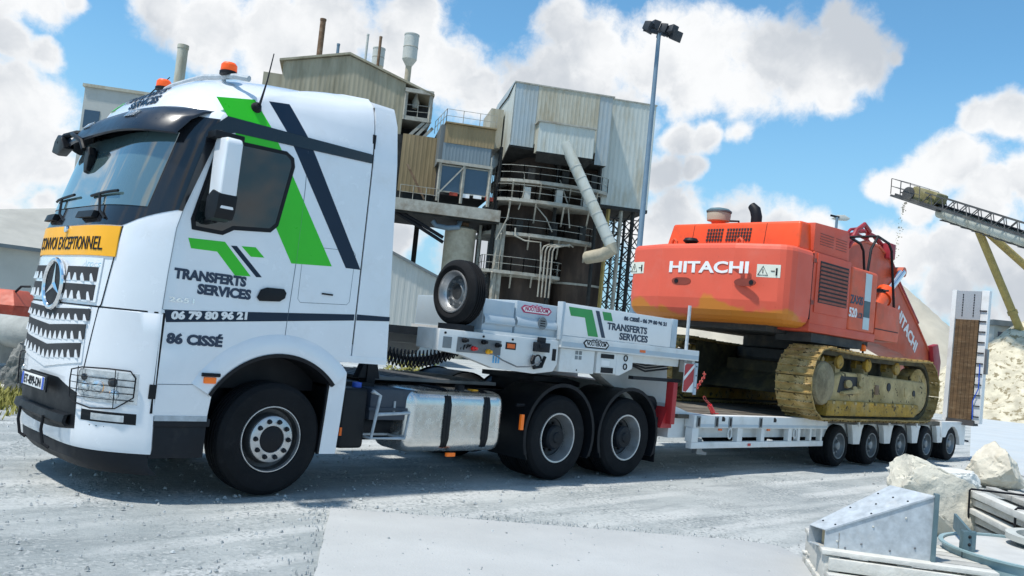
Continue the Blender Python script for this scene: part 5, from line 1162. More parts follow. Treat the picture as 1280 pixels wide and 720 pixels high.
MB().tube([(14.5, .70, 3.41), (15.35, .70, 4.03)], .09, 14).build('piston_rod', 'chrome', cy); MB().tube([(15.35, .64, 4.03), (15.35, .92, 4.03)], .11, 14).build('rod_eye', 'boom_orange', cy)
for k, (dz, r) in enumerate(((.10, .04), (.16, .03), (.05, .035))):
    MB().tube([(12.2, .80+.12*k, 3.75+dz), (12.8, .80+.12*k, 4.2+dz), (13.3, .85+.12*k, 4.50+dz), (13.9, .95+.1*k, 4.62+dz), (14.6, 1.0+.1*k, 4.60+dz), (15.3, 1.0+.1*k, 4.34+dz), (15.9, 1.0+.1*k, 3.82+dz), (17.2, 1.0+.1*k, 2.95+dz)], r, 8).build('boom_pipe', 'pipe_maroon', ex)
MB().tube([(13.0, .85, 4.25), (13.2, .80, 4.62), (13.55, .8, 4.80), (13.85, .82, 4.70), (13.9, .9, 4.55)], .05, 8).build('boom_hose', 'pipe_maroon', ex)
MB().box(14.9, 15.2, .80, 1.0, 4.28, 4.62).build('boom_lug', 'pipe_maroon', ex, bevel=.03)
tip = MB(); tip.prism([(17.7, .8, 2.55), (18.05, .8, 2.62), (18.30, .8, 2.2), (18.25, .8, 1.75), (17.95, .8, 1.85)], (0, .14, 0)); tip.build('boom_lug', 'pipe_maroon', ex, bevel=.03)
for k in range(3): MB().tube([(18.1, .85+.1*k, 1.9), (18.35, .85+.1*k, 1.75), (18.4, .85+.1*k, 1.5), (18.2, .85+.1*k, 1.42)], .03, 6).build('loose_hose', 'yellow_mud', ex)
MB().box(10.9, 12.9, 1.75, 2.72, 2.44, 2.9).build('cab_base', 'orange_paint', ex, bevel=.02)
# ================================================================ LIME PLANT in the background
# plant frame: A runs along the facade (turned 11 degrees from the picture plane), B away from the yard
A_ = (R0*math.cos(R_(11)) + F0*math.sin(R_(11))); B_ = (-R0*math.sin(R_(11)) + F0*math.cos(R_(11)))
OP = V((CAM.x, CAM.y, 0)) + F0*65
def FP(px, py, d=0):
    r = ray(px, py); t = ((OP - CAM).dot(B_) + d)/r.dot(B_); p = CAM + r*t; return (p-OP).dot(A_), p.z
def PW(s, d, z): return OP + A_*s + B_*d + Z*z
def rect(px0, py0, px1, py1, d):
    """pixel rectangle -> (s0, s1, z0, z1) on the plane at depth d"""
    s0 = FP(px0, (py0+py1)/2, d)[0]; s1 = FP(px1, (py0+py1)/2, d)[0]; z1 = FP((px0+px1)/2, py0, d)[1]; z0 = FP((px0+px1)/2, py1, d)[1]; return s0, s1, z0, z1
def pbox(m, s0, s1, d0, d1, z0, z1): return m.hexa([PW(s0, d0, z0), PW(s1, d0, z0), PW(s1, d1, z0), PW(s0, d1, z0)], [PW(s0, d0, z1), PW(s1, d0, z1), PW(s1, d1, z1), PW(s0, d1, z1)])
def corr(s0, s1, d, z0, z1, name, mt, par, pitch=.30, dep=.012, top=None, axis='s'):
    """ribbed metal sheet; top(s) gives a sloping upper edge"""
    n = max(2, int(abs(s1-s0)/pitch)); lo = []; hi = []
    for i in range(n):
        for u, o in ((0, 0), (.5, 0), (.6, -dep), (.9, -dep)):
            s = s0 + (s1-s0)*(i+u)/n; zt = top(s) if top else z1
            P_ = (lambda s, o, z: PW(s, d+o, z)) if axis == 's' else (lambda s, o, z: PW(d+o, s, z))
            lo.append(P_(s, o, z0)); hi.append(P_(s, o, zt))
    P_ = (lambda s, o, z: PW(s, d+o, z)) if axis == 's' else (lambda s, o, z: PW(d+o, s, z))
    lo.append(P_(s1, 0, z0)); hi.append(P_(s1, 0, top(s1) if top else z1))
    return MB().grid([lo, hi]).build(name, mt, par, ang=20)
def pth(name, label, cat, s, d, group=None): return thing(name, label, cat, PW(s, d, 0), group)
def railing(m, pts, h=1.0, step=1.3, r=.03):
    for a, b in zip(pts, pts[1:]):
        n = max(1, round((b-a).length/step))
        for i in range(n+1): q = a.lerp(b, i/n); m.bar(q, q+Z*h, r*1.6, r*1.6)
        for k in (.5, 1.0): m.bar(a+Z*h*k, b+Z*h*k, r*1.4, r*1.4)
# --- main clad tower head
s0, s1, z0, z1 = rect(640, 112, 764, 190, 0)
tw = pth('kiln_head_house', 'tall pale ribbed metal tower house raised above the dark kiln', 'tower', (s0+s1)/2, 4)
zr0 = z1; zr1 = z1                                    # front wall split in blue-grey, cream, blue-grey sheets
sa = FP(670, 150, 0)[0]; sb = FP(747, 160, 0)[0]; D_ = 7.5
corr(s0, sa, 0, z0, z1, 'wall_sheet', 'clad_bluegrey', tw); corr(sa, sb, -.02, z0+.3, z1, 'wall_sheet', 'clad_cream', tw); corr(sb, s1, 0, z0-.6, z1, 'wall_sheet', 'clad_bluegrey', tw)
lc = FP(627, 150, 3.2)[0]                              # canted left wall
lw = MB(); lw.slab([[PW(s0, 0, z0+.1), PW(lc+.1, 1.6, z0-.9), PW(lc+.1, D_, z0-.9)], [PW(s0, 0, z1), PW(lc+.1, 1.6, z1-.75), PW(lc+.1, D_, z1-.75)]], Z*.0 + A_*.06); lw.build('canted_wall', 'clad_light', tw)
m_ = MB(); pbox(m_, s0+.1, s1-.05, .12, D_, z0+.25, z1-.02); m_.build('core', 'clad_cream', tw)
m_ = MB(); pbox(m_, s0-.05, s1+.12, -.08, D_, z1, z1+.10); m_.build('roof', 'plant_steel', tw)
m_ = MB(); m_.prism([PW(lc, 1.4, z1-.76), PW(s0-.04, 0, z1+.10), PW(s0-.04, D_, z1+.10), PW(lc, D_, z1-.76)], Z*.06); m_.build('roof_slope', 'clad_bluegrey', tw)
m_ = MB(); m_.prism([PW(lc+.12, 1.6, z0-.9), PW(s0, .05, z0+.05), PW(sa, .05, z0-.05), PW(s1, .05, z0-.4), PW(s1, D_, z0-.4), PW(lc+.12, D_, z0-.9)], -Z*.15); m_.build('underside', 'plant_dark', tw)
e0, e1, f0, f1 = rect(672, 157, 743, 194, -1.2)
m_ = MB(); pbox(m_, e0+.05, e1-.05, -1.15, -.05, f0+.05, f1); m_.build('hopper_box_core', 'clad_cream', tw)
hb = corr(e0, e1, -1.22, f0, f1, 'hopper_box', 'clad_light', tw); m_ = MB(); pbox(m_, e0-.1, e1+.1, -1.35, -.03, f1, f1+.12); m_.build('hopper_lid', 'plant_steel', hb)
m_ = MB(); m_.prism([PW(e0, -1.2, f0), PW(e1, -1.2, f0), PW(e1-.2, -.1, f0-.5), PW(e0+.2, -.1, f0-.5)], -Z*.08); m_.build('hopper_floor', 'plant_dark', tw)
# --- right-hand tall clad block on lattice legs
g0, g1, h0, h1 = rect(764, 128, 815, 262, 1.5)
g0 = s1 + .02
rb_ = pth('clad_shaft', 'light ribbed metal shaft block standing on lattice legs beside the kiln', 'tower', (g0+g1)/2, 4)
ztop = lambda s: h1 + .0
corr(g0, g1, 1.5, h0, h1, 'wall_sheet', 'clad_light', rb_, .34); 
zl = FP(770, 190, 1.4)[1]
m_ = MB(); pbox(m_, g0+.03, g1-.03, 1.6, 7.5, h0+.1, h1-.02); m_.build('core', 'clad_cream', rb_)
m_ = MB(); pbox(m_, g0-.02, g1+.06, 1.42, 7.6, h1, h1+.09); m_.build('roof', 'plant_steel', rb_)
m_ = MB(); pbox(m_, g0-.2, g1+.02, 1.46, 7.5, h0-.16, h0+.09); m_.build('floor_frame', 'plant_dark', rb_)
legs = [FP(px, 300, 2)[0] for px in (756, 772, 787, 801)]
for k, (s, d) in enumerate([(legs[0], 1.8), (legs[1], 1.8), (legs[2], 1.8), (legs[3]-.2, 1.8), (legs[1], 6.5), (legs[2], 6.5), (legs[3], 6.5)]):
    m_ = MB(); m_.bar(PW(s, d, -.1), PW(s, d, h0), .22 if k < 4 else .16); m_.build('leg', 'plant_yellow' if k == 0 else ('plant_steel' if k % 2 else 'plant_dark'), rb_)
m_ = MB()
for k in range(3):
    a, b = legs[k], legs[k+1]-(.2 if k == 2 else 0); zz = 0
    while zz < h0-1: m_.bar(PW(a, 1.8, zz), PW(b, 1.8, zz+1.1), .06); m_.bar(PW(b, 1.8, zz), PW(a, 1.8, zz+1.1), .06); m_.bar(PW(a, 1.8, zz+1.1), PW(b, 1.8, zz+1.1), .07); zz += 1.1
for s in legs[1:]:
    zz = 0
    while zz < h0-1.5: m_.bar(PW(s, 1.8, zz), PW(s, 6.5, zz+1.6), .06); m_.bar(PW(s, 6.5, zz), PW(s, 1.8, zz+1.6), .06); zz += 1.6
m_.build('leg_bracing', 'plant_dark', rb_)['kind'] = 'stuff'
# --- twin kiln shafts with ring platforms
kn = pth('lime_kiln', 'dark twin shaft lime kiln ringed by railed walkways', 'kiln', FP(685, 300, 4)[0], 4)
def zpix(px, py, d): return FP(px, py, d)[1]
kl = FP(652, 320, 3.4)[0]; kr = FP(722, 320, 4)[0]
zt_ = z0 - .4
for (s, d, prof) in ((kl, 3.6, [(2.35, 0), (2.45, 2.2), (2.55, 4.0), (2.6, 6.2), (2.5, 8.3), (2.2, 10), (2.1, zt_)]), (kr, 4.2, [(1.55, 0), (1.75, 2.0), (2.1, 4.2), (2.3, 6.3), (2.25, 8), (2.0, 10), (1.9, zt_)])):
    sh_ = MB().lathe([(r, z) for r, z in prof], PW(s, d, 0), Z, 44, cap=True).build('kiln_shell', 'kiln_steel', kn, ang=20)
    for z in (2.6, 4.6, 6.6):
        R2 = [prof[i][0]+(prof[i+1][0]-prof[i][0])*(z-prof[i][1])/(prof[i+1][1]-prof[i][1]) for i in range(len(prof)-1) if prof[i][1] <= z <= prof[i+1][1]][0]
        MB().lathe([(R2, -.08), (R2+.10, -.08), (R2+.10, .08), (R2, .08)], PW(s, d, z), Z, 44).build('stiffener_ring', 'plant_steel' if z > 4 else 'kiln_steel', sh_)
    for k in range(9):
        a = R_(200+k*20); rr_ = lambda z: 2.4*0+[prof[i][0]+(prof[i+1][0]-prof[i][0])*(z-prof[i][1])/(prof[i+1][1]-prof[i][1]) for i in range(len(prof)-1) if prof[i][1] <= z <= prof[i+1][1]][0]
        c = PW(s, d, 0); dv = A_*math.cos(a)+B_*math.sin(a)
        MB().bar(c+dv*(rr_(.4)+.02)+Z*.4, c+dv*(rr_(4.4)+.02)+Z*4.4, .10, .06).build('shell_rib', 'kiln_steel', sh_)
for i, (pa, ya, pb_, yb, dd, cut) in enumerate(((625, 221, 768, 237, -.3, 1.2), (622, 243, 756, 262, -.4, 1.0), (609, 288, 754, 301, .1, 1.6), (603, 336, 703, 345, .1, .5))):
    a, za = FP(pa, ya, dd); b, zb_ = FP(pb_, yb, dd); z = (za+zb_)/2; back = 6.5
    arcp = [(a+(b-a)*(.5-.5*math.cos(math.pi*u/10)), dd+cut*1.5*(1-math.sin(math.pi*u/10)**.8)) for u in range(11)]
    plan = arcp + [(b, back), (a, back)]
    pf = MB().prism([PW(s, d, z-.22) for s, d in plan], Z*.24).build('walkway', 'plant_steel', kn)
    rl_ = MB(); railing(rl_, [PW(s, d, z) for s, d in [(a, dd+cut*1.5+1.5)] + arcp + [(b, dd+cut*1.5+2)]], 1.05, 1.0, .028); rl_.build('railing', 'plant_steel', pf)
    for s in [a+(b-a)*u for u in (.12, .36, .62, .86)]: MB().bar(PW(s, dd+.1, z-.2), PW(s+.25, dd+1.6, z-1.5), .12).build('bracket', 'plant_steel', pf)
    if i < 3:
        for u in (.25, .55, .8): m_ = MB(); pbox(m_, a+(b-a)*u, a+(b-a)*u+.5, dd+.5, dd+1, z+.02, z+.9+.3*u); m_.build('cabinet', 'silo_grey' if i == 1 else 'plant_dark', pf)
# columns around the kiln and dark inner mass behind
for px, d in ((615, .8), (690, .6), (742, .8)): s = FP(px, 300, d)[0]; MB().bar(PW(s, d, 0), PW(s, d, zt_+.3), .20).build('column', 'plant_dark', kn)
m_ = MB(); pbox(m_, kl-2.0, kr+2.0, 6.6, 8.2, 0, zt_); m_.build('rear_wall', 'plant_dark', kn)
for k in range(4):                                    # bundle of vertical feed pipes with elbows
    s = FP(676+4.5*k, 330, -.2)[0]; zt2 = zpix(680, 308, -.2); MB().tube([PW(s, -.2, zpix(680, 372, -.2)), PW(s, -.2, zt2-.3), PW(s+.12, -.2, zt2), PW(s+.6+.25*k, .2, zt2+.25+.05*k), PW(s+1.8, .9, zt2+.35)], .06, 6).build('feed_pipe', 'plant_steel', kn)
MB().tube([PW(FP(645, 285, -.2)[0], 0, zpix(645, 285, 0)), PW(FP(645, 285, -.2)[0], -.1, zpix(645, 295, 0)), PW(FP(655, 300, 0)[0], -.2, zpix(655, 301, 0)), PW(FP(675, 303, 0)[0], -.2, zpix(672, 303, 0)), PW(FP(678, 312, 0)[0], -.2, zpix(678, 340, 0))], .06, 6).build('feed_pipe', 'plant_steel', kn)
for k, (pa, ya, pb_, yb) in enumerate(((655, 215, 648, 262), (700, 225, 712, 285), (640, 245, 620, 300), (668, 255, 690, 290))):
    MB().tube([PW(*[FP(pa, ya, .3)[0], .3, FP(pa, ya, .3)[1]]), PW(FP((pa+pb_)/2+4, (ya+yb)/2, .1)[0], .1, FP((pa+pb_)/2, (ya+yb)/2, .1)[1]), PW(FP(pb_, yb, .3)[0], .3, FP(pb_, yb, .3)[1])], .05, 6).build('riser_pipe', 'plant_steel', kn)
# --- sloping exhaust duct
a = FP(716, 196, -1.6); b = FP(762, 306, -2.2)
du = pth('exhaust_duct', 'thick pale round duct sloping down in front of the kiln', 'duct', b[0], -2.2)
P0 = PW(a[0], -1.2, a[1]); P1 = PW(b[0], -2.4, b[1]); MB().tube([P0+(P0-P1).normalized()*1.2, P0, P1], .43, 24).build('duct_tube', 'clad_light', du)
for k in range(7): q = P0.lerp(P1, .1+.135*k); MB().tube([q, q+(P1-P0).normalized()*.08], .455, 24).build('duct_seam', 'silo_grey', du)
MB().tube([P1, P1+(P1-P0).normalized()*.35, P1+V((0, 0, -.75))-A_*.35+B_*.5, P1+V((0, 0, -.95))-A_*1.1+B_*2.0], [.46, .5, .5, .48], 20).build('duct_elbow', 'tank_tan', du)
# --- windowed cabin on a platform
c0, c1, y0_, y1_ = rect(556, 158, 616, 246, .5)
cb = pth('control_cabin', 'grey and tan cabin with big dark blue windows on a raised platform', 'cabin', (c0+c1)/2, 3)
cz = lambda py: zpix(585, py, .5)
corr(c0-.2, c1, .5, cz(182), cz(158), 'top_band', 'clad_rust', cb, .25); corr(c0-.25, c1-.2, .55, cz(207), cz(182), 'wall_sheet', 'clad_bluedark', cb, .25)
m_ = MB(); pbox(m_, c0-.5, c1-.1, .75, 6, cz(207), cz(159)); m_.build('core', 'clad_dark', cb)
m_ = MB(); pbox(m_, c0-.25, c1+.05, .3, 6, cz(157.5), cz(156)); m_.build('roof', 'clad_rust', cb)
pr_ = [FP(px, 225, .6)[0] for px in (548, 578, 612)]
for k in range(2):
    w_ = MB(); pbox(w_, pr_[k]+.1, pr_[k+1]-.1, .60, .66, cz(243), cz(210)); wo_ = w_.build('window', 'plant_glass', cb)
    m_ = MB(); s_a, s_b = pr_[k]+.1, pr_[k+1]-.1; zA, zB = cz(243), cz(210)
    for q in ((s_a, zA, s_b, zA), (s_a, zB, s_b, zB), (s_a, zA, s_a, zB), (s_b, zA, s_b, zB)): m_.bar(PW(q[0], .58, q[1]), PW(q[2], .58, q[3]), .1)
    m_.build('window_frame', 'plant_steel', wo_)
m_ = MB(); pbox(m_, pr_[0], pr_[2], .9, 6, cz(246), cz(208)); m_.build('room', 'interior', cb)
for s in pr_ + [c1-.1]: MB().bar(PW(s, .4, cz(256)), PW(s, .4, cz(206)), .16).build('post', 'plant_steel', cb)
MB().bar(PW(pr_[0], .35, cz(248)), PW(pr_[1], .35, cz(210)), .10).build('brace', 'plant_steel', cb); MB().bar(PW(pr_[0]-.3, .4, cz(206.5)), PW(c1, .4, cz(206.5)), .22).build('floor_beam', 'plant_steel', cb)
for k in range(4): m_ = MB(); s = pr_[0]+.9+1.0*k*.9; pbox(m_, s, s+.6, .45, .62, cz(247+.8*(k % 2)), cz(243)); m_.build('bright_gap_panel', 'print_white' if k in (1, 2) else 'red_rust', cb)  # white panels paint the bright gap below the windows, the outer ones rust red
rl_ = MB(); railing(rl_, [PW(c0-.6, 5, cz(156)), PW(c0-.2, .6, cz(156)), PW(c1, .6, cz(156))], 1.0, 1.1, .022); rl_.build('roof_railing', 'plant_steel', cb)
m_ = MB(); q0, q1, r0, r1 = rect(612, 136, 628, 185, 2.2); pbox(m_, q0, q1, 2.2, 6, r0, r1); m_.build('side_turret', 'clad_cream', cb)
# platform carrying the cabin
pl_ = pth('plant_platform', 'grey steel platform bridging from the cab side to the kiln', 'platform', c0, 2)
b0 = FP(440, 238, .2)[0]; b1 = FP(626, 264, .2)[0]; zb_ = zpix(560, 259, .2)
m_ = MB(); pbox(m_, b0, b1, .2, .45, zb_-.6, zb_+.25); m_.build('edge_beam', 'plant_steel', pl_); m_ = MB(); pbox(m_, b0, b1, .46, 7.5, zb_-.75, zb_+.2); m_.build('deck', 'plant_dark', pl_)
for px in (622, 628, 470): s = FP(px, 300, .6)[0]; MB().bar(PW(s, .7, 0), PW(s, .7, zb_-.6), .28).build('column', 'plant_steel', pl_)
for px in (600, 520): s = FP(px, 300, 6)[0]; MB().bar(PW(s, 6.5, 0), PW(s, 6.5, zb_-.6), .28).build('column', 'plant_dark', pl_)
rl_ = MB(); railing(rl_, [PW(FP(500, 240, .3)[0], .3, zb_+.25), PW(FP(548, 250, .3)[0], .3, zb_+.25)], 1.0, 1.0, .025); rl_.build('railing', 'plant_steel', pl_)
for k in range(2): MB().tube([AT(470+4*k, 247+5*k, 64.5), AT(520, 276+5*k, 64.8), AT(554, 297+6*k, 65)], .13, 8).build('black_pipe', 'ink', pl_)
MB().tube([AT(541, 276, 65.5), AT(545, 282, 65.5), AT(560, 285, 65.5), AT(573, 284, 65.5), AT(575, 276, 66)], .2, 10).build('grey_pipe', 'pole_blue', pl_)
rs = FP(525, 205, 3)[0]; m_ = MB()
corr(FP(500, 205, 3)[0], FP(548, 205, 3)[0], 3, zb_+1.2, zpix(528, 170, 3), 'rust_wall', 'clad_rust', pl_, .3)
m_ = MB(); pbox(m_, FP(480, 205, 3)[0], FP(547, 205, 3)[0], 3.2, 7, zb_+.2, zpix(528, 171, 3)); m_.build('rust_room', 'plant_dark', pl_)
MB().bar(PW(FP(508, 215, .5)[0], .5, zpix(508, 205, .5)), PW(FP(530, 250, .5)[0], .5, zpix(530, 249, .5)), .14).build('brace', 'rust_pipe', pl_)
# tan tank below the platform
tkp = PW(FP(574, 310, 2)[0], 2.2, 0); tn = thing('storage_tank', 'tan round tank standing below the plant platform', 'tank', tkp)
zt3 = zpix(574, 288, 2); MB().lathe([(.001, 0), (1.18, 0), (1.18, zt3), (1.22, zt3), (1.22, zt3+.1), (.9, zt3+.25), (.001, zt3+.3)], tkp, Z, 32).build('tank_shell', 'tank_tan', tn, ang=30)
MB().tube([tkp+A_*1.5+Z*.2, tkp+A_*1.5+Z*(zt3+1.2)], .12, 8).build('standpipe', 'plant_steel', tn); MB().tube([tkp+A_*.3+Z*(zt3+.2), tkp+A_*.3+Z*(zt3+1.4)], .3, 10).build('inlet', 'rust_pipe', tn); MB().tube([tkp+A_*1.5+Z*(zt3*.7), tkp+A_*1.1+Z*(zt3*.7)], .06, 6).build('pipe_stay', 'plant_steel', tn)
# --- gabled processing building with chimneys
gd = 4; gb = pth('gabled_works', 'large weathered tan ribbed building with low gable behind the cab', 'building', FP(430, 120, gd)[0], gd+6)
gl_, gr_, gpk = FP(352, 100, gd)[0], FP(507, 112, gd)[0], FP(434, 100, gd)[0]; zpk = zpix(434, 69, gd); zl_ = zpix(352, 76, gd); zr_ = zpix(506, 104, gd)
topf = lambda s: zl_+(zpk-zl_)*(s-gl_)/(gpk-gl_) if s < gpk else zpk+(zr_-zpk)*(s-gpk)/(gr_-gpk)
corr(gl_, gr_, gd, 0, 0, 'wall_sheet', 'clad_tan', gb, .35, top=topf)
for (a, b, za, zb2) in ((gl_-.3, gpk, zl_-.05, zpk+.05), (gpk, FP(543, 120, gd)[0], zpk+.05, zr_+(zr_-zpk)*(FP(543, 120, gd)[0]-gr_)/(gr_-gpk))):
    MB().prism([PW(a, gd-.25, za), PW(b, gd-.25, zb2), PW(b, gd+12, zb2), PW(a, gd+12, za)], Z*.16).build('roof', 'clad_tan', gb)
m_ = MB(); m_.prism([PW(gl_, gd+.15, 0), PW(gl_, gd+.15, zl_-.1), PW(gpk, gd+.15, zpk-.1), PW(gr_, gd+.15, zr_-.1), PW(gr_, gd+.15, 0)], B_*11); m_.build('core', 'clad_dark', gb)
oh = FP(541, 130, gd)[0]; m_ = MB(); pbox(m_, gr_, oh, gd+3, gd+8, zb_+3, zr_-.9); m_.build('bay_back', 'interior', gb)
m_ = MB(); pbox(m_, gr_, oh, gd-.1, gd+6, zpix(524, 152, gd), zpix(524, 147, gd)); m_.build('bay_floor', 'plant_steel', gb)
for s, d in ((oh-.15, gd), (gr_+.1, gd)): MB().bar(PW(s, d, zpix(524, 152, gd)), PW(s, d, zpix(524, 112, gd)), .22).build('bay_post', 'plant_steel', gb)
MB().bar(PW(oh, gd-.1, zpix(530, 116, gd)), PW(gr_, gd-.1, zpix(510, 113, gd)), .3).build('bay_lintel', 'plant_steel', gb)
rl_ = MB(); railing(rl_, [PW(gr_, gd, zpix(510, 147, gd)), PW(oh, gd, zpix(535, 149, gd))], 1.0, .9, .025); rl_.build('bay_railing', 'plant_steel', gb)
for (pa, ya, pb_, yb) in ((538, 152, 505, 185), (530, 153, 505, 175), (541, 160, 515, 185)): a = FP(pa, ya, gd); b = FP(pb_, yb, gd); MB().bar(PW(a[0], gd+.1, a[1]), PW(b[0], gd+.1, b[1]), .22).build('bay_brace', 'plant_steel', gb)
MB().lathe([(.25, 0), (.3, .5), (.15, .9), (.05, 1.6)], PW(FP(521, 125, gd)[0], gd+1, zpix(521, 132, gd)), Z, 10).build('hoist', 'plant_steel', gb)
for (px, y0_, y1_, w_, mt, dd, cat) in ((404, 26, 76, 6, 'rust_pipe', 3, 'tall rusty stack'), (423, 57, 75, 3.2, 'pole_blue', 3, 'short grey pipe'), (460, 45, 88, 2.6, 'silo_grey', 3, 'thin grey pipe'), (476, 48, 94, 3, 'rust_pipe', 2, 'thin rusty pipe')):
    a = FP(px, y0_, gd+dd); b = FP(px-2, y1_, gd+dd); r = w_*.5*69/1100*1.2
    o = tag(MB().lathe([(r, 0), (r, a[1]-b[1]+1), (r*1.12, a[1]-b[1]+1), (r*1.12, a[1]-b[1]+1.15), (r*.8, a[1]-b[1]+1.15), (r*.8, a[1]-b[1]+.8)], PW(a[0], gd+dd, b[1]-1), Z, 14).build('chimney', mt), cat + ' on the roof of the tan gabled building', 'chimney')
def silo(px, y0_, ym, y1_, w_, d, label):
    a = FP(px, y0_, d); bm_ = FP(px, ym, d); c = FP(px-3, y1_, d); r = w_*.5*(65+d)/1100
    t = thing('roof_silo', label, 'silo', PW(a[0], d, c[1])); h1_ = bm_[1]-c[1]; h2 = a[1]-c[1]
    MB().lathe([(r*.42, -.6), (r*.42, h1_*.8)], PW(a[0], d, c[1]), Z, 18).build('stem', 'tank_tan', t)
    MB().lathe([(r*.42, h1_*.8), (r, h1_*1.1), (r, h2), (r*1.05, h2), (r*1.05, h2+.1), (.01, h2+.12)], PW(a[0], d, c[1]), Z, 28).build('drum', 'silo_grey', t, ang=30)
    MB().lathe([(r*1.01, -.05), (r*1.04, 0), (r*1.01, .05)], PW(a[0], d, c[1]+h1_*1.1+(h2-h1_*1.1)*.5), Z, 28).build('drum_band', 'plant_steel', t)
silo(515, 45, 78, 106, 18, gd+3, 'pale grey silo drum on a narrow stem above the works roof'); silo(474, 62, 84, 90, 15, gd+7, 'squat pale silo behind the thin rusty pipe')
gl2 = FP(328, 110, gd+1)[0]; m_ = MB(); pbox(m_, gl2, gl_, gd+.5, gd+9, 0, zpix(340, 93, gd+1)); m_.build('lean_to', 'clad_tan', gb)
# small grey block and its stack seen above the windscreen
s0_, s1_, a0_, a1_ = rect(103, 112, 165, 150, 14); lb = pth('flat_roof_block', 'grey flat roofed block rising beyond the windscreen', 'building', (s0_+s1_)/2, 18)
m_ = MB(); pbox(m_, s0_, s1_+6, 14.1, 22, 0, a1_); m_.build('wall', 'grey_wall', lb); m_ = MB(); pbox(m_, s0_-.15, s1_+6.1, 13.9, 22.2, a1_, a1_+.25); m_.build('roof', 'clad_cream', lb)
m_ = MB(); pbox(m_, s0_+.2, s0_+1.4, 14.04, 14.2, a1_-3.4, a1_-1.9); m_.build('window', 'plant_glass', lb)
a = FP(228, 67, 12); tag(MB().lathe([(.42, 0), (.42, a[1]+.4), (.46, a[1]+.4), (.46, a[1]-.3+1), (.36, a[1]+.7), (.36, a[1])], PW(a[0], 12, 0), Z, 20).build('chimney', 'clad_cream'), 'pale cream chimney stack beyond the cab roof beacons', 'chimney')
# pale shed behind the cab
t0 = FP(440, 300, -18)[0]; t1 = FP(548, 345, -18)[0]; shd = pth('ribbed_shed', 'pale ribbed shed with sloping roof between cab and trailer', 'building', t0, -14)
zs0 = zpix(497, 321, -18); zs1 = zpix(545, 347, -18); sA = FP(497, 321, -18)[0]; sB = FP(545, 347, -18)[0]
tf = lambda s: zs0+(zs1-zs0)*(s-sA)/(sB-sA)
corr(t0, t1+.6, -18, 1.4, 0, 'wall_sheet', 'grey_wall', shd, .32, top=tf); m_ = MB(); pbox(m_, t0, t1+.55, -17.9, -8, 0, 1.5); m_.build('plinth', 'shed_plinth', shd)
MB().prism([PW(t0, -18.2, tf(t0)), PW(t1+.8, -18.2, tf(t1+.8)), PW(t1+.8, -8, tf(t1+.8)), PW(t0, -8, tf(t0))], Z*.14).build('roof', 'clad_dark', shd)
m_ = MB(); pbox(m_, FP(510, 420, -18)[0], FP(543, 420, -18)[0], -18.03, -17.95, .3, 1.55); m_.build('gate_panel', 'clad_bluedark', shd)
# --- flood-light mast, yard lamp
mb_ = AT(800, 300, 36); mb_.z = 0; mt_ = thing('floodlight_mast', 'tall blue grey mast carrying a cluster of floodlights', 'light mast', mb_)
ztop_ = AT(825, 35, 36).z; MB().tube([mb_, mb_+Z*5.2, mb_+Z*5.3, mb_+Z*ztop_], [.17, .155, .12, .085], 14).build('mast', 'pole_blue', mt_)
MB().lathe([(.2, 0), (.2, .12), (.16, .2)], mb_+Z*5.15, Z, 14).build('mast_collar', 'pole_blue', mt_)
fr_ = MB(); c = mb_+Z*ztop_; fr_.bar(c-R0*.68-F0*.25, c+R0*.68+F0*.25-Z*.0, .10, .16); fr_.bar(c-F0*.5, c+F0*.5, .08); fr_.build('lamp_frame', 'lamp_dark', mt_)
for k, (u, v, dz, yaw) in enumerate(((-.62, -.1, .18, .5), (-.35, .1, .38, -.4), (.05, .25, .30, .2), (.38, -.05, .22, -.7), (.60, .15, .0, .9))):
    q = c+R0*u+F0*v+Z*dz; d = (R0*math.cos(yaw)-F0*math.sin(yaw)-Z*.35).normalized(); x_ = d.cross(Z).normalized(); y_ = x_.cross(d)
    lf = MB().hexa([q-x_*.2-y_*.17, q+x_*.2-y_*.17, q+x_*.2+y_*.17, q-x_*.2+y_*.17], [q+d*.3-x_*.26-y_*.22, q+d*.3+x_*.26-y_*.22, q+d*.3+x_*.26+y_*.22, q+d*.3-x_*.26+y_*.22]).build('floodlight', 'lamp_dark', mt_, bevel=.03)
    MB().bar(q, c+R0*u*.9, .05).build('lamp_yoke', 'lamp_dark', lf)
lp = AT(1044, 300, 40); lp.z = 0; st2 = thing('yard_lamp', 'small blue grey yard lamp on a pole beyond the excavator', 'street lamp', lp); zt4 = AT(1046, 271, 40).z
MB().tube([lp, lp+Z*zt4], [.09, .06], 10).build('pole', 'pole_blue', st2); MB().prism([lp+Z*zt4+R0*a+F0*.0+Z*b for a, b in ((-.15, -.05), (.1, -.10), (.55, -.08), (.62, .0), (.35, .14), (-.02, .10))], F0*.35).build('lamp_head', 'silo_grey', st2, bevel=.03); MB().bar(lp+Z*zt4-R0*.3+Z*.05, lp+Z*zt4+R0*.1, .08).build('lamp_bracket', 'ink', st2)
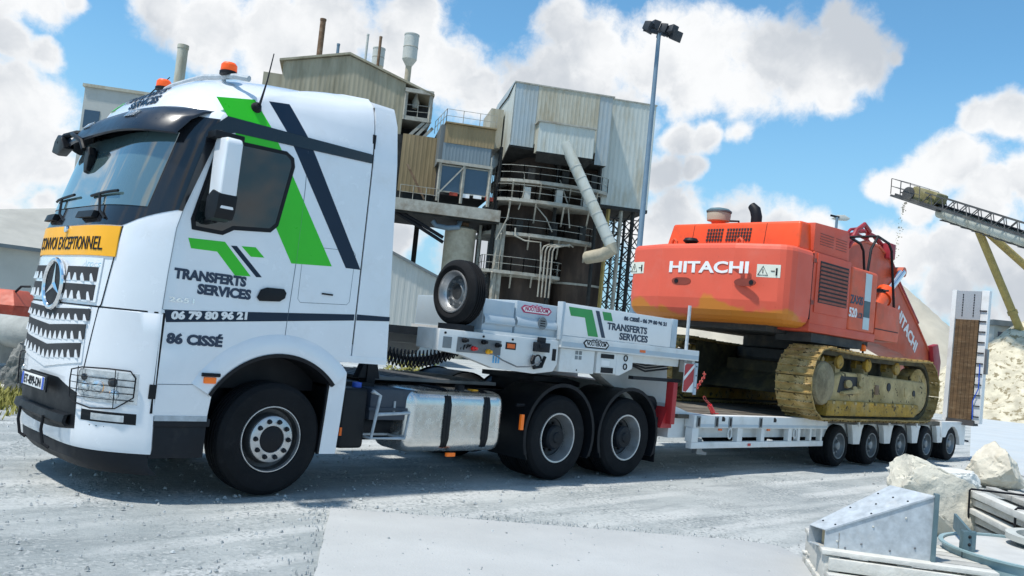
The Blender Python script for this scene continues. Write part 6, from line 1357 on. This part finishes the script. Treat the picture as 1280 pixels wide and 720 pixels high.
# ================================================================ CONVEYOR AND SMALL THINGS
cvd = 60.0
ca = AT(1128, 246, cvd); cb_ = AT(1330, 312, cvd-10)
cv = thing('belt_conveyor', 'inclined stone conveyor on yellow legs tipping over the heap', 'conveyor', (cb_.x, cb_.y, 0))
cdv = (cb_-ca).normalized(); csd = cdv.cross(Z).normalized(); cup = csd.cross(cdv).normalized()
if cup.z < 0: cup = -cup
tb_ = MB().tube([ca+cdv*3.2-cup*.15, cb_-cup*.15], .42, 16).build('belt_tube', 'clad_light', cv)
for s in (-.75, .75):
    m_ = MB(); m_.bar(ca+csd*s+cup*.05, cb_+csd*s+cup*.05, .10, .14); m_.bar(ca+csd*s+cup*.75+cdv*2.2, cb_+csd*s+cup*.75, .07); L_ = (cb_-ca).length; k = 2.2
    while k < L_-.9: m_.bar(ca+cdv*k+csd*s, ca+cdv*(k+.45)+csd*s+cup*.75, .05); m_.bar(ca+cdv*(k+.45)+csd*s+cup*.75, ca+cdv*(k+.9)+csd*s, .05); k += .9
    m_.build('truss', 'conveyor_dark', cv)
m_ = MB(); m_.bar(ca+cdv*.2+cup*.28, cb_+cup*.28, 1.1, .08, cup); m_.build('belt', 'rubber', cv)
m_ = MB(); m_.bar(ca-cdv*.2-cup*.1, ca+cdv*3.6-cup*.1, 1.9, .14, cup); m_.build('head_platform', 'conveyor_dark', cv)
m_ = MB(); railing(m_, [ca+cdv*2.2-csd*.95, ca-cdv*.2-csd*.95, ca-cdv*.2+csd*.95, ca+cdv*2.2+csd*.95], 1.05, .8, .025); m_.build('head_railing', 'conveyor_dark', cv)
m_ = MB(); m_.tube([ca+cdv*.9+cup*.35-csd*.7, ca+cdv*.9+cup*.35+csd*.7], .45, 16); m_.build('head_drum', 'conveyor_dark', cv)
m_ = MB(); q = ca+cdv*2.0+cup*.5; m_.bar(q-cdv*1.0, q+cdv*1.0, 1.2, .9, cup); m_.build('drive_housing', 'plant_yellow_dark', cv, bevel=.15)
for i in range(28): q = ca+cdv*(4+i*.8)-cup*.62; MB().bar(q-csd*.7, q+csd*.7, .07).build('roller', 'conveyor_dark', cv)
m_ = MB(); m_.bar(ca+cdv*3-cup*.66-csd*.75, cb_-cup*.66-csd*.75, .09); m_.build('lower_rail', 'conveyor_dark', cv)
hp_ = AT(1221, 283, cvd-4.7); f1 = AT(1278, 420, cvd-4.7); f2 = AT(1335, 380, cvd-2)
for a, b in ((hp_, f1), (hp_+cdv*.5, f2)):
    b2 = a + (b-a)*((a.z+.2)/(a.z-b.z)); lg_ = MB().tube([a, b2], .24, 12).build('leg', 'plant_yellow', cv); q = a.lerp(b2, .42); MB().tube([q, q+(b2-a).normalized()*.25], .30, 12).build('leg_joint', 'plant_yellow', lg_)
MB().bar(hp_-csd*.6+cup*.1, hp_+csd*.6+cup*.1, .3).build('leg_head', 'plant_yellow', cv)
stn = MB()
for i in range(160):
    u = rnd.random(); q = ca+cdv*.4-cup*.3 - cdv*(.5*u+.6*u*u) - Z*(u*u*9.5+u*.5) + V((rnd.gauss(0, .05+.08*u), rnd.gauss(0, .05+.08*u), 0)); s = rnd.uniform(.012, .03)
    stn.hexa([q+V((-s, -s, -s)), q+V((s, -s, -s)), q+V((s, s, -s)), q+V((-s, s, -s))], [q+V((-s, -s, s)), q+V((s, -s, s)), q+V((s, s, s)), q+V((-s, s, s))])
stn.build('falling_stone', 'heap_gravel')['kind'] = 'stuff'
# small hut on the far side of the heap
hq = AT(1248, 408, 58); hut = thing('control_hut', 'small dark roofed hut standing beyond the ramp', 'hut', (hq.x, hq.y, 0))
c = V((hq.x, hq.y, 0)); hz_ = hq.z
MB().hexa([c-R0*.7-F0*.8, c+R0*.6-F0*.8, c+R0*.6+F0*.8, c-R0*.7+F0*.8], [p+Z*hz_ for p in (c-R0*.7-F0*.8, c+R0*.6-F0*.8, c+R0*.6+F0*.8, c-R0*.7+F0*.8)]).build('wall', 'grey_wall', hut)
MB().hexa([p+Z*hz_ for p in (c-R0*.9-F0, c+R0*.9-F0, c+R0*.9+F0, c-R0*.9+F0)], [p+Z*(hz_+.35) for p in (c-R0*.9-F0, c+R0*1.0-F0, c+R0*1.0+F0, c-R0*.9+F0)]).build('roof', 'clad_dark', hut)
m_ = MB(); w0 = c-F0*.83+Z*(hz_-1.2); m_.prism([w0-R0*.45, w0+R0*.35, w0+R0*.35+Z*.8, w0-R0*.45+Z*.8], F0*.06); m_.build('window', 'plant_glass', hut)
# ---------------------------------------------------------------- left edge: shed, bank, pipe, red hopper, rocks
la = AT(-60, 300, 44); la.z = 0
sh2 = thing('grey_roof_shed', 'grey shed with a dusty sloping roof ahead of the truck', 'shed', la)
e0 = AT(-90, 304, 40); e1 = AT(95, 308, 44); rg0 = AT(-60, 300, 52); rg1 = AT(80, 252, 52)
zE = AT(20, 306, 42).z; zR = AT(66, 259, 50).z
b0_ = V((e0.x, e0.y, 0)); b1_ = V((e1.x, e1.y, 0)); bd_ = (b1_-b0_).normalized(); bn_ = V((-bd_.y, bd_.x, 0))
if bn_.dot(F0) < 0: bn_ = -bn_
b0_ -= bd_*6; b1_ += bd_*8
MB().hexa([b0_, b1_, b1_+bn_*14, b0_+bn_*14], [p+Z*zE for p in (b0_, b1_, b1_+bn_*14, b0_+bn_*14)]).build('wall', 'shed_wall', sh2)
pk_ = V((rg1.x, rg1.y, 0)); tt = (pk_-b0_).dot(bd_)
MB().add([b0_-bn_*.4+Z*(zE-.1), b1_-bn_*.4+Z*(zE-.1), b1_+bn_*14.4+Z*(zE-.1), b0_+bn_*14.4+Z*(zE-.1), b0_+bd_*(tt-.5)+bn_*7+Z*zR, b0_+bd_*(tt+1.5)+bn_*7+Z*zR], [(0, 1, 5, 4), (1, 2, 5), (2, 3, 4, 5), (3, 0, 4), (0, 3, 2, 1)]).build('roof', 'shed_roof', sh2)
MB().bar(b0_-bn_*.45+Z*(zE-.12), b1_-bn_*.45+Z*(zE-.12), .12, .18).build('gutter', 'clad_dark', sh2); m_ = MB(); ww = b0_+bd_*((V((e0.x, e0.y, 0))-b0_).length+9)-bn_*.04
MB().prism([ww+Z*(zE-1.3), ww+bd_*3+Z*(zE-1.3), ww+bd_*3+Z*(zE-1.05), ww+Z*(zE-1.05)], bn_*.1).build('wall_rail', 'clad_light', sh2)
# earth bank carrying the pipe
bk = MB(); rows = []
for i in range(13):
    u = i/12; r = []
    for j in range(33):
        v = j/32; p = AT(-160+300*v, 430, 14.4+8*u); h = .62*math.sin(min(1, u*2.2)*math.pi/2) * (1-max(0, u-.75)*3) + mnoise.fractal(V((p.x, p.y, 2))*.8, 1, 2, 4)*.06
        h *= min(1, (1-v)*5, v*8); r.append(V((p.x, p.y, h-.05)))
    rows.append(r)
MB().grid(rows).build('earth_bank', 'lime_dust', ang=60)['kind'] = 'structure'
pa_ = AT(-70, 402, 16.5); pb2 = AT(46, 412, 15.5); pa_.z = .93; pb2.z = .93
pd = (pb2-pa_).normalized(); cpz = thing('concrete_pipe', 'long grey concrete pipe lying on the bank ahead of the truck', 'pipe', (pa_.x, pa_.y, .6))
MB().lathe([(.22, 0), (.285, 0), (.285, (pb2-pa_).length), (.31, (pb2-pa_).length), (.31, (pb2-pa_).length+.2), (.22, (pb2-pa_).length+.2)], pa_, pd, 28, closed=True).build('pipe_barrel', 'old_concrete', cpz, ang=30)
MB().bar(pa_+pd*.6-Z*.38, pa_+pd*.85-Z*.38, .5, .4).build('pipe_block', 'old_concrete', cpz); MB().bar(pb2-pd*.9-Z*.38, pb2-pd*.65-Z*.38, .5, .4).build('pipe_block', 'old_concrete', cpz)
# red tipping hopper
rq = AT(8, 385, 21.5); rc_ = V((rq.x, rq.y, 0)); hopper = thing('red_hopper', 'rusty red tipping hopper on wheels behind the concrete pipe', 'hopper', rc_)
def RH(a, b, z): return rc_+R0*a+F0*b+Z*z
MB().hexa([RH(-1.4, -.5, .85), RH(.42, -.5, .85), RH(.42, .7, .85), RH(-1.4, .7, .85)], [RH(-1.6, -.6, 1.30), RH(.52, -.6, 1.30), RH(.52, .8, 1.30), RH(-1.6, .8, 1.30)]).build('skip', 'red_rust', hopper, bevel=.03)
MB().hexa([RH(-1.6, -.6, 1.302), RH(.52, -.6, 1.302), RH(.52, .8, 1.302), RH(-1.6, .8, 1.302)], [RH(-.9, -.2, 1.68), RH(.25, -.25, 1.68), RH(.25, .45, 1.68), RH(-.9, .45, 1.68)]).build('hood', 'hopper_red', hopper, bevel=.03)
for a in (-.9, .1): MB().lathe([(.001, 0), (.18, 0), (.25, .03), (.40, .02), (.45, .06), (.45, .18), (.001, .2)], RH(a, -.62, .45), F0, 24).build('wheel', 'rubber', hopper)
MB().tube([RH(-.9, -.7, .45), RH(-.9, .8, .45)], .05, 8).build('axle', 'red_rust', hopper); MB().bar(RH(-1.2, 0, .6), RH(.3, 0, .6), .5, .5).build('frame', 'red_rust', hopper); MB().tube([RH(.25, -.2, 1.6), RH(.4, -.2, 1.78), RH(.62, -.2, 1.80)], .03, 6).build('handle', 'ink', hopper)
# rocks -----------------------------------------------------------------
def rock(name, c, rx, ry, rz, seed, mt, label, cat='boulder', planes=9, sub=3, rough=.10, up=None, rot=0):
    """boulder: a sphere cut by random planes, then roughened"""
    bm = bmesh.new(); bmesh.ops.create_icosphere(bm, subdivisions=sub+2, radius=1.0); r = random.Random(seed); pls = []
    for i in range(planes+7):
        a = r.uniform(0, 6.28); e = r.uniform(-.5, .9); pls.append((V((math.cos(a)*math.cos(e), math.sin(a)*math.cos(e), math.sin(e))), r.uniform(.46, .70)))
    if up is not None: pls += up
    for v in bm.verts:
        for _ in range(2):
            for n_, d in pls:
                k = v.co.dot(n_)-d
                if k > 0: v.co -= n_*k
        v.co += v.co.normalized()*(mnoise.fractal(v.co*2.6+V((seed, 0, 0)), 1, 2, 5)*rough*.55 + (mnoise.noise(v.co*7+V((seed, 3, 0)))*.4+abs(mnoise.noise(v.co*4.3+V((seed, 8, 0))))*.6+mnoise.noise(v.co*18+V((seed, 3, 5)))*.18)*rough*.7)
    for v in bm.verts:
        d_ = mnoise.voronoi(v.co*2.2+V((seed, 1, 4)))[0]; v.co *= 1 + (d_[0]-.35)*.16 - (.035 if d_[1]-d_[0] < .05 else 0)
    for v in bm.verts:
        x, y, z = v.co.x*rx, v.co.y*ry, v.co.z*rz; v.co = V((x*math.cos(rot)-y*math.sin(rot), x*math.sin(rot)+y*math.cos(rot), z))
    zmin = min(v.co.z for v in bm.verts)
    me = bpy.data.meshes.new(name); bm.to_mesh(me); bm.free()
    for v in me.vertices: v.co.z -= zmin + .06
    for p in me.polygons: p.use_smooth = True
    me.set_sharp_from_angle(angle=R_(24)); me.materials.append(M[mt]); o = bpy.data.objects.new(name, me); col.objects.link(o); o.location = c; tag(o, label, cat); return o
yaw0 = math.atan2(R0.y, R0.x)
q = ONZ(1170, 672, 0); q = V((6.95, -2.90, 0))
rock('boulder', AT(1163, 632, 9.7) * 1.0, .66, .42, .47, 21, 'limestone', 'cream limestone block with a slanting top behind the galvanised duct', planes=4, rough=.05, up=[(V((.50, .10, .86)).normalized(), .52), (V((-.93, -.1, .25)).normalized(), .62), (V((0, -1, .1)).normalized(), .55), (V((.1, -.8, .55)).normalized(), .62)], rot=yaw0).location.z = 0
o = rock('boulder', (ONZ(1200, 612, 0).x, ONZ(1200, 612, 0).y, 0), .80, .60, .30, 33, 'limestone_white', 'flat dusty white boulder behind the board stack', planes=5, rough=.06, up=[(V((0, 0, 1)), .55)], rot=yaw0); o.location = (9.2, -2.55, 0)
o = rock('boulder', (12.5, -2.28, 0), .60, .55, .42, 47, 'limestone', 'peaked cream boulder lying behind the last trailer wheel', planes=5, rough=.06, up=[(V((-.7, -.2, .7)).normalized(), .55), (V((.75, -.3, .6)).normalized(), .50)], rot=yaw0)
o = rock('boulder', (11.6, -3.3, 0), .5, .5, .45, 58, 'limestone', 'rough cream boulder at the end of the board stack', planes=6, rough=.08, rot=yaw0)
for k, (px, d, s) in enumerate(((27, 14.2, .30), (34, 14.6, .30), (14, 15.0, .22), (42, 15.2, .32))):
    p = AT(px, 450, d); rock('boulder', (p.x, p.y, 0), s, s, s*(1.5 if k < 2 else 1.2), 70+k, 'grey_rock', ('dark grey rock heaped beside the truck bumper' if k == 0 else ('second dark rock behind the bumper corner' if k == 1 else ('grey rock at the foot of the bank' if k == 2 else 'tall grey rock leaning under the concrete pipe'))), planes=8, rough=.14)
# tarp-wrapped lump beside the red hopper
p = AT(34, 388, 17.5); o = rock('cloth_bundle', (p.x, p.y, .62), .22, .22, .30, 91, 'canvas', 'pale crumpled canvas bundle sitting on the bank', cat='bundle', planes=3, rough=.25)
# vegetation ------------------------------------------------------------
def tuft(name, c, n, h, spread, mts, label, kind=None, cat='grass'):
    m_ = MB()
    for i in range(n):
        p = c + V((rnd.gauss(0, spread), rnd.gauss(0, spread), 0)); a = rnd.uniform(0, 6.28); l = h*rnd.uniform(.5, 1.1); w_ = .012+.01*rnd.random(); d = V((math.cos(a), math.sin(a), 0)); s = V((-d.y, d.x, 0))
        p.z = c.z-.02; b = p+d*l*.25+Z*l*.6; t = p+d*l*.6+Z*l
        m_.add([p-s*w_, p+s*w_, b+s*w_*.7, b-s*w_*.7, t], [(0, 1, 2, 3), (3, 2, 4)])
    o = m_.build(name, mts); 
    if kind: o['kind'] = kind
    else: tag(o, label, cat)
    return o
p = ONZ(6, 505, 0); tuft('grass', V((p.x+.1, p.y+.3, 0)), 1600, .20, .75, 'foliage_yellow', '', 'stuff'); p = ONZ(-10, 470, 0); tuft('grass', V((p.x, p.y, .0)), 900, .22, .8, 'foliage', '', 'stuff')
def bush(c, r, h, n, mt, label):
    t = thing('bush', label, 'bush', c); st_ = MB(); lf = MB()
    for i in range(9):
        a = rnd.uniform(0, 6.28); e = V((math.cos(a)*r*rnd.uniform(.3, .9), math.sin(a)*r*rnd.uniform(.3, .9), h*rnd.uniform(.5, .95))); st_.tube([c, c+e*.5+Z*.1, c+e], [.03, .02, .008], 5)
        for k in range(n//9):
            q = c+e*rnd.uniform(.35, 1.05)+V((rnd.gauss(0, r*.22), rnd.gauss(0, r*.22), rnd.gauss(0, h*.10))); q.z = max(.05, q.z); u = V((rnd.gauss(0, 1), rnd.gauss(0, 1), rnd.gauss(0, 1))).normalized(); v = u.orthogonal().normalized(); s = rnd.uniform(.03, .07)
            lf.add([q-u*s, q+v*s*.5, q+u*s, q-v*s*.5], [(0, 1, 2, 3)])
    st_.build('stem', 'bark', t); lf.build('leaves', mt, t); return t
for px, py, d, r, h, n, mt, lb_ in ((511, 430, 19, .55, 1.0, 1500, 'foliage_yellow', 'yellow green weedy bush growing behind the cab'), (530, 432, 23, .6, .9, 1200, 'foliage', 'darker green bush beside the shed wall'), (497, 440, 16, .35, .6, 600, 'foliage', 'low green weed at the back corner of the cab')):
    p = AT(px, py, d); bush(V((p.x, p.y, 0)), r, h, n, mt, lb_)
# ---------------------------------------------------------------- lower right: pallets, duct piece, flange, boards
def beam(a, b, w_, h, name, mt, par, up=Z): return MB().bar(a, b, w_, h, up).build(name, mt, par, bevel=.006)
b1p = ONZ(1030, 683, .30); b2p = ONZ(1163, 701, .30); dd = (b2p-b1p).normalized(); nn = V((-dd.y, dd.x, 0))
if nn.dot(F0) < 0: nn = -nn
pal = thing('pallet', 'bleached wooden pallet carrying the galvanised duct piece', 'pallet', (b1p.x, b1p.y, 0))
for lv, (z, h) in enumerate(((.02, .045), (.262, .035))):
    for k in range(6):
        o_ = b1p - dd*.03 + nn*(-.06+.155*k); o_.z = z+h/2; beam(o_, o_+dd*1.25, .125, h, 'board', 'bleached_wood', pal)
for k in range(3): o_ = b1p + dd*.05 + dd*.52*k - nn*.10; o_.z = .152; beam(o_, o_+nn*.95, .11, .215-.012, 'bearer', 'bleached_wood', pal)
for k in range(2): o_ = b1p - dd*.02*k - nn*(.10+.10*k) + dd*.02; o_.z = .20-.10*k; beam(o_, o_+dd*1.6, .10, .09, 'loose_timber', 'bleached_wood', pal)
# second pallet lying askew, its slats pointing out to the left
pq = ONZ(1003, 690, .06); p2 = thing('pallet', 'weathered slatted pallet lying flat under the duct corner', 'pallet', (pq.x, pq.y, 0))
xd = (ONZ(1060, 722, .1)-ONZ(1000, 684, .1)); xd.z = 0; xd.normalize(); yd = V((-xd.y, xd.x, 0))
if yd.dot(R0) < 0: yd = -yd
for k in range(9): o_ = ONZ(1004, 690, .10)+xd*.11*k; o_.z = .10; beam(o_, o_+yd*.36, .075, .02, 'slat', 'bleached_wood', p2)
for k in range(2): o_ = ONZ(1004, 690, .10)+yd*(.03+.28*k); o_.z = .042; beam(o_-xd*.03, o_+xd*1.0, .045, .09, 'stringer', 'bleached_wood', p2)
# galvanised transition duct: small square mouth, large mouth away from the truck
zt5 = .30; du0 = [b1p, b1p+nn*.13]; L5 = (b2p-b1p).length; tpR = .30+.485; tpL = .425
far_top = ONZ(1112, 606, tpR); wR = .62
dl = [b1p+Z*.0, b1p+nn*.13]; drr = [b2p, b2p+nn*wR]
m_ = MB(); A1, B1 = b1p.copy(), b2p.copy(); A2 = ONZ(1012, 656, tpL); B2 = ONZ(1113, 607, tpR)
for q in (A1, A2, B1, B2): q.z = zt5-.01
A1t, A2t, B1t, B2t = [q.copy() for q in (A1, A2, B1, B2)]
A1t.z = A2t.z = tpL; B1t.z = B2t.z = tpR
dp = thing('duct_transition', 'galvanised tapered duct piece with rivets lying on the pallet', 'duct', (A1.x, A1.y, zt5))
def sheet(pts, name, inn): MB().prism(pts, inn).build(name, 'galvanised', dp)
sheet([A1, B1, B1t, A1t], 'duct_side', nn*.006); sheet([A2, B2, B2t, A2t], 'duct_side', -nn*.006); sheet([A1t+Z*.004, B1t+Z*.004, B2t+Z*.004, A2t+Z*.004], 'duct_top', -Z*.006); sheet([A1, B1, B2, A2], 'duct_floor', Z*.006)
MB().prism([A1+dd*.10+Z*.01, A2+dd*.10+Z*.01, A2t+dd*.10-Z*.01, A1t+dd*.10-Z*.01], dd*.01).build('duct_baffle', 'fresh_wood', dp)
for fa, fb in ((A1t, B1t),): 
    m_ = MB().bar(fa-nn*.004, fb-nn*.004, .012, .012); m_.build('duct_seam', 'galvanised', dp)
for u, v in ((.12, .15), (.12, .8), (.45, .1), (.45, .85), (.8, .12), (.8, .5), (.8, .9), (.62, .5)):
    top = A1t.lerp(B1t, u).lerp(A2t.lerp(B2t, u), v); MB().lathe([(.009, .004), (.007, .010), (.001, .012)], top, Z, 8).build('rivet', 'chassis', dp)
for u, v in ((.12, .35), (.35, .25), (.45, .7), (.75, .75), (.85, .2), (.62, .12), (.2, .1)):
    q = A1.lerp(B1, u).lerp(A1t.lerp(B1t, u), v); MB().lathe([(.009, .0), (.007, .005), (.001, .008)], q-nn*.001, -nn, 8).build('rivet', 'galvanised_dark' if v < .3 else 'silo_grey', dp)
MB().bar(B1+dd*.012-Z*.02, B1t+dd*.012+Z*.02, .03, .06, nn).build('duct_flange', 'teal_dark', dp)
# round flanged casing in worn teal paint
rcx = V((4.02, -5.22, 0)); cas = thing('round_casing', 'worn teal round steel casing with dusty top beside the duct', 'casing', rcx)
MB().lathe([(.001, .0), (.80, .0), (.80, .06), (.74, .06), (.74, .34), (.77, .345), (.77, .36), (.735, .36), (.735, .33), (.001, .335)], rcx, Z, 64).build('casing_drum', 'teal_paint', cas, ang=30)
MB().lathe([(.001, .0), (.73, .0), (.73, .008), (.001, .03)], rcx+Z*.333, Z, 48).build('dust_layer', 'lime_dust', cas)
MB().lathe([(.38, 0), (.46, .0), (.46, .05), (.38, .05)], rcx+Z*.40+F0*.25+R0*.35, Z, 40, closed=True).build('inner_ring', 'silo_grey', cas); MB().lathe([(.38, -.06), (.38, .0)], rcx+Z*.40+F0*.25+R0*.35, Z, 40).build('ring_skirt', 'teal_dark', cas)
fl = rcx-R0*.66+F0*.18; bkt = MB(); bkt.bar(fl-F0*.25+Z*.22, fl-F0*.25+Z*.50, .03, .12, R0); bkt.build('lug', 'teal_dark', cas, bevel=.004)
MB().bar(fl-F0*.28+Z*.44, fl+F0*.45+R0*.25+Z*.46, .02, .13).build('flange_strip', 'teal_dark', cas); MB().bar(fl-F0*.30-R0*.02+Z*.18, fl-F0*.30-R0*.02+Z*.50, .10, .03, F0).build('flange_plate', 'teal_dark', cas, bevel=.004)
for z in (.22, .28, .34, .40, .46): MB().lathe([(.014, 0), (.001, .012)], fl-F0*.318-R0*.02+Z*z, -F0, 8).build('flange_bolt', 'ink', cas)
for k in range(3): MB().lathe([(.014, 0), (.001, .012)], fl-F0*.1+F0*.2*k+R0*(.05+.09*k)-R0*.012+Z*.45, -R0, 8).build('flange_bolt', 'ink', cas)
# strapped stack of grey boards behind
so_ = V((6.75, -3.62, 0)); ld = V((-.80, -.60, 0)).normalized(); wd = V((.60, -.80, 0)).normalized()
stk = thing('board_stack', 'strapped stack of bleached grey boards in front of the boulders', 'lumber', so_)
for row in range(6):
    for k in range(6):
        sh_ = rnd.uniform(-.40, .15) if row < 4 else rnd.uniform(-.1, .4); a = so_ + wd*(.19*k) + ld*sh_ + Z*(.06+.088*row); ang = rnd.uniform(-.05, .05)
        if row == 5 and k in (1, 4): continue
        beam(a, a+(ld+wd*ang).normalized()*rnd.uniform(2.2, 2.8), rnd.uniform(.11, .165), rnd.uniform(.05, .07), 'board', 'bleached_wood' if rnd.random() > .05 else 'old_concrete', stk)
for k in range(2): a = so_+ld*(.7+1.2*k); MB().tube([a-wd*.10+Z*.02, a-wd*.105+Z*.54, a-wd*.09+Z*.555, a+wd*1.04+Z*.555, a+wd*1.06+Z*.54, a+wd*1.06+Z*.02], .012, 5).build('strap', 'ink', stk)
